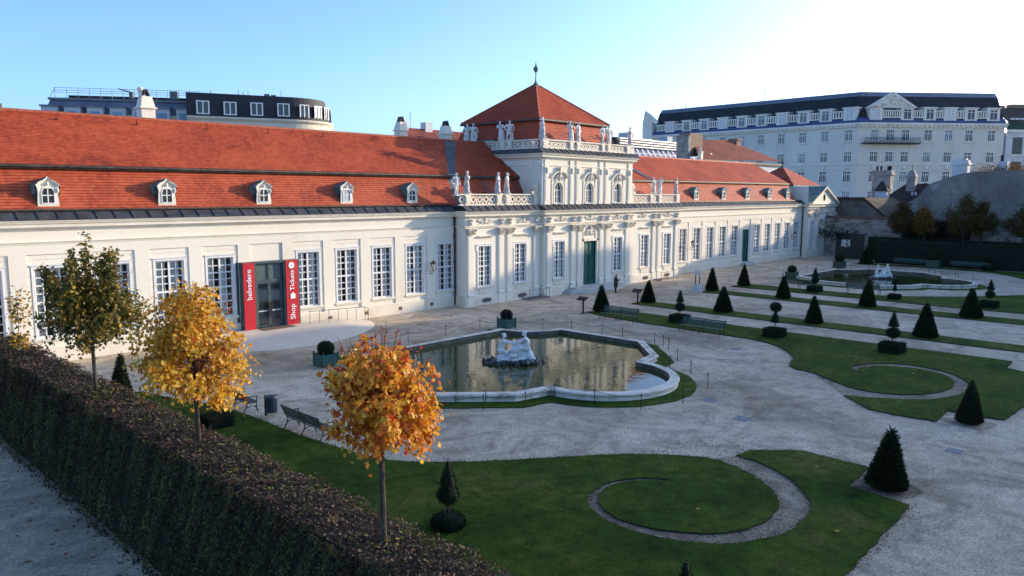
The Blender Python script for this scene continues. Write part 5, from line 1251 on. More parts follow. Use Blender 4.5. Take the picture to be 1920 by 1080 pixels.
# lecterns and stand
def lectern(x, y, label):
    t = thing('information_lectern', label, 'lectern', (x, y, 0), 'information lecterns by the grass strips')
    m = MB(); m.box(x-.045, x+.045, y-.045, y+.045, 0, 1.0); m.box(x-.2, x+.2, y-.15, y+.15, 0, .03); m.build('post', IRON, t)
    m = MB(); m.hull8([(x-.32, y-.42, 1.0), (x+.1, y-.42, 1.22), (x+.1, y+.42, 1.22), (x-.32, y+.42, 1.0), (x-.34, y-.42, 1.03), (x+.08, y-.42, 1.25), (x+.08, y+.42, 1.25), (x-.34, y+.42, 1.03)]); m.build('panel', IRON, t)
lectern(44.45, 34.75, 'black information lectern at the corner of the middle lawn, left of a yew cone')
lectern(51.2, 34.45, 'black information lectern at the tip of the first grass strip')
t = thing('notice_stand', 'white notice on two posts set in a pale concrete foot beside a yew cone', 'notice stand', (61.6, 35.0, 0))
m = MB(); m.hull8([(61.3, 34.5, 0), (61.9, 34.5, 0), (61.9, 35.5, 0), (61.3, 35.5, 0), (61.45, 34.75, .75), (61.75, 34.75, .75), (61.75, 35.25, .75), (61.45, 35.25, .75)]); m.build('foot', CONC, t)
for y in (34.78, 35.2): bxs((61.57, 61.63, y-.03, y+.03, .75, 1.55)).build('post', IRON, t)
bxs((61.55, 61.65, 34.74, 35.26, 1.55, 1.95)).build('panel', GREYW, t)
# trap covers
for x, y, a, b, lab in ((40.4, 20.3, .55, .6, 'rectangular metal cover in the gravel beside the middle lawn'), (27.8, 13.6, .6, .6, 'metal cover in the gravel in front of the basin lobe'), (29.5, 6.4, .5, .5, 'metal cover in the gravel right of the dark foreground yew')):
    tag(bxs((x-a/2, x+a/2, y-b/2, y+b/2, .0, .012)).build('access_cover', COVER, None), lab, 'access cover', 'metal covers in the gravel')
m = MB(); m.lathe([(.32, 0), (.32, .012), (.30, .003)], (29.4, 15.9, 0), 18); tag(m.build('access_cover', COVER, None), 'round metal cover in the gravel close to the basin lobe', 'access cover', 'metal covers in the gravel')
# light-well grids with chain barriers in front of the pavilion
for x, lab in ((47.9, 'dark light well grid with a low chain barrier left of the entrance steps'), (68.0, 'dark light well grid with a low chain barrier right of the entrance steps')):
    t = thing('light_well', lab, 'light well', (x, 42.5, 0), 'light wells at the foot of the palace')
    bxs((x-1.3, x+1.3, 42.1, 43.0, .0, .12)).build('frame', COVER, t); bxs((x-1.2, x+1.2, 42.17, 42.93, .121, .13)).build('grid', DARKROOM, t)
    for dx in (-1.25, 0, 1.25): 
        m = MB(); m.tube([(x+dx, 42.12, .12), (x+dx, 42.12, .95)], .018, 5); m.build('post', IRON, t)
    for dx in (-1.25, 0): 
        m = MB(); m.tube([(x+dx+1.25*k/6, 42.12, .92-.5*(k/6)*(1-k/6)) for k in range(7)], .012, 4); m.build('chain', IRON, t)

# ------------------------------------------------------------------ planters and clipped shrubs
def leafy(parts, size, dens, mats, shape=SPRIG, up=None, rough=.05):
    """parts: list of (area sampler fn(n)->pos,nrm, area); returns a mesh with sprigs standing off the surface"""
    V = []; F = []; o = 0
    for fn, area in parts:
        n = int(area*dens); pos, nr = fn(n); pos = pos + nr*rng.uniform(-rough, rough*.4, (len(pos), 1))
        d = nr*.9 + rand_unit(len(pos))*.55
        if up is not None: d = d + np.array([0, 0, up])
        d /= np.linalg.norm(d, axis=1, keepdims=True)
        if shape is SPRIG:
            a = rand_unit(len(pos)); Rm = rots(np.cross(d, a)+1e-6, np.zeros(len(pos)), d)
        else: Rm = rots(d, rng.uniform(0, 6.28, len(pos)))
        v, f = scatter(shape, pos, Rm, rng.uniform(.6, 1.3, len(pos))*size); V.append(v); F.append(f+o); o += len(v)
    return np.concatenate(V), np.concatenate(F)
def s_cone(r, z0, z1, tip=.04):
    H = z1-z0; sl_ = math.hypot(H, r)
    def fn(n):
        t = 1-np.sqrt(rng.uniform(0, 1, n)); rr = r*(1-t)+tip*t; a = rng.uniform(0, 2*math.pi, n)
        return np.stack([rr*np.cos(a), rr*np.sin(a), z0+H*t], 1), np.stack([np.cos(a)*H/sl_, np.sin(a)*H/sl_, np.full(n, r/sl_)], 1)
    return fn, math.pi*r*sl_
def s_ball(r, c):
    def fn(n):
        u = rand_unit(n); return u*np.array(r)+np.array(c), u
    return fn, 4*math.pi*(sum(r)/3)**2
def s_box(x0, x1, y0, y1, z0, z1, top=True):
    def fn(n):
        A = [(y1-y0)*(z1-z0)]*2+[(x1-x0)*(z1-z0)]*2+[(x1-x0)*(y1-y0) if top else 0]; k = rng.choice(5, n, p=np.array(A)/sum(A)); u, v = rng.uniform(0, 1, (2, n))
        X = np.where(k == 0, x0, np.where(k == 1, x1, x0+(x1-x0)*u)); Y = np.where(k == 2, y0, np.where(k == 3, y1, np.where(k < 2, y0+(y1-y0)*u, y0+(y1-y0)*v))); Z = np.where(k == 4, z1, z0+(z1-z0)*v)
        N = np.array([[-1,0,0],[1,0,0],[0,-1,0],[0,1,0],[0,0,1]], float)[k]; return np.stack([X, Y, Z], 1), N
    return fn, 2*((y1-y0)+(x1-x0))*(z1-z0)+(x1-x0)*(y1-y0)
def foliage(name, V, F, m): return arr_mesh(name, V, F, m)
def topiary(name, label, x, y, shapes, core, trunk_h, group, dens=650, size=.085, m=BOXW, cat='topiary', z=.05):
    t = thing(name, label, cat, (x, y, z), group)
    for nm, shp in shapes:
        V, F = leafy([shp], size, dens, m, SPRIG, .35, .06); o = put(nm, foliage(nm, V, F, m), t, (x, y, z)); o['kind'] = 'stuff'
    for nm, c in core:
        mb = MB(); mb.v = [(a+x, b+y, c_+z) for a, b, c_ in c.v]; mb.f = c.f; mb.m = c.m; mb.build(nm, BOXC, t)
    mb = MB(); mb.tube([(x, y, z-.03), (x, y, z+trunk_h)], .03, 6); mb.build('trunk', BARK, t)
    return t
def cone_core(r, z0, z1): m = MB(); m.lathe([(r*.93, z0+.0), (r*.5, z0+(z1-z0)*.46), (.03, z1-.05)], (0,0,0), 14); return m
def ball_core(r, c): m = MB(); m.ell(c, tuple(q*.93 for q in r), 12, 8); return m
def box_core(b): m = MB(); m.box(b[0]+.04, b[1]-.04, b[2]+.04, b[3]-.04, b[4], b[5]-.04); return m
def yew(x, y, h, r, label, m=BOXW, size=.125, dens=900):
    r *= .92
    t = topiary('yew_cone', label, x, y, [('crown', s_cone(r, .06, h))], [('crown_core', cone_core(r, .04, h))], h*.5, 'clipped yew cones of the parterre', dens, size, m, 'yew')
    t.rotation_euler = (R(rnd.uniform(-2.5, 2.5)), R(rnd.uniform(-2.5, 2.5)), rnd.uniform(0, 6)); k = rnd.uniform(.94, 1.06); t.scale = (k, k*rnd.uniform(.93, 1.05), rnd.uniform(.93, 1.06)); return t
yew(24.15, 7.0, 1.95, .58, 'dark bushy yew cone on the bare corner of the near lawn, the largest in view', size=.13, dens=1200)
yew(33.55, 6.85, 1.75, .50, 'smooth brown clipped yew cone on the lower corner of the middle lawn', BOXB, .055, 2200)
for x, y, h, r, lab in ((46.0, 34.2, 2.0, .62, 'yew cone between the left lectern and the end of a bench'), (52.5, 34.3, 2.0, .64, 'yew cone at the palace end of the first grass strip'), (52.4, 27.5, 2.05, .70, 'second yew cone along the first grass strip counted from the palace'), (52.2, 20.5, 2.0, .66, 'third yew cone along the first grass strip, with a rough pointed top'), (52.05, 13.4, 2.25, .78, 'broad shaggy yew cone near the right end of the first grass strip'),
    (63.2, 34.4, 2.05, .62, 'yew cone beside the white notice stand'), (62.8, 27.4, 1.9, .68, 'second yew cone along the second grass strip, before a bench'), (63.1, 20.6, 2.25, .66, 'yew cone in front of the distant basin sculpture'), (63.1, 13.3, 2.15, .80, 'broad yew cone at the right end of the second grass strip'),
    (68.9, 34.1, 2.0, .62, 'yew cone at the palace end of the far lawn, above the others'), (101.5, 33.6, 2.1, .85, 'faraway yew cone beside the dark gate')):
    yew(x, y, h, r, lab)
yew(10.9, 32.4, 2.3, .62, 'dark yew cone half hidden behind the yellow maple', size=.1)
def tiers(kind, x, y, label, s=1.12):
    sh = []; co_ = []
    if kind[2] == 'b': b = (-.50*s, .50*s, -.50*s, .50*s, 0, .46*s); sh.append(('clipped_base', s_box(*b))); co_.append(('base_core', box_core(b)))
    if kind[2] == 'r': q = (.50*s, .50*s, .26*s); sh.append(('clipped_base', s_ball(q, (0, 0, .14*s)))); co_.append(('base_core', ball_core(q, (0, 0, .14*s))))
    def cone(z): sh.append(('cone_tier', s_cone(.24*s, z, z+.78*s))); co_.append(('tier_core', cone_core(.24*s, z, z+.76*s)))
    def ball(z): r = (.31*s, .31*s, .27*s); sh.append(('ball_tier', s_ball(r, (0, 0, z)))); co_.append(('tier_core', ball_core(r, (0, 0, z))))
    if kind[0] == 'c': ball(.95*s); cone(1.26*s)
    elif kind[0] == 'o': cone(.80*s); ball(1.66*s)
    else: ball(1.0*s)
    return topiary('tiered_topiary', label, x, y, sh, co_, (1.6 if kind[0] != 's' else .9)*s, 'tiered topiaries of the parterre', 1100, .055)
tiers('c b', 45.95, 27.4, 'topiary with cone over ball over square base between the two long benches')
tiers('o b', 45.5, 20.3, 'topiary with ball on top of a cone over a square base, on the middle lawn')
tiers('c b', 45.6, 13.4, 'topiary of cone, ball and large square base at the right of the middle lawn', 1.18)
tiers('c b', 69.0, 27.2, 'topiary of cone and ball standing before the distant basin, at the left')
tiers('o b', 69.1, 20.4, 'low topiary of ball and cone right of the distant sculpture', .9)
tiers('c b', 69.3, 13.4, 'topiary of cone, ball and square base at the far right edge of the lawns')
tiers('c r', 12.95, 14.6, 'slender topiary of cone and ball in the dark foreground lawn right of the orange maple', .93)
tiers('s b', 12.7, 27.6, 'low ball topiary over a square base behind the yellow maple, near the hedge', .95)
tiers('c r', 12.7, 7.25, 'topiary whose tip just shows at the bottom edge of the lawn', .86)
tiers('s b', 103.0, 20.3, 'dark block topiary before the far hedge, right of the benches', 1.3)
def planter(x, y, label, label2, s=1.0, m=TEAL):
    t = thing('planter_box', label, 'planter', (x, y, 0), 'square planter boxes round the basins')
    w = .42*s; h = .62*s
    for a, b in ((-1, -1), (1, -1), (1, 1), (-1, 1)):
        bxs((x+a*w-.04, x+a*w+.04, y+b*w-.04, y+b*w+.04, 0, h+.05)).build('corner_post', m, t); p = MB(); p.ell((x+a*w, y+b*w, h+.09), (.045, .045, .05), 7, 5); p.build('post_knob', m, t)
    for q in ((x-w+.04, x+w-.04, y-w-.02, y-w+.02), (x-w+.04, x+w-.04, y+w-.02, y+w+.02), (x-w-.02, x-w+.02, y-w+.04, y+w-.04), (x+w-.02, x+w+.02, y-w+.04, y+w-.04)): bxs((*q, .08, h)).build('side_panel', m, t)
    bxs((x-w+.02, x+w-.02, y-w+.02, y+w-.02, h-.1, h-.06)).build('soil', SOIL, t)
    r = (.40*s, .40*s, .36*s); k = topiary('box_ball', label2, x, y, [('crown', s_ball(r, (0, 0, .30*s)))], [('crown_core', ball_core(r, (0, 0, .30*s)))], .2, 'clipped box balls in planters', 1600, .05, BOXW, 'box shrub', h-.06)
planter(36.0, 34.6, 'teal planter box behind the near basin, on its palace side', 'clipped box ball in the teal planter behind the near basin')
planter(21.4, 33.6, 'teal planter box left of the orange maple, at the corner of the near basin', 'clipped box ball in the teal planter left of the orange maple', 1.05)
planter(78.4, 33.4, 'dark planter box left of the distant basin, on its palace side', 'clipped box ball in the dark planter left of the distant basin', 1.15, GREEN)
planter(94.0, 34.2, 'dark planter box behind the distant basin, near the gate', 'clipped box ball in the dark planter behind the distant basin', 1.3, GREEN)
planter(102.4, 26.0, 'dark planter box between the two blue grey benches at the far hedge', 'clipped box shrub in the planter between the far benches', 1.6, GREEN)

# ------------------------------------------------------------------ people
def person(label, x, y, rz, s=1.0, coat=COAT, phone=True):
    t = thing('person', label, 'person', (x, y, 0))
    P = []
    for sx in (-1, 1):
        P += [C_((sx*.09, .0, .92), .085, (sx*.09, -.01, .50), .062), C_((sx*.09, -.01, .5), .06, (sx*.09, .02, .09), .042), E_((sx*.09, -.05, .05), (.045, .12, .045))]
    P += [E_((0, 0, .95), (.16, .11, .14)), C_((0, 0, .98), .135, (0, .0, 1.28), .15), E_((0, .01, 1.34), (.19, .11, .11)), C_((0, .0, 1.40), .055, (0, -.03, 1.52), .055), E_((0, -.06, 1.58), (.072, .09, .105)), E_((0, -.15, 1.56), (.014, .022, .022)), E_((.075, -.04, 1.57), (.014, .02, .03)), E_((-.075, -.04, 1.57), (.014, .02, .03))]
    hands = [((-.20, 0, 1.36), (-.24, -.02, 1.08), (-.07, -.30, 1.20)), ((.20, 0, 1.36), (.24, -.02, 1.08), (.06, -.30, 1.22))]
    for sh, el, ha in hands:
        P += [C_(sh, .06, el, .045), C_(el, .042, ha, .03), E_(ha, (.03, .045, .04))]
        for k in range(4): P.append(C_((ha[0]+(k-1.5)*.014, ha[1]-.03, ha[2]+.02), .0095, (ha[0]+(k-1.5)*.014, ha[1]-.075+.006*abs(k-1.5), ha[2]+.045), .008))
        P.append(C_((ha[0]-math.copysign(.03, ha[0]), ha[1]-.02, ha[2]+.01), .01, (ha[0]-math.copysign(.015, ha[0]), ha[1]-.06, ha[2]+.05), .009))
    put('body', body_mesh('body', P, .009, SKIN, 2), t, (x, y, 0))
    cp = [C_((0, 0, .62), .20, (0, .0, 1.0), .175), E_((0, 0, 1.0), (.20, .145, .2)), C_((0, 0, 1.0), .165, (0, 0, 1.30), .175), E_((0, .01, 1.36), (.22, .135, .11)), C_((0, .02, 1.40), .085, (0, .0, 1.46), .085)]
    for sh, el, ha in hands: cp += [C_(sh, .085, el, .068), C_(el, .065, (ha[0]*1.0, ha[1]*.86, ha[2]*.985), .052)]
    put('coat', body_mesh('coat', cp, .02, coat, 3), t, (x, y, 0))
    tr = []
    for sx in (-1, 1): tr += [C_((sx*.09, .0, .80), .10, (sx*.09, -.01, .50), .08), C_((sx*.09, -.01, .5), .078, (sx*.09, .02, .13), .062)]
    put('trousers', body_mesh('trousers', tr, .018, DARKC, 2), t, (x, y, 0))
    sh_ = []
    for sx in (-1, 1): sh_ += [E_((sx*.09, -.05, .05), (.055, .14, .055)), E_((sx*.09, .03, .08), (.05, .06, .07))]
    put('shoes', body_mesh('shoes', sh_, .014, IRON, 1), t, (x, y, 0))
    put('hair', body_mesh('hair', [E_((0, -.035, 1.625), (.086, .098, .075)), E_((0, .02, 1.58), (.08, .06, .09))], .014, HAIR, 1), t, (x, y, 0))
    t.rotation_euler = (0, 0, rz); t.scale = (s, s, s); return t
person('person in a dark brown coat standing before the entrance steps, looking at a phone', 55.74, 39.9, R(40), .99)
d_ = Matrix.Rotation(R(40), 3, 'Z') @ Vector((0, -.36, 1.26)); m = bxs((-.035, .035, -.004, .004, 0, .14)); o = put('phone', m.mesh('phone', IRON), None, (55.74+d_.x, 39.9+d_.y, d_.z), R(40)); o.rotation_euler = (R(-35), 0, R(40)); tag(o, 'dark phone held by the person before the entrance steps', 'phone')
person('small person in dark clothes standing far off beside the dark gate', 102.6, 34.0, R(-60), 1.0, DARKC)
# ------------------------------------------------------------------ the long hedge in the foreground
HX0, HX1, HZ, HY0, HY1 = 6.5, 7.78, 3.33, -3.0, 34.3
hd = thing('hedge', 'long tall clipped hedge with three maples rising out of it, brown on top', 'hedge', (7.1, 15, 0))
m = MB(); m.box(HX0+.10, HX1-.08, HY0, HY1-.05, 0, HZ-.09); m.build('hedge_core', HCORE, hd)
def dens_y(n):      # more leaves where the hedge comes near the camera
    u = rng.uniform(0, 1, n); return HY0 + (HY1-HY0)*u**1.35
def wob(y, z=0): return .05*np.sin(y*1.7)+.05*np.sin(y*4.1+z*2)+.045*np.sin(y*9+z*5)+.03*np.sin(y*17+z*11)
def hleaves(n, face, size):
    y = dens_y(n)
    if face == 'top':
        x = rng.uniform(HX0-.03, HX1+.05, n); z = HZ + wob(y, x*2)*.75 + rng.normal(0, .045, n) - .03*np.abs((x-7.15)/.65)**4; nr = np.tile([0, 0, 1.], (n, 1))
    elif face == 'near':
        z = HZ*rng.uniform(0, 1, n)**.85; x = HX0 + wob(y, z) + rng.normal(0, .03, n) - .10*(z < .5)*(.5-z); nr = np.tile([-1, 0, .15], (n, 1))
    elif face == 'far':
        z = HZ*(.55+.45*rng.uniform(0, 1, n)); x = HX1 + wob(y, z) + rng.normal(0, .03, n); nr = np.tile([1, 0, .15], (n, 1))
    else:
        y = HY1 + rng.normal(0, .04, n); x = rng.uniform(HX0, HX1, n); z = HZ*rng.uniform(0, 1, n); nr = np.tile([0, 1, .15], (n, 1))
    d = nr + rand_unit(n)*.75; pos = np.stack([x, y, z], 1); k = rng.uniform(.5, 1.55, n)*size*(1+.012*np.clip(y-8, 0, 30))
    return scatter(OVAL, pos, rots(d, rng.uniform(0, 6.28, n)), k)
def multi(name, sets, parent, at=(0, 0, 0), kind='stuff'):
    V = []; F = []; MI = []; o = 0; mats = []
    for i, ((v, f), m_) in enumerate(sets): V.append(v); F.append(f+o); MI.append(np.full(len(f), i)); o += len(v); mats.append(m_)
    V = np.concatenate(V) - np.array(at); ob = put(name, arr_mesh(name, V, np.concatenate(F), mats, np.concatenate(MI)), parent, at)
    if kind: ob['kind'] = kind
    return ob
def yellow_patch(n, yc, sy):
    y = rng.normal(yc, sy, n); x = rng.uniform(HX0+.2, HX1, n); z = HZ + wob(y)*.7 + rng.uniform(.0, .07, n); pos = np.stack([x, y, z], 1)
    return scatter(OVAL, pos, rots(rand_unit(n)*.6+[0, 0, 1], rng.uniform(0, 6, n)), rng.uniform(.05, .10, n))
def patchv(*a):
    V = []; F = []; o = 0
    for v, f in a: V.append(v); F.append(f+o); o += len(v)
    return np.concatenate(V), np.concatenate(F)
multi('hedge_leaves', [(hleaves(44000, 'top', .058), HTOP), (hleaves(95000, 'near', .062), HSIDE), (hleaves(9000, 'far', .07), HTOP), (hleaves(3000, 'end', .07), HSIDE),
    (patchv(yellow_patch(260, 22.6, .7), yellow_patch(130, 19.5, .9), yellow_patch(170, 14.2, 1.0), yellow_patch(60, 12, 1), yellow_patch(70, 9.4, .6), yellow_patch(50, 28, 2)), HYEL)], hd, (7.1, 15, 0))
tw = MB(); q = random.Random(8)      # bare clipped twigs sticking out of the top
for _ in range(1500):
    y = HY0+(HY1-HY0)*q.random()**1.35; x = q.uniform(HX0, HX1); a = Vector((x, y, HZ-.03)); tw.tube([a, a+Vector((q.uniform(-.07, .07), q.uniform(-.07, .07), q.uniform(.04, .13)))], [.005, .002], 3, False)
o = tw.build('twigs', TWIG, hd, (7.1, 15, HZ)); o['kind'] = 'stuff'
# turf, ivy and fallen leaves at the hedge foot
n = 1500; y = dens_y(n); x = HX0-.05-np.abs(rng.normal(0, .13, n)); pos = np.stack([x, y, rng.uniform(.01, .10, n)], 1)
tag(put('undergrowth', arr_mesh('undergrowth', *scatter(OVAL, pos, rots(rand_unit(n)*.8+[0, 0, 1], rng.uniform(0, 6, n)), rng.uniform(.05, .12, n)), IVY)), kind='stuff')
lm1 = arr_mesh('fallen_leaf', MAPLE[0]*[1, 1, .8]+[0, 0, .05], MAPLE[1], DRYL); lm2 = arr_mesh('fallen_leaf', MAPLE[0]*[1, 1, .8]+[0, 0, .05], MAPLE[1], REDL); lm3 = arr_mesh('fallen_leaf', MAPLE[0]*[1, 1, .8]+[0, 0, .05], MAPLE[1], LEAFY)
spots = [(5.6, 24.5), (5.3, 23.2), (5.7, 22.0), (5.1, 21.2), (4.9, 25.8), (5.5, 20.4), (5.9, 19.7), (6.1, 18.9), (5.0, 19.2), (4.7, 22.4), (5.4, 27.0), (5.2, 28.4), (6.0, 20.9), (5.75, 18.3), (4.9, 17.9), (5.5, 17.5), (4.4, 20.6), (4.9, 23.9)]
for i, (x, y) in enumerate(spots):
    s = rnd.uniform(.10, .17); o = put('fallen_leaf', lm1 if i % 5 else lm2, None, (x+rnd.uniform(-.2, .2), y, .004), rnd.uniform(0, 6), (s, s, s))
    tag(o, 'red fallen leaf on the pale path beside the hedge' if i % 5 == 0 else 'dry brown fallen leaf on the pale path beside the hedge', 'fallen leaf', 'red fallen leaves on the path' if i % 5 == 0 else 'brown fallen leaves on the path')

for i, (x, y) in enumerate([(46.3, 9.6), (42.8, 14.4), (45.9, 16.8), (38.9, 15.6), (40.7, 10.9), (36.3, 7.6), (21.2, 13.1), (18.6, 10.3), (14.9, 17.2), (15.6, 13.4), (19.9, 6.9), (24.3, 9.2)]):
    s = rnd.uniform(.10, .18); o = put('fallen_leaf', lm3 if i % 3 else lm1, None, (x, y, .085), rnd.uniform(0, 6), (s, s, s)); tag(o, 'yellow fallen leaf lying on the clipped lawn' if i % 3 else 'brown fallen leaf lying on the clipped lawn', 'fallen leaf', 'yellow fallen leaves on the lawns' if i % 3 else 'brown fallen leaves on the lawns')

# ------------------------------------------------------------------ maples
def maple(name, label, x, y, z0, zc0, zc1, rx, ry, nleaf, lsize, mats, seed, flame=0.0, singles=0, twigs=14, twig_mat=None, offx=0, trunk_r=.055, bottom=.45, taper=.25):
    """z0 = where the trunk leaves the hedge; the trunk runs down to the ground inside it"""
    q = random.Random(seed); r_ = np.random.default_rng(seed)
    t = thing(name, label, 'tree', (x, y, 0), 'autumn maples along the hedge')
    zc = zc0+(zc1-zc0)*bottom; H1 = zc1-zc; H0 = zc-zc0
    wd = MB(); wd.tube([(x, y, 0), (x+.01, y, z0), (x-.01, y+.01, zc0+.15), (x+offx*.3, y, zc)], [trunk_r*1.25, trunk_r, trunk_r*.85, trunk_r*.55], 9)
    wd.build('trunk', BARK, t, (x, y, 0))
    br = MB(); ends = []
    def crown_r(d):   # radius of the crown along a direction
        return Vector((d.x*rx, d.y*ry, d.z*(H1 if d.z > 0 else H0)))
    for i in range(26):
        az = i*2.4+q.uniform(-.3, .3); el = q.uniform(-.25, 1.25); d = Vector((math.cos(az)*math.cos(el), math.sin(az)*math.cos(el), math.sin(el)))
        e = Vector((x+offx, y, zc)) + crown_r(d)*q.uniform(.72, .95); s = Vector((x+offx*.1, y, zc0+.1+(zc-zc0)*q.uniform(.0, .9)))
        mid = s.lerp(e, .5)+Vector((q.uniform(-.1, .1), q.uniform(-.1, .1), -.12*rx)); br.tube([s, mid, e], [trunk_r*.38, trunk_r*.22, .006], 5, False); ends.append((mid, e))
        for k in range(3):
            p = mid.lerp(e, q.uniform(.1, .8)); f = p+Vector((q.uniform(-1, 1), q.uniform(-1, 1), q.uniform(-.2, 1)))*rx*.28; br.tube([p, f], [.009, .004], 4, False); ends.append((p, f))
    br.build('limbs', TWIG if twig_mat is None else twig_mat, t, (x, y, zc0))
    # leaf positions: clumps on a lumpy shell plus fill inside
    nc = 95; cd = r_.normal(size=(nc, 3)); cd /= np.linalg.norm(cd, axis=1, keepdims=True); cr = r_.uniform(.50, 1.10, nc); csz = r_.uniform(.55, 1.5, nc)
    sc = np.where(cd[:, 2:3] > 0, [[rx, ry, H1]], [[rx, ry, H0]])
    cen = cd*sc*cr[:, None]; cen[:, :2] *= (1-taper*np.clip(cen[:, 2:3]/H1, 0, 1))
    if flame:      # upright shoots above the round crown, each with leaves along it
        fl = []
        for _ in range(int(15*flame/2.6)):
            a = r_.uniform(0, 6.28); rr = math.sqrt(r_.uniform(0, .75)); top = H1*(1.72-.85*rr*rr)*r_.uniform(.85, 1.12); b0 = H1*.35
            for h_ in np.linspace(b0, top, 9): w_ = (h_-b0)/(top-b0); fl.append((rx*rr*math.cos(a)*(1+.12*w_), ry*rr*math.sin(a)*(1+.12*w_), h_))
        cen = np.concatenate([cen, np.array(fl)])
    csz = np.concatenate([csz, np.full(len(cen)-nc, .50)]); wk = csz**1.6; k = r_.choice(len(cen), nleaf, p=wk/wk.sum()); sp = (rx*.135*csz[k])[:, None]
    P = cen[k] + r_.normal(size=(nleaf, 3))*sp*np.array([1, 1, .9])
    out = P/np.array([rx, ry, 1]); nr = out*.8 + r_.normal(size=(nleaf, 3))*.75; nr[:, 2] = nr[:, 2]*.5+.35
    # leave holes: drop leaves near a few void centres
    vd = r_.normal(size=(14, 3)); vd /= np.linalg.norm(vd, axis=1, keepdims=True); vd = vd*[rx*.9, ry*.9, (H1+H0)/2*.85]
    dm = np.min(np.linalg.norm(P[:, None]-vd[None], axis=2), 1); keep = (dm > rx*.21) | (r_.uniform(0, 1, nleaf) < .25)
    P = P[keep]; nr = nr[keep]; n = len(P)
    P = P + [x+offx, y, zc]
    size = r_.uniform(.62, 1.25, n)*lsize; Rm = rots(nr, r_.uniform(0, 6.28, n)+math.pi)
    # mix of leaf colours, drawn at random leaf by leaf
    w = r_.uniform(0, 1, n); grp = np.zeros(n, int)
    acc = 0
    for gi, (m_, fr) in enumerate(mats):
        grp[(w >= acc) & (w < acc+fr)] = gi; acc += fr
    # the leaves nearest the camera become objects of their own
    dcam = np.linalg.norm(P-[0, 0, 9], axis=1); order = np.argsort(dcam); own = set(order[:singles*2:2].tolist()) if singles else set()
    mask = np.ones(n, bool); mask[list(own)] = False
    sets = [(scatter(MAPLE, P[mask & (grp == gi)], Rm[mask & (grp == gi)], size[mask & (grp == gi)]), m_) for gi, (m_, fr) in enumerate(mats)]
    multi('crown', sets, t, (x, y, zc))
    lms = [arr_mesh('leaf', MAPLE[0], MAPLE[1], m_) for m_, fr in mats]
    for i in own:
        o = put('leaf', lms[grp[i]], t, P[i]); o.rotation_euler = Matrix(Rm[i].tolist()).to_euler(); o.scale = (size[i],)*3
    # thin shoots with a few red leaves
    sh = MB(); lr = arr_mesh('leaf', MAPLE[0], MAPLE[1], mats[-1][0])
    for i in range(twigs):
        az = q.uniform(0, 6.28); rr = q.uniform(.1, .85); a = Vector((x+offx+rx*rr*math.cos(az), y+ry*rr*math.sin(az), zc+H1*math.sqrt(max(0, 1-rr*rr))*.82)); d = Vector((math.cos(az)*rr*.8+.12, math.sin(az)*rr*.8, 1)).normalized(); L = rx*q.uniform(.22, .62)
        b = a+d*L; sh.tube([a, a.lerp(b, .5)+Vector((.02, .01, 0)), b], [.009, .006, .003], 4, False)
        for k in range(q.choice((1, 2, 3, 4))):
            p = a.lerp(b, q.uniform(.45, 1.0)); o = put('leaf', lr, t, p+Vector((q.uniform(-.03, .03), q.uniform(-.03, .03), 0))); s = lsize*q.uniform(.45, .85); o.scale = (s, s, s); o.rotation_euler = (q.uniform(-.8, .8), q.uniform(-.8, .8), q.uniform(0, 6))
    if twigs: sh.build('shoots', TWIG, t, (x, y, zc), kind='stuff')
    return t
maple('maple_tree', 'orange leaved young maple with red shoots rising out of the brown hedge', 7.1, 9.6, 3.33, 4.86, 6.70, .83, .83, 6200, .098, [(LEAFO, .62), (LEAFY, .28), (LEAFR, .10)], 5, singles=150, twigs=26, offx=.05, bottom=.43)
maple('maple_tree', 'golden yellow young maple in the hedge, between the green one and the orange one', 7.1, 16.4, 3.33, 4.28, 6.80, 1.03, 1.03, 7800, .10, [(LEAFY, .88), (LEAFO, .09), (LEAFR, .03)], 9, singles=90, twigs=22, offx=-.02, bottom=.42)
maple('maple_tree', 'green leaved maple in the hedge with upright shoots, turning brown on one side', 7.1, 23.0, 3.33, 4.72, 6.75, 1.17, 1.17, 9000, .105, [(LEAFG, .93), (LEAFY, .03), (LEAFG, .04)], 13, flame=2.6, taper=.45, singles=60, twigs=16, twig_mat=BARK, bottom=.40)
# thin sapling
t = thing('sapling', 'thin young tree with few yellowing leaves at the left end of the hedge', 'tree', (7.1, 30.6, 0), 'autumn maples along the hedge')
m = MB(); m.tube([(7.1, 30.6, 0), (7.1, 30.6, 3.4), (7.13, 30.62, 4.6), (7.1, 30.6, 5.7)], [.035, .03, .02, .006], 6); m.tube([(7.11, 30.6, 4.4), (7.25, 30.4, 5.0)], .008, 4); m.tube([(7.12, 30.6, 4.9), (6.95, 30.75, 5.4)], .008, 4); m.tube([(7.12, 30.6, 5.1), (7.3, 30.5, 5.7)], .007, 4); m.build('trunk', CONC, t)
P = np.concatenate([rng.normal([7.12, 30.6, 3.75], [.16, .16, .22], (170, 3)), rng.normal([7.12, 30.6, 4.75], [.22, .22, .30], (210, 3)), rng.normal([7.15, 30.6, 5.25], [.2, .2, .2], (22, 3))]); n = len(P)
w = rng.uniform(0, 1, n) < .55
multi('crown', [(scatter(MAPLE, P[w], rots(rand_unit(w.sum()), rng.uniform(0, 6, w.sum())), rng.uniform(.08, .14, w.sum())), LEAFG), (scatter(MAPLE, P[~w], rots(rand_unit((~w).sum()), rng.uniform(0, 6, (~w).sum())), rng.uniform(.08, .14, (~w).sum())), LEAFY)], t, (7.1, 30.6, 3.5))

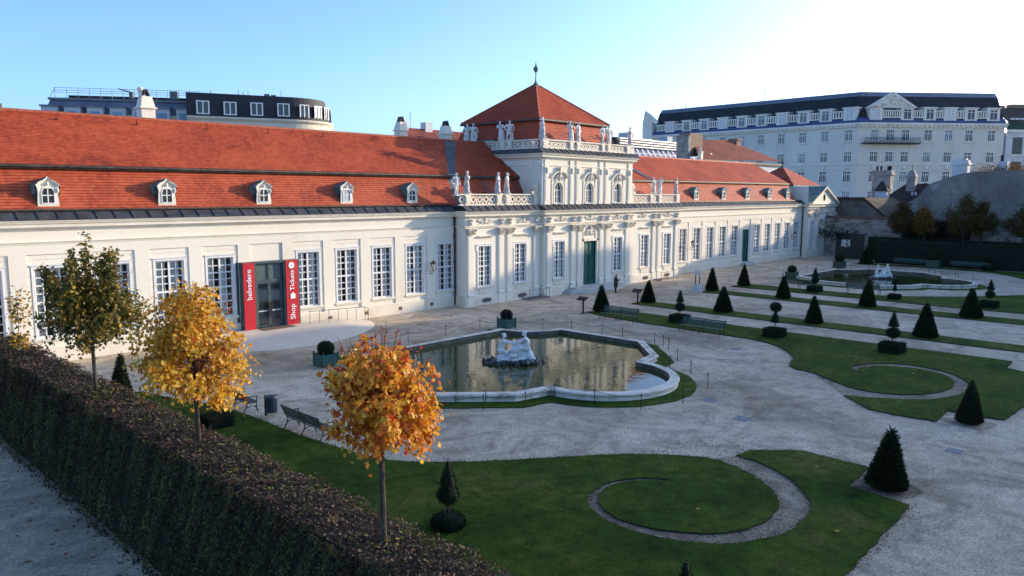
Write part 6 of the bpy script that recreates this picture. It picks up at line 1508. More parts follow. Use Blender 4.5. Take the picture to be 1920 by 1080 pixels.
# ------------------------------------------------------------------ far garden boundary
hf = thing('hedge', 'long dark clipped hedge closing the parterre in front of the garden wall', 'hedge', (105.2, 12, 0))
m = MB(); m.box(104.5, 105.9, -40, 33.6, 0, 2.95); m.build('hedge_core', BOXC, hf)
FH = mat('far_hedge_leaf', [(.4,.4,.4), (1,1,1)], scale=.6, rough=.85, island=[(.008,.014,.006), (.014,.026,.009), (.022,.026,.012), (.03,.042,.014)])
V1 = leafy([s_box(104.42, 105.98, -40, 33.68, 0.02, 3.02)], .17, 42, FH, OVAL, None, .12); multi('hedge_leaves', [(V1, FH)], hf, (105.2, 12, 0))
h2 = thing('hedge', 'second dark hedge behind the first, its top just showing below the trees', 'hedge', (109.6, 12, 0))
m = MB(); m.box(109.0, 110.2, -40, 36.0, 0, 3.1); m.build('hedge_core', BOXC, h2); V1 = leafy([s_box(108.95, 110.25, -40, 36.05, 0.5, 3.16)], .18, 30, FH, OVAL, None, .12); multi('hedge_leaves', [(V1, FH)], h2, (109.6, 12, 0))
t = thing('garden_gate', 'dark wooden gate overgrown with ivy, with a pale poster, beside the end pavilion', 'gate', (108.4, 38.6, 0))
for k in range(9):
    m = bxs((108.3+.01*(k % 2), 108.42, 36.3+.42*k, 36.3+.42*k+.41, 0, 3.35)); m.build('board', GATE, t)
bxs((108.43, 108.6, 36.1, 40.2, 3.3, 3.5)).build('top_rail', GATE, t)
P = np.stack([rng.uniform(108.0, 108.35, 700), rng.uniform(38.4, 42.5, 700), 3.4+rng.normal(0, .45, 700)], 1); multi('ivy', [(scatter(OVAL, P, rots(rand_unit(700)+[-1, 0, 0], rng.uniform(0, 6, 700)), rng.uniform(.14, .3, 700)), IVY)], t, (108.3, 40, 3))
tag(bxs((108.22, 108.29, 38.1, 39.3, 1.65, 2.65)).build('poster', POST, None), 'pale printed poster on the dark garden gate', 'poster')
tag(bxs((112.85, 112.94, 36.9, 37.45, 1.95, 2.7)).build('notice', YELL, None), 'yellow notice on the stone wall right of the dark gate', 'notice')
gw = thing('garden_wall', 'tall weathered whitewashed stone wall with red brown coping behind the far hedge', 'wall', (113.3, 5, 0))
m = MB(); m.box(113.0, 113.6, -60, 43.4, 0, 5.45); m.build('masonry', BRICKW, gw)
m = MB(); m.hull8([(112.85, -60, 5.45), (113.75, -60, 5.45), (113.75, 43.4, 5.45), (112.85, 43.4, 5.45), (113.2, -60, 5.75), (113.4, -60, 5.75), (113.4, 43.4, 5.75), (113.2, 43.4, 5.75)]); m.build('coping', COPING, gw)
q = random.Random(3); st = MB()       # stones standing proud where the wash has fallen off
for i in range(520):
    y = q.uniform(-10, 43); z = q.uniform(3.0, 5.3); st.bbox(112.97, 113.0, y, y+q.uniform(.25, .6), z, z+q.uniform(.1, .2), .01)
st.build('wall_stones', BRICKW, gw, kind='stuff')
def far_tree(label, x, y, z0, z1, r, m_, seed, tall=1.0):
    r_ = np.random.default_rng(seed); t = thing('garden_tree', label, 'tree', (x, y, 0), 'small trees behind the far hedge')
    m = MB(); m.tube([(x, y, 0), (x, y+.05, z0), (x, y, (z0+z1)/2)], [.13, .10, .05], 6)
    for i in range(7): a = i*.9; m.tube([(x, y, z0), (x+r*.5*math.cos(a), y+r*.5*math.sin(a), z0+(z1-z0)*.4)], [.05, .02], 4)
    m.build('trunk', BARK, t)
    nc = 46; c = r_.normal(size=(nc, 3)); c /= np.linalg.norm(c, axis=1, keepdims=True); zc = z0+(z1-z0)*.42; H1 = z1-zc; H0 = zc-z0
    c = c*np.where(c[:, 2:3] > 0, [[r, r, H1*.85]], [[r, r, H0]])*r_.uniform(.5, 1.0, (nc, 1)); c = np.concatenate([c, np.stack([r_.normal(0, r*.14, 8), r_.normal(0, r*.14, 8), r_.uniform(.6, 1.05, 8)*H1*tall], 1)])
    n = 4800; P = c[r_.integers(0, len(c), n)]+r_.normal(size=(n, 3))*r*.16+[x, y, zc]; multi('crown', [(scatter(OVAL, P, rots(rand_unit(n)+[0, 0, .4], rng.uniform(0, 6, n)), r_.uniform(.16, .32, n)), m_)], t, (x, y, zc))
far_tree('olive green small tree behind the far hedge, first from the palace', 107.5, 31.4, 4.0, 7.5, 1.75, LEAFD, 1)
far_tree('small orange brown tree behind the far hedge, second from the palace', 107.5, 28.7, 4.0, 6.9, 1.35, LEAFF, 2)
far_tree('broad rusty green tree with a pointed top before the grey blank wall', 107.5, 24.2, 4.0, 8.0, 2.35, LEAFD, 3, 1.15)
far_tree('dark slender tree close behind the broad rusty one', 108.3, 22.4, 4.2, 7.6, 1.55, LEAFD, 4)
far_tree('dark tree behind the far hedge cut by the right edge of the picture', 107.5, 17.9, 3.9, 7.3, 1.9, LEAFD, 5)
P = np.stack([rng.uniform(111.2, 112.6, 5000), rng.uniform(24.5, 32.5, 5000), rng.uniform(3.0, 5.4, 5000)], 1)
t = thing('ivy_thicket', 'black green ivy thicket against the garden wall between the small trees', 'shrub', (112, 28.5, 0)); multi('foliage', [(scatter(OVAL, P, rots(rand_unit(5000)+[-1, 0, 0], rng.uniform(0, 6, 5000)), rng.uniform(.2, .4, 5000)), IVY)], t, (112, 28.5, 3)); bxs((111.6, 112.9, 24.7, 32.3, 0, 5.2)).build('stems', HCORE, t)

# ------------------------------------------------------------------ neighbouring buildings on the right
fb = thing('firewall_building', 'building with a huge bare grey rendered gable wall behind the garden wall', 'building', (128, 10, 0))
prof = [(38.8, 0), (38.8, 4.9), (36.4, 6.7), (33.8, 8.35), (32.3, 10.3), (31.6, 10.6), (28.4, 11.7), (26.5, 12.0), (20.9, 12.15), (6, 12.2), (6, 0)]
m = MB(); m.yz([(y, z) for y, z in prof], 122.0, 136.0); m.build('gable_wall', FIREW, fb)
m = MB(); m.yz([(36.9, 4.0), (36.4, 6.62), (33.9, 8.2), (33.7, 7.0), (34.3, 4.5)], 121.96, 121.999); m.yz([(32.3, 10.2), (31.6, 10.5), (28.4, 11.6), (26.9, 11.85), (27.4, 11.5), (30.6, 10.5), (31.2, 9.9), (31.8, 9.4)], 121.96, 121.999); m.build('bare_render_patch', FIREL, fb)
m = MB()
for (a, b), (c, d) in zip(prof[1:-2], prof[2:-1]): m.hull8([(121.9, a, b), (121.9, c, d), (136, c, d), (136, a, b), (121.9, a, b+.12), (121.9, c, d+.12), (136, c, d+.12), (136, a, b+.12)])
m.build('wall_capping', FIREL, fb)
tag_fb = fb
ap = thing('shade_block', 'tall rendered block added out of view behind the garden wall to shade the garden', 'building', (132, -50, 0))  # unseen block, added so that its shadow falls across the garden
bxs((124, 142, -120, 5.8, 0, 22.0), (137, 150, 5.8, 13, 0, 24)).build('wall', GREYW, ap); m = MB(); m.yz([(-120, 22.0), (5.8, 22.0), (2.8, 27), (-117, 27)], 125.5, 140); m.build('roof', BROWNT, ap)
def win_rect(m, x0, x1, y, z0, z1): pass
for fl in range(4):
    for k in range(10): bxs((123.95, 123.999, 2.6-3.6*k, 3.9-3.6*k, 2.5+4.1*fl, 4.7+4.1*fl)).build('window', DGLASS, ap)
# low dark-roofed house by the gate
t = thing('garden_house', 'low house with a rough grey brown wall and black edged roof above the garden wall', 'house', (121, 43, 0))
m = MB(); m.yz([(46.5, 0), (46.5, 8.1), (40.0, 8.1), (36.8, 5.4), (36.8, 0)], 118.0, 124); m.build('wall', mat('rough_brown_render', [(.10,.09,.075), (.20,.185,.16)], scale=.8, rough=.95, detail=9, fine=(3,.3)), t)
m = MB(); m.hull8([(117.6, 46.5, 8.1), (117.6, 39.9, 8.1), (124, 39.9, 8.1), (124, 46.5, 8.1), (117.6, 46.5, 8.45), (117.6, 39.7, 8.45), (124, 39.7, 8.45), (124, 46.5, 8.45)]); m.hull8([(117.7, 39.95, 8.1), (117.7, 36.6, 5.4), (126, 34.6, 5.6), (126, 38.5, 8.1), (117.7, 39.8, 8.4), (117.7, 36.5, 5.65), (126, 34.5, 5.85), (126, 38.3, 8.4)]); m.build('roof', BROWNT, t)
bxs((126, 127.3, 39.3, 41.0, 6.5, 9.4)).build('white_dormer', GREYW, t); m = MB(); m.hull8([(125.8, 39.1, 9.4), (127.5, 39.1, 9.4), (127.5, 41.2, 9.4), (125.8, 41.2, 9.4), (126.4, 39.9, 10.9), (126.8, 39.9, 10.9), (126.8, 40.4, 10.9), (126.4, 40.4, 10.9)]); m.build('dormer_cap', BROWNT, t)
# brown roofed house with big chimneys
t = thing('brown_roof_house', 'small house with dark brown tiled roof and large rendered chimneys beside the grey gable', 'house', (133, 37, 0))
m = MB(); m.yz([(42.2, 0), (42.2, 7.3), (33, 7.3), (33, 0)], 130.2, 140); m.build('wall', GREYW, t)
m = MB(); m.hull8([(129.8, 42.3, 7.3), (129.8, 33, 7.0), (129.9, 33, 7.0), (129.9, 42.3, 7.3), (134, 38.9, 10.6), (134, 32, 10.6), (134.1, 32, 10.6), (134.1, 38.9, 10.6)]); m.build('roof', BROWNT, t)
m = MB(); m.hull8([(129.8, 38.4, 7.35), (129.8, 38.1, 7.35), (130.1, 38.1, 7.3), (130.1, 38.4, 7.3), (134, 36.2, 10.75), (134, 35.9, 10.75), (134.2, 35.9, 10.7), (134.2, 36.2, 10.7)]); m.build('roof_valley', BROWNT, t)
for y in (36.6, 37.1): bxs((131.55, 131.75, y, y+.3, 8.75, 9.3)).build('skylight', GREYW, t)
m = bxs((131.5, 133, 40.6, 43.4, 6, 12.0)); m.box(131.3, 133.2, 40.4, 43.6, 12.0, 12.25); m.box(131.4, 133.1, 40.5, 43.5, 12.25, 12.75); c = m.build('chimney', WEATH, t); m = MB()
for y in (42.9, 42.3, 41.2, 40.85): m.lathe([(.2, 0), (.18, .75)], (132.2, y, 12.7), 7)
m.build('chimney_pots', IRON, c)
m = bxs((132.5, 133.7, 37.2, 38.5, 8, 11.6)); m.box(132.4, 133.8, 37.1, 38.6, 11.6, 11.75); m.hull8([(132.4, 37.1, 11.75), (133.8, 37.1, 11.75), (133.8, 38.6, 11.75), (132.4, 38.6, 11.75), (132.9, 37.6, 12.7), (133.3, 37.6, 12.7), (133.3, 38.1, 12.7), (132.9, 38.1, 12.7)]); m.lathe([(.1, 0), (.1, .9)], (133.1, 37.85, 12.7), 6); m.build('chimney', WEATH, t)
t = thing('roof_chimney', 'big plain white chimney rising behind the grey gable wall', 'chimney', (129, 30, 12))
m = bxs((129, 130.5, 29.2, 31.2, 10, 14.0)); m.box(128.8, 130.7, 29.0, 31.4, 13.3, 13.6); m.build('stack', GREYW, t); bxs((129.2, 130.3, 29.5, 30.9, 14.0, 14.25)).build('cap', GREYW, t)
t = thing('roof_chimney', 'small grey chimney with black pot above the grey gable amid creeper', 'chimney', (129, 24, 12))
m = bxs((129, 130.2, 24.2, 25.4, 11, 13.7)); m.build('stack', GREYW, t); m = MB(); m.lathe([(.18, 0), (.16, .9)], (129.5, 25.0, 13.7), 7); m.build('pot', IRON, t)
n = 1500; P = np.stack([rng.uniform(128, 131, n), rng.normal(24, 2.6, n), 12.2+np.abs(rng.normal(0, .6, n))], 1); t = thing('roof_creeper', 'reddish brown creeper growing over the top of the grey gable wall', 'climbing plant', (129, 24, 12)); multi('foliage', [(scatter(OVAL, P, rots(rand_unit(n), rng.uniform(0, 6, n)), rng.uniform(.15, .3, n)), LEAFF)], t, (129, 24, 12))

# ------------------------------------------------------------------ the big pale hotel
A_, B_, C2 = Vector((194.3, 127.1)), Vector((190.0, 66.4)), Vector((216.2, 41.7))
HT = thing('hotel', 'large pale grey green grand hotel with dark mansard roof and carved gable', 'hotel', (200, 80, 0))
def frame_of(P0, P1):
    d = (P1-P0).normalized(); nrm = Vector((d.y, -d.x))      # right of the direction
    if nrm.dot(-P0) < 0: nrm = -nrm
    return lambda s, o, z: (P0.x+d.x*s+nrm.x*o, P0.y+d.y*s+nrm.y*o, z)
def fb8(m, f, s0, s1, o0, o1, z0, z1): m.hull8([f(s0, o1, z0), f(s1, o1, z0), f(s1, o0, z0), f(s0, o0, z0), f(s0, o1, z1), f(s1, o1, z1), f(s1, o0, z1), f(s0, o0, z1)])
hw_f = None
def hotel_side(P0, P1, cols, dorm, wcache={}):
    f = frame_of(P0, P1); L = (P1-P0).length
    m = MB(); fb8(m, f, 0, L, -14, 0, 0, 25.3); m.build('wall', HOTEL, HT)
    m = MB(); fb8(m, f, -.3, L+.3, 0, .9, 25.3, 25.75); fb8(m, f, -.2, L+.2, 0, .5, 24.75, 25.3); fb8(m, f, 0, L, 0, .25, 15.9, 16.25); fb8(m, f, 0, L, 0, .2, 14.6, 14.75)
    n = int(L/1.1)
    for i in range(n): fb8(m, f, L*i/n+.1, L*i/n+.55, .5, .85, 24.95, 25.3)
    m.build('cornice', HOTELT, HT)
    for i in range(len(cols)-1):      # wall panels between the window axes
        a, b = cols[i]*L+1.15, cols[i+1]*L-1.15
        if b-a > .8: m = MB(); fb8(m, f, a, b, 0, .10, 16.6, 24.3); m.build('wall_panel', HOTEL, HT)
    d_ = MB(); fb8(d_, f, 0, L, .1, .55, 25.76, 26.5); 
    for i, c in enumerate(cols):
        s = c*L
        for k, (z0, z1) in enumerate(((21.5, 24.2), (16.5, 19.0), (11.7, 14.4), (7.0, 9.6))):
            w = MB(); fb8(w, f, s-.95, s+.95, 0, .02, z0, z1); wo = w.build('window', DGLASS if (i+k) % 4 else MATS['pale_window_glass'], HT)
            fr = MB()
            for a, b in ((-.98, -.86), (.86, .98), (-.06, .06), (-.50, -.44), (.44, .50)): fb8(fr, f, s+a, s+b, .02, .09, z0, z1)
            for za in (z0, z0+(z1-z0)*.66, z1-.1): fb8(fr, f, s-.98, s+.98, .021, .092, za, za+.12)
            fr.build('frame', PAINT, wo)
            sl = MB(); fb8(sl, f, s-1.15, s+1.15, 0, .3, z0-.25, z0-.02); sl.build('sill', HOTELT, wo); sl = MB(); fb8(sl, f, s-1.1, s+1.1, 0, .12, z1+.12, z1+.35); sl.build('lintel', HOTELT, wo)
        if i % 1 == 0:
            w = MB(); q = f(s, .12, 15.25); w.ell(q, (.5, .5, .5), 8, 5); w.build('medallion', HOTELT, HT)
    for i, c in enumerate(dorm):
        s = c*L; d = MB(); fb8(d, f, s-1.55, s+1.55, -2.2, .25, 26.4, 29.2); fb8(d, f, s-1.8, s+1.8, -2.3, .45, 29.2, 29.5); o = d.build('dormer', HOTELT, HT)
        w = MB(); fb8(w, f, s-.95, s+.95, .25, .27, 26.7, 28.9); w.build('dormer_window', DGLASS if i % 3 else GREYW, o)
        fr = MB()
        for a, b in ((-.95, -.85), (.85, .95), (-.05, .05)): fb8(fr, f, s+a, s+b, .27, .33, 26.7, 28.9)
        fb8(fr, f, s-.95, s+.95, .271, .332, 28.3, 28.4); fr.build('frame', PAINT, o)
    ss = sorted([0]+[c*L for c in dorm]+[L])
    for a, b in zip(ss[:-1], ss[1:]):
        a += 1.6; b -= 1.6
        if b-a < 1: continue
        bl = MB(); fb8(bl, f, a, b, .0, .25, 28.5, 28.75); fb8(bl, f, a, b, .0, .25, 26.9, 27.15); n = max(2, int((b-a)/.55))
        for k in range(n): fb8(bl, f, a+(b-a)*(k+.25)/n, a+(b-a)*(k+.75)/n, .05, .2, 27.15, 28.5)
        bl.build('roof_balustrade', HOTELT, HT)
    return f, L
mat('pale_window_glass', [(.10,.12,.13), (.30,.34,.35)], scale=.5, rough=.15)
dAB = [.1044, .2011, .2958, .3919, .4883, .5822, .6771, .7709, .8643, .9616]; dBC = [.1077, .3189, .4725, .6141, .7554, .9105]
fA, LA = hotel_side(A_, B_, dAB, dAB); fB, LB = hotel_side(B_, C2, [.1077, .2132, .3189, .4725, .6141, .7554, .9105], dBC)
for (P0, P1, nm) in ((A_, B_, 'l'), (B_, C2, 'r')): pass
m = MB(); m.mould([tuple(A_), tuple(B_), tuple(C2)], [(.55, 25.78), (-.2, 27.0), (-.8, 27.0)]); m.build('blue_skirt_roof', BLUEM, HT)
m = MB(); m.mould([tuple(A_), tuple(B_), tuple(C2)], [(-.7, 27.0), (-3.4, 32.3)]); m.build('mansard_roof', SLATE, HT)
m = MB(); m.mould([tuple(A_), tuple(B_), tuple(C2)], [(-3.3, 32.3), (-4.6, 33.5), (-13.5, 33.0), (-14, 25)]); m.build('roof_top', BLUEG, HT)
m = MB(); s0, s1 = .05*LB, .375*LB; sm = (s0+s1)/2
m.hull8([fB(s0, .5, 29.5), fB(s1, .5, 29.5), fB(s1, -.3, 29.5), fB(s0, -.3, 29.5), fB(sm-.05, .5, 33.0), fB(sm+.05, .5, 33.0), fB(sm+.05, -.3, 33.0), fB(sm-.05, -.3, 33.0)]); g_ = m.build('carved_gable', HOTELT, HT)
m = MB(); q = random.Random(2)
for _ in range(40):
    s = q.uniform(s0+1.2, s1-1.2); zt = 29.6+3.4*(1-abs(s-sm)/(sm-s0)); z = q.uniform(29.7, max(29.8, zt-.5)); c = fB(s, .5, z); m.ell(c, (.35, .35, .22), 6, 4)
m.build('gable_relief', ORN, g_, kind='stuff')
m = MB(); fb8(m, fB, s0-.2, s1+.2, 0, .45, 29.2, 29.5); m.build('gable_base', HOTELT, HT)
m = MB(); fb8(m, fB, .02*LB, .40*LB, .1, 1.6, 20.7, 21.0); 
for k in range(40): fb8(m, fB, .02*LB+.38*LB*k/39-.03, .02*LB+.38*LB*k/39+.03, 1.5, 1.58, 21.0, 22.1)
fb8(m, fB, .02*LB, .40*LB, 1.48, 1.6, 22.1, 22.2); m.build('balcony', IRON, HT)
m = MB(); fb8(m, fA, -3, 0.5, -2, .8, 25, 29.5); m.hull8([fA(-3, .8, 29.5), fA(2.5, .8, 29.5), fA(2.5, 0, 29.5), fA(-3, 0, 29.5), fA(-2.2, .8, 33), fA(-1.8, .8, 33), fA(-1.8, 0, 33), fA(-2.2, 0, 33)]); m.build('end_gable', HOTELT, HT)
m = MB(); m.add([fA(0, -3, 31.5), fA(-2, 0, 31.8), fA(-2, -6, 31.8), fA(4, -6, 31.8)], [(0, 1, 2, 3)]); m.build('green_end_roof', COPPER, HT)
m = MB()
for s, h in ((8, 3), (12, 1.8), (33, 5), (46, 2), (60, 2.2), (90, 3)): m.tube([fA(s, -5, 32.2), fA(s, -5, 32.2+h)], .07, 5)
m.build('aerials', IRON, HT, kind='stuff')
# neighbour right of it
NB = thing('corner_building', 'white corner building with dark green cornice next to the pale hotel', 'building', (225, 28, 0))
D2 = Vector((275, -14)); f = frame_of(C2+Vector((.2, -.2)), D2); L = (D2-C2).length
m = MB(); fb8(m, f, .3, L, -14, .0, 0, 23.8); m.build('wall', GREYW, NB); m = MB(); fb8(m, f, .3, L, 0, .5, 23.8, 24.4); m.build('cornice', HOTELT, NB); m = MB(); fb8(m, f, .3, L, -.2, .3, 24.4, 26.2); m.build('green_frieze', mat('green_frieze', [(.012,.05,.035)], rough=.6), NB)
m = MB(); m.add([f(.3, .2, 26.2), f(L, .2, 26.2), f(L, -6, 30.2), f(.3, -6, 30.2)], [(0, 1, 2, 3)]); m.build('roof', BROWNT, NB)
for s in (3.2, 8.5, 13.8, 19.1, 24.4):
    for z0, z1 in ((18.6, 22.6), (12.2, 16.8)): m = MB(); fb8(m, f, s-1.25, s+1.25, 0, .03, z0, z1); m.build('window', DGLASS, NB); m = MB(); fb8(m, f, s-1.5, s+1.5, 0, .3, z0-.4, z0-.05); m.build('sill', HOTELT, NB)
for s in (1.2, 2.4, 3.6): m = MB(); fb8(m, f, s, s+.9, -.6, -.1, 26.75, 27.2); m.build('skylight', GREYW, NB)
m = MB(); fb8(m, f, 6, 14, -9, -6.5, 28, 31.2); fb8(m, f, -1, 4, -9, -6.5, 28, 30.8); m.build('chimney_row', BRICKB, NB)

# ------------------------------------------------------------------ buildings behind the right wing
t = thing('red_roof_house', 'house with dark red hipped roof and brick chimneys behind the far palace wing', 'house', (122, 64, 0))
bxs((110.0, 137.5, 62.3, 73, 0, 14.2)).build('wall', GREYW, t)
m = MB(); tiled(m, (109.5, 62, 14.3), (138.3, 62, 14.9), (124.5, 66, 18.3), (112.0, 66, 17.7), .4, 2.5); m.build('roof', OLDTILE, t)
bxs((109.4, 138.6, 61.8, 62.3, 14.0, 14.35)).build('eaves', SLATE, t)
for u in (114.0, 126.5): m = MB(); m.hull8([(u-.3, 62.9, 15.0), (u+.3, 62.9, 15.0), (u+.3, 63.2, 15.1), (u-.3, 63.2, 15.1), (u-.3, 63.1, 15.5), (u+.3, 63.1, 15.5), (u+.3, 63.5, 15.5), (u-.3, 63.5, 15.5)]); m.build('skylight', GREYW, t)
m = bxs((109.6, 113.6, 64.5, 66.5, 15, 18.6)); m.build('chimney', BRICKB, t); m = bxs((109.0, 109.7, 64.4, 66.6, 13, 18.2)); m.build('firewall', WEATH, t)
m = bxs((126.4, 128.0, 65, 66.4, 15, 18.3)); m.box(126.2, 128.2, 64.8, 66.6, 18.3, 18.6); m.build('chimney', BRICKB, t)
t = thing('blue_panel_house', 'flat roofed building with blue panels and white louvres behind the palace', 'building', (121, 76, 0))
bxs((107, 133, 75.5, 86, 0, 15.9)).build('wall', GREYW, t); m = MB(); m.add([(107, 75.2, 15.2), (133, 75.2, 15.2), (132, 76.2, 16.7), (107, 76.2, 16.7)], [(0, 1, 2, 3)]); m.build('blue_band', BLUEM, t)
for k in range(15): x = 108+1.65*k; m = MB(); m.hull8([(x, 75.1, 15.2), (x+.35, 75.1, 15.2), (x+.35, 75.2, 15.2), (x, 75.2, 15.2), (x, 76.1, 16.7), (x+.35, 76.1, 16.7), (x+.35, 76.2, 16.7), (x, 76.2, 16.7)]); m.build('white_rib', PAINT, t)
for k in range(4): bxs((106, 131.5, 75.6, 75.8, 16.75+.42*k, 16.75+.42*k+.2)).build('louvre', PAINT, t)
bxs((106, 131.5, 76.3, 85, 16.7, 18.3)).build('plant_screen', SLATE, t)
for x in (107, 113, 126): bxs((x, x+1.8, 79, 81, 18.3, 19.6)).build('roof_unit', GREYW, t)
t = thing('vent_tower', 'grey roof plant box with louvred opening behind the upper balustrade', 'roof plant', (80, 70, 0))
bxs((82.0, 85.0, 66, 69, 0, 16.2)).build('lower_box', GREYW, t); bxs((80.6, 82.6, 66.5, 69, 0, 18.0)).build('upper_box', GREYW, t); bxs((81.0, 82.2, 66.45, 66.5, 16.2, 17.5)).build('louvre', DARKROOM, t); bxs((82.4, 84.6, 65.95, 66.0, 14.5, 15.7)).build('louvre', DARKROOM, t)

# ------------------------------------------------------------------ buildings behind the left wing
t = thing('red_roof_house', 'low house with red roof seen between the two close palace chimneys', 'house', (57, 71, 0))
bxs((56.5, 69, 70.5, 80, 0, 14.0)).build('wall', CREAM, t); m = MB(); tiled(m, (55.8, 70, 14.0), (70, 70, 14.0), (69, 73.5, 16.7), (57, 73.5, 16.7), .45, 2); m.build('roof', OLDTILE, t)
for u in (58.4, 62.2): bxs((u, u+.9, 70.7, 70.9, 14.8, 15.5)).build('skylight', DGLASS, t)
bxs((58.0, 58.8, 73, 74, 16, 17.4)).build('chimney', GREYW, t); bxs((61.5, 62.6, 73, 74, 16, 17.5)).build('chimney', GREYW, t); m = MB(); m.tube([(59.5, 73.5, 16), (59.5, 73.5, 18.6)], .05, 5); m.build('aerial', GREYW, t)
def house_windows(t, lst, y, frame=PAINT):
    for u0, u1, z0, z1 in lst:
        w = bxs((u0, u1, y-.03, y, z0, z1)).build('window', DGLASS, t); e = .1; um = (u0+u1)/2
        bxs((u0-e, u0+.06, y-.08, y-.03, z0-e, z1+e), (u1-.06, u1+e, y-.08, y-.03, z0-e, z1+e), (um-.07, um+.07, y-.08, y-.03, z0, z1), (u0+.06, u1-.06, y-.08, y-.03, z1-.02, z1+e), (u0+.06, u1-.06, y-.08, y-.03, z0-e, z0+.02)).build('frame', frame, w)
dm = thing('mansard_building', 'cream building with black mansard roof and rounded corner behind the palace', 'building', (46, 90, 0))
def corner(off):
    p = [(40.0, 90.0-off)]; cx, cy, r = 52.0, 96.0, 6.0+off
    for i in range(11): a = R(-90+i*7.2); p.append((cx+r*math.cos(a), cy+r*math.sin(a)))
    p += [(cx+r*math.cos(R(-18))+1.6, cy+r*math.sin(R(-18))+9)]
    return p
def ring(m, o0, z0, o1, z1):
    a, b = corner(o0), corner(o1)
    for i in range(len(a)-1): m.quad((*a[i], z0), (*a[i+1], z0), (*b[i+1], z1), (*b[i], z1))
m = MB(); ring(m, 0, 0, 0, 17.9); m.build('wall', CREAM, dm); m = MB(); ring(m, 0, 17.5, .35, 17.8); ring(m, .35, 17.8, .35, 18.0); ring(m, .35, 18.0, -.1, 18.05); m.build('cornice', CREAM, dm)
m = MB(); ring(m, -.05, 18.04, -.7, 20.85); m.build('mansard_roof', SLATE, dm); cc = corner(-.7); m = MB(); m.prism(cc+[(50, 112), (40.0, 108)], 20.80, 20.86); m.build('roof_top', SLATE, dm)
m = MB(); m.quad((40, 90, 0), (40, 108, 0), (40, 108, 20.8), (40.6, 90.7, 20.8)); m.build('side_wall', SLATE, dm)
house_windows(dm, [(41.2, 42.5, 18.35, 19.75), (44.3, 45.6, 18.35, 19.75), (47.4, 48.7, 18.4, 19.8), (50.6, 51.9, 18.45, 19.85)], 89.95)
def curved_window(a):
    cx, cy = 52.0, 96.0; ca, sa = math.cos(R(a)), math.sin(R(a)); r = 6.0; w = MB(); tx, ty = -sa, ca
    def b(m, s0, s1, o0, o1, z0, z1): 
        p = [];
        for z in (z0, z1):
            for s, o in ((s0, o1), (s1, o1), (s1, o0), (s0, o0)): p.append((cx+ca*(r+o)+tx*s, cy+sa*(r+o)+ty*s, z))
        m.hull8(p)
    b(w, -.55, .55, -.3, .0, 18.45, 19.85); o = w.build('window', DGLASS, dm); g2 = MB()
    for s0, s1 in ((-.65, -.5), (.5, .65), (-.06, .06)): b(g2, s0, s1, 0, .06, 18.35, 19.95)
    b(g2, -.5, .5, 0, .06, 19.85, 19.95); g2.build('frame', PAINT, o)
for a in (-72, -52, -34): curved_window(a)
m = MB()
for k in range(8): m.mi = 0; c = corner(-.2); p = Vector(c[-2]).lerp(Vector(c[-1]), .12+.11*k); m.box(p.x-.05, p.x+.15, p.y-.3, p.y+.3, 18.4, 19.9)
m.build('side_windows', DGLASS, dm, kind='stuff')
for b_ in ((42.4, 43.7, 94, 95, 20.8, 21.25), (45.3, 48.6, 94, 95, 20.8, 21.15), (49.4, 50.0, 94, 95, 20.8, 21.5), (50.2, 50.8, 94, 95, 20.8, 21.4)): bxs(b_).build('chimney', BRICKB, dm)
m = MB()
for x, h in ((42.9, .5), (46.2, .6), (46.8, .5), (47.4, .6), (51.5, .9)): m.tube([(x, 94.5, 21.2), (x, 94.5, 21.2+h)], .04, 4)
m.build('aerials', IRON, dm)
m = MB()
for i in range(12): m.ell((44.0+.35*i+rnd.uniform(-.1, .1) if i < 6 else 45.2+.3*i, 89.9, 16.6+rnd.uniform(-.15, .15)), (.2, .08, .14), 6, 4)
m.build('wall_relief', ORN, dm)
bl = thing('blue_mansard_building', 'building with blue grey metal roof, white dormers and roof terrace railing', 'building', (35.8, 100, 0))
bxs((26.6, 44.6, 100.2, 112, 0, 17.6)).build('wall', CREAM, bl)
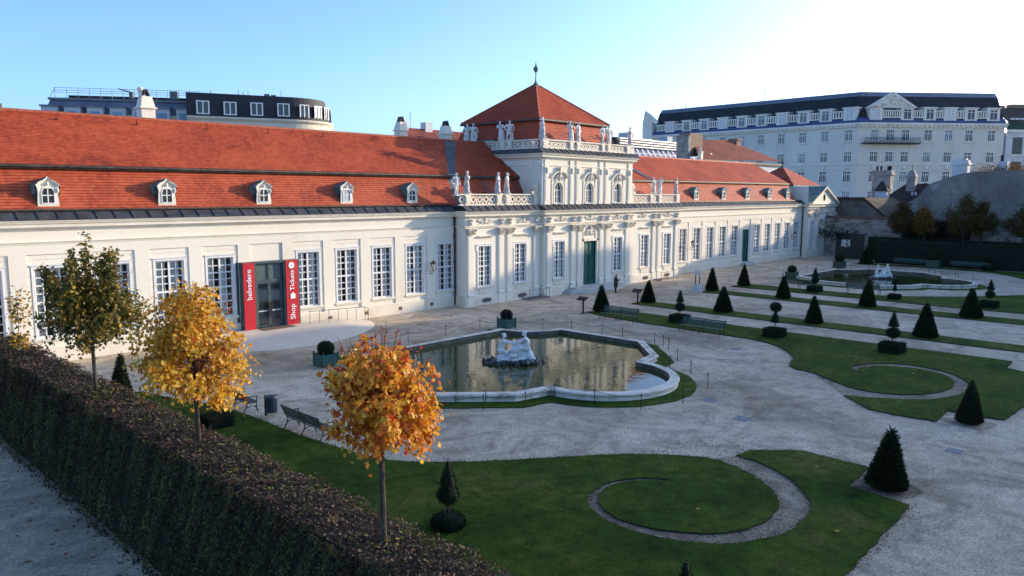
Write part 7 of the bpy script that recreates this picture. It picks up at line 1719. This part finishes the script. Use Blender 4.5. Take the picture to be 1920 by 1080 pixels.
m = MB(); m.hull8([(26.6, 100, 16.4), (44.9, 100, 16.4), (44.9, 112, 16.4), (26.6, 112, 16.4), (27.6, 101, 19.3), (44.9, 101, 19.3), (44.9, 111, 19.3), (27.6, 111, 19.3)]); m.build('metal_roof', BLUEG, bl)
bxs((27.4, 44.9, 100.8, 111, 19.3, 19.55)).build('roof_edge', BLUEG, bl); bxs((29, 44.9, 103, 110, 19.55, 20.1)).build('roof_structure', BROWNT, bl)
for k in range(7):
    u = 27.0+2.53*k; d = bxs((u, u+1.75, 99.6, 101.5, 16.4, 18.35)).build('dormer', GREYW, bl); bxs((u-.12, u+1.87, 99.45, 101.8, 18.35, 18.55)).build('dormer_roof', BLUEG, d); bxs((u+.32, u+1.43, 99.57, 99.599, 16.5, 17.85)).build('dormer_window', mat('sky_blue_glass', [(.12,.22,.32), (.20,.32,.42)], scale=.5, rough=.1) if k == 0 else MATS['sky_blue_glass'], d)
m = MB()
for k in range(14): u = 28.2+1.28*k; m.tube([(u, 100.95, 19.5), (u, 100.95, 20.75)], .03, 4)
for z in (20.2, 20.45, 20.75): m.tube([(28.0, 100.95, z), (44.8, 100.95, z)], .022, 4)
m.tube([(27.5, 101, 19.4), (28.2, 101, 20.75)], .03, 4); m.build('terrace_railing', STEEL, bl)
m = MB(); m.hull8([(35.0, 102, 20.9), (36.5, 102, 20.5), (36.5, 103, 20.5), (35, 103, 20.9), (35.0, 102, 21.0), (36.4, 102, 20.65), (36.4, 103, 20.65), (35, 103, 21.0)]); m.box(36.2, 36.6, 102.2, 102.9, 19.8, 20.6); m.build('roof_unit', STEEL, bl); bxs((41.0, 41.9, 102, 103, 19.8, 20.8)).build('roof_unit', STEEL, bl)
bl.rotation_euler = (0, 0, R(-35)); bl.location.z = .65; dm.rotation_euler = (0, 0, R(-24))
# low stretch of roof at the far left edge behind the ridge
m = bxs((19, 27, 100, 108, 0, 17.3)); o = m.build('distant_house', BLUEG, None); tag(o, 'sliver of a flat roofed house just showing behind the red ridge', 'house')
m = MB(); m.lathe([(.35, 0), (.35, .4)], (9.6, 50, 13.4), 4); m.box(9.9, 11.6, 49.8, 50.2, 13.35, 13.75); m.build('mossy_ridge_end', BRICKB, PAL)
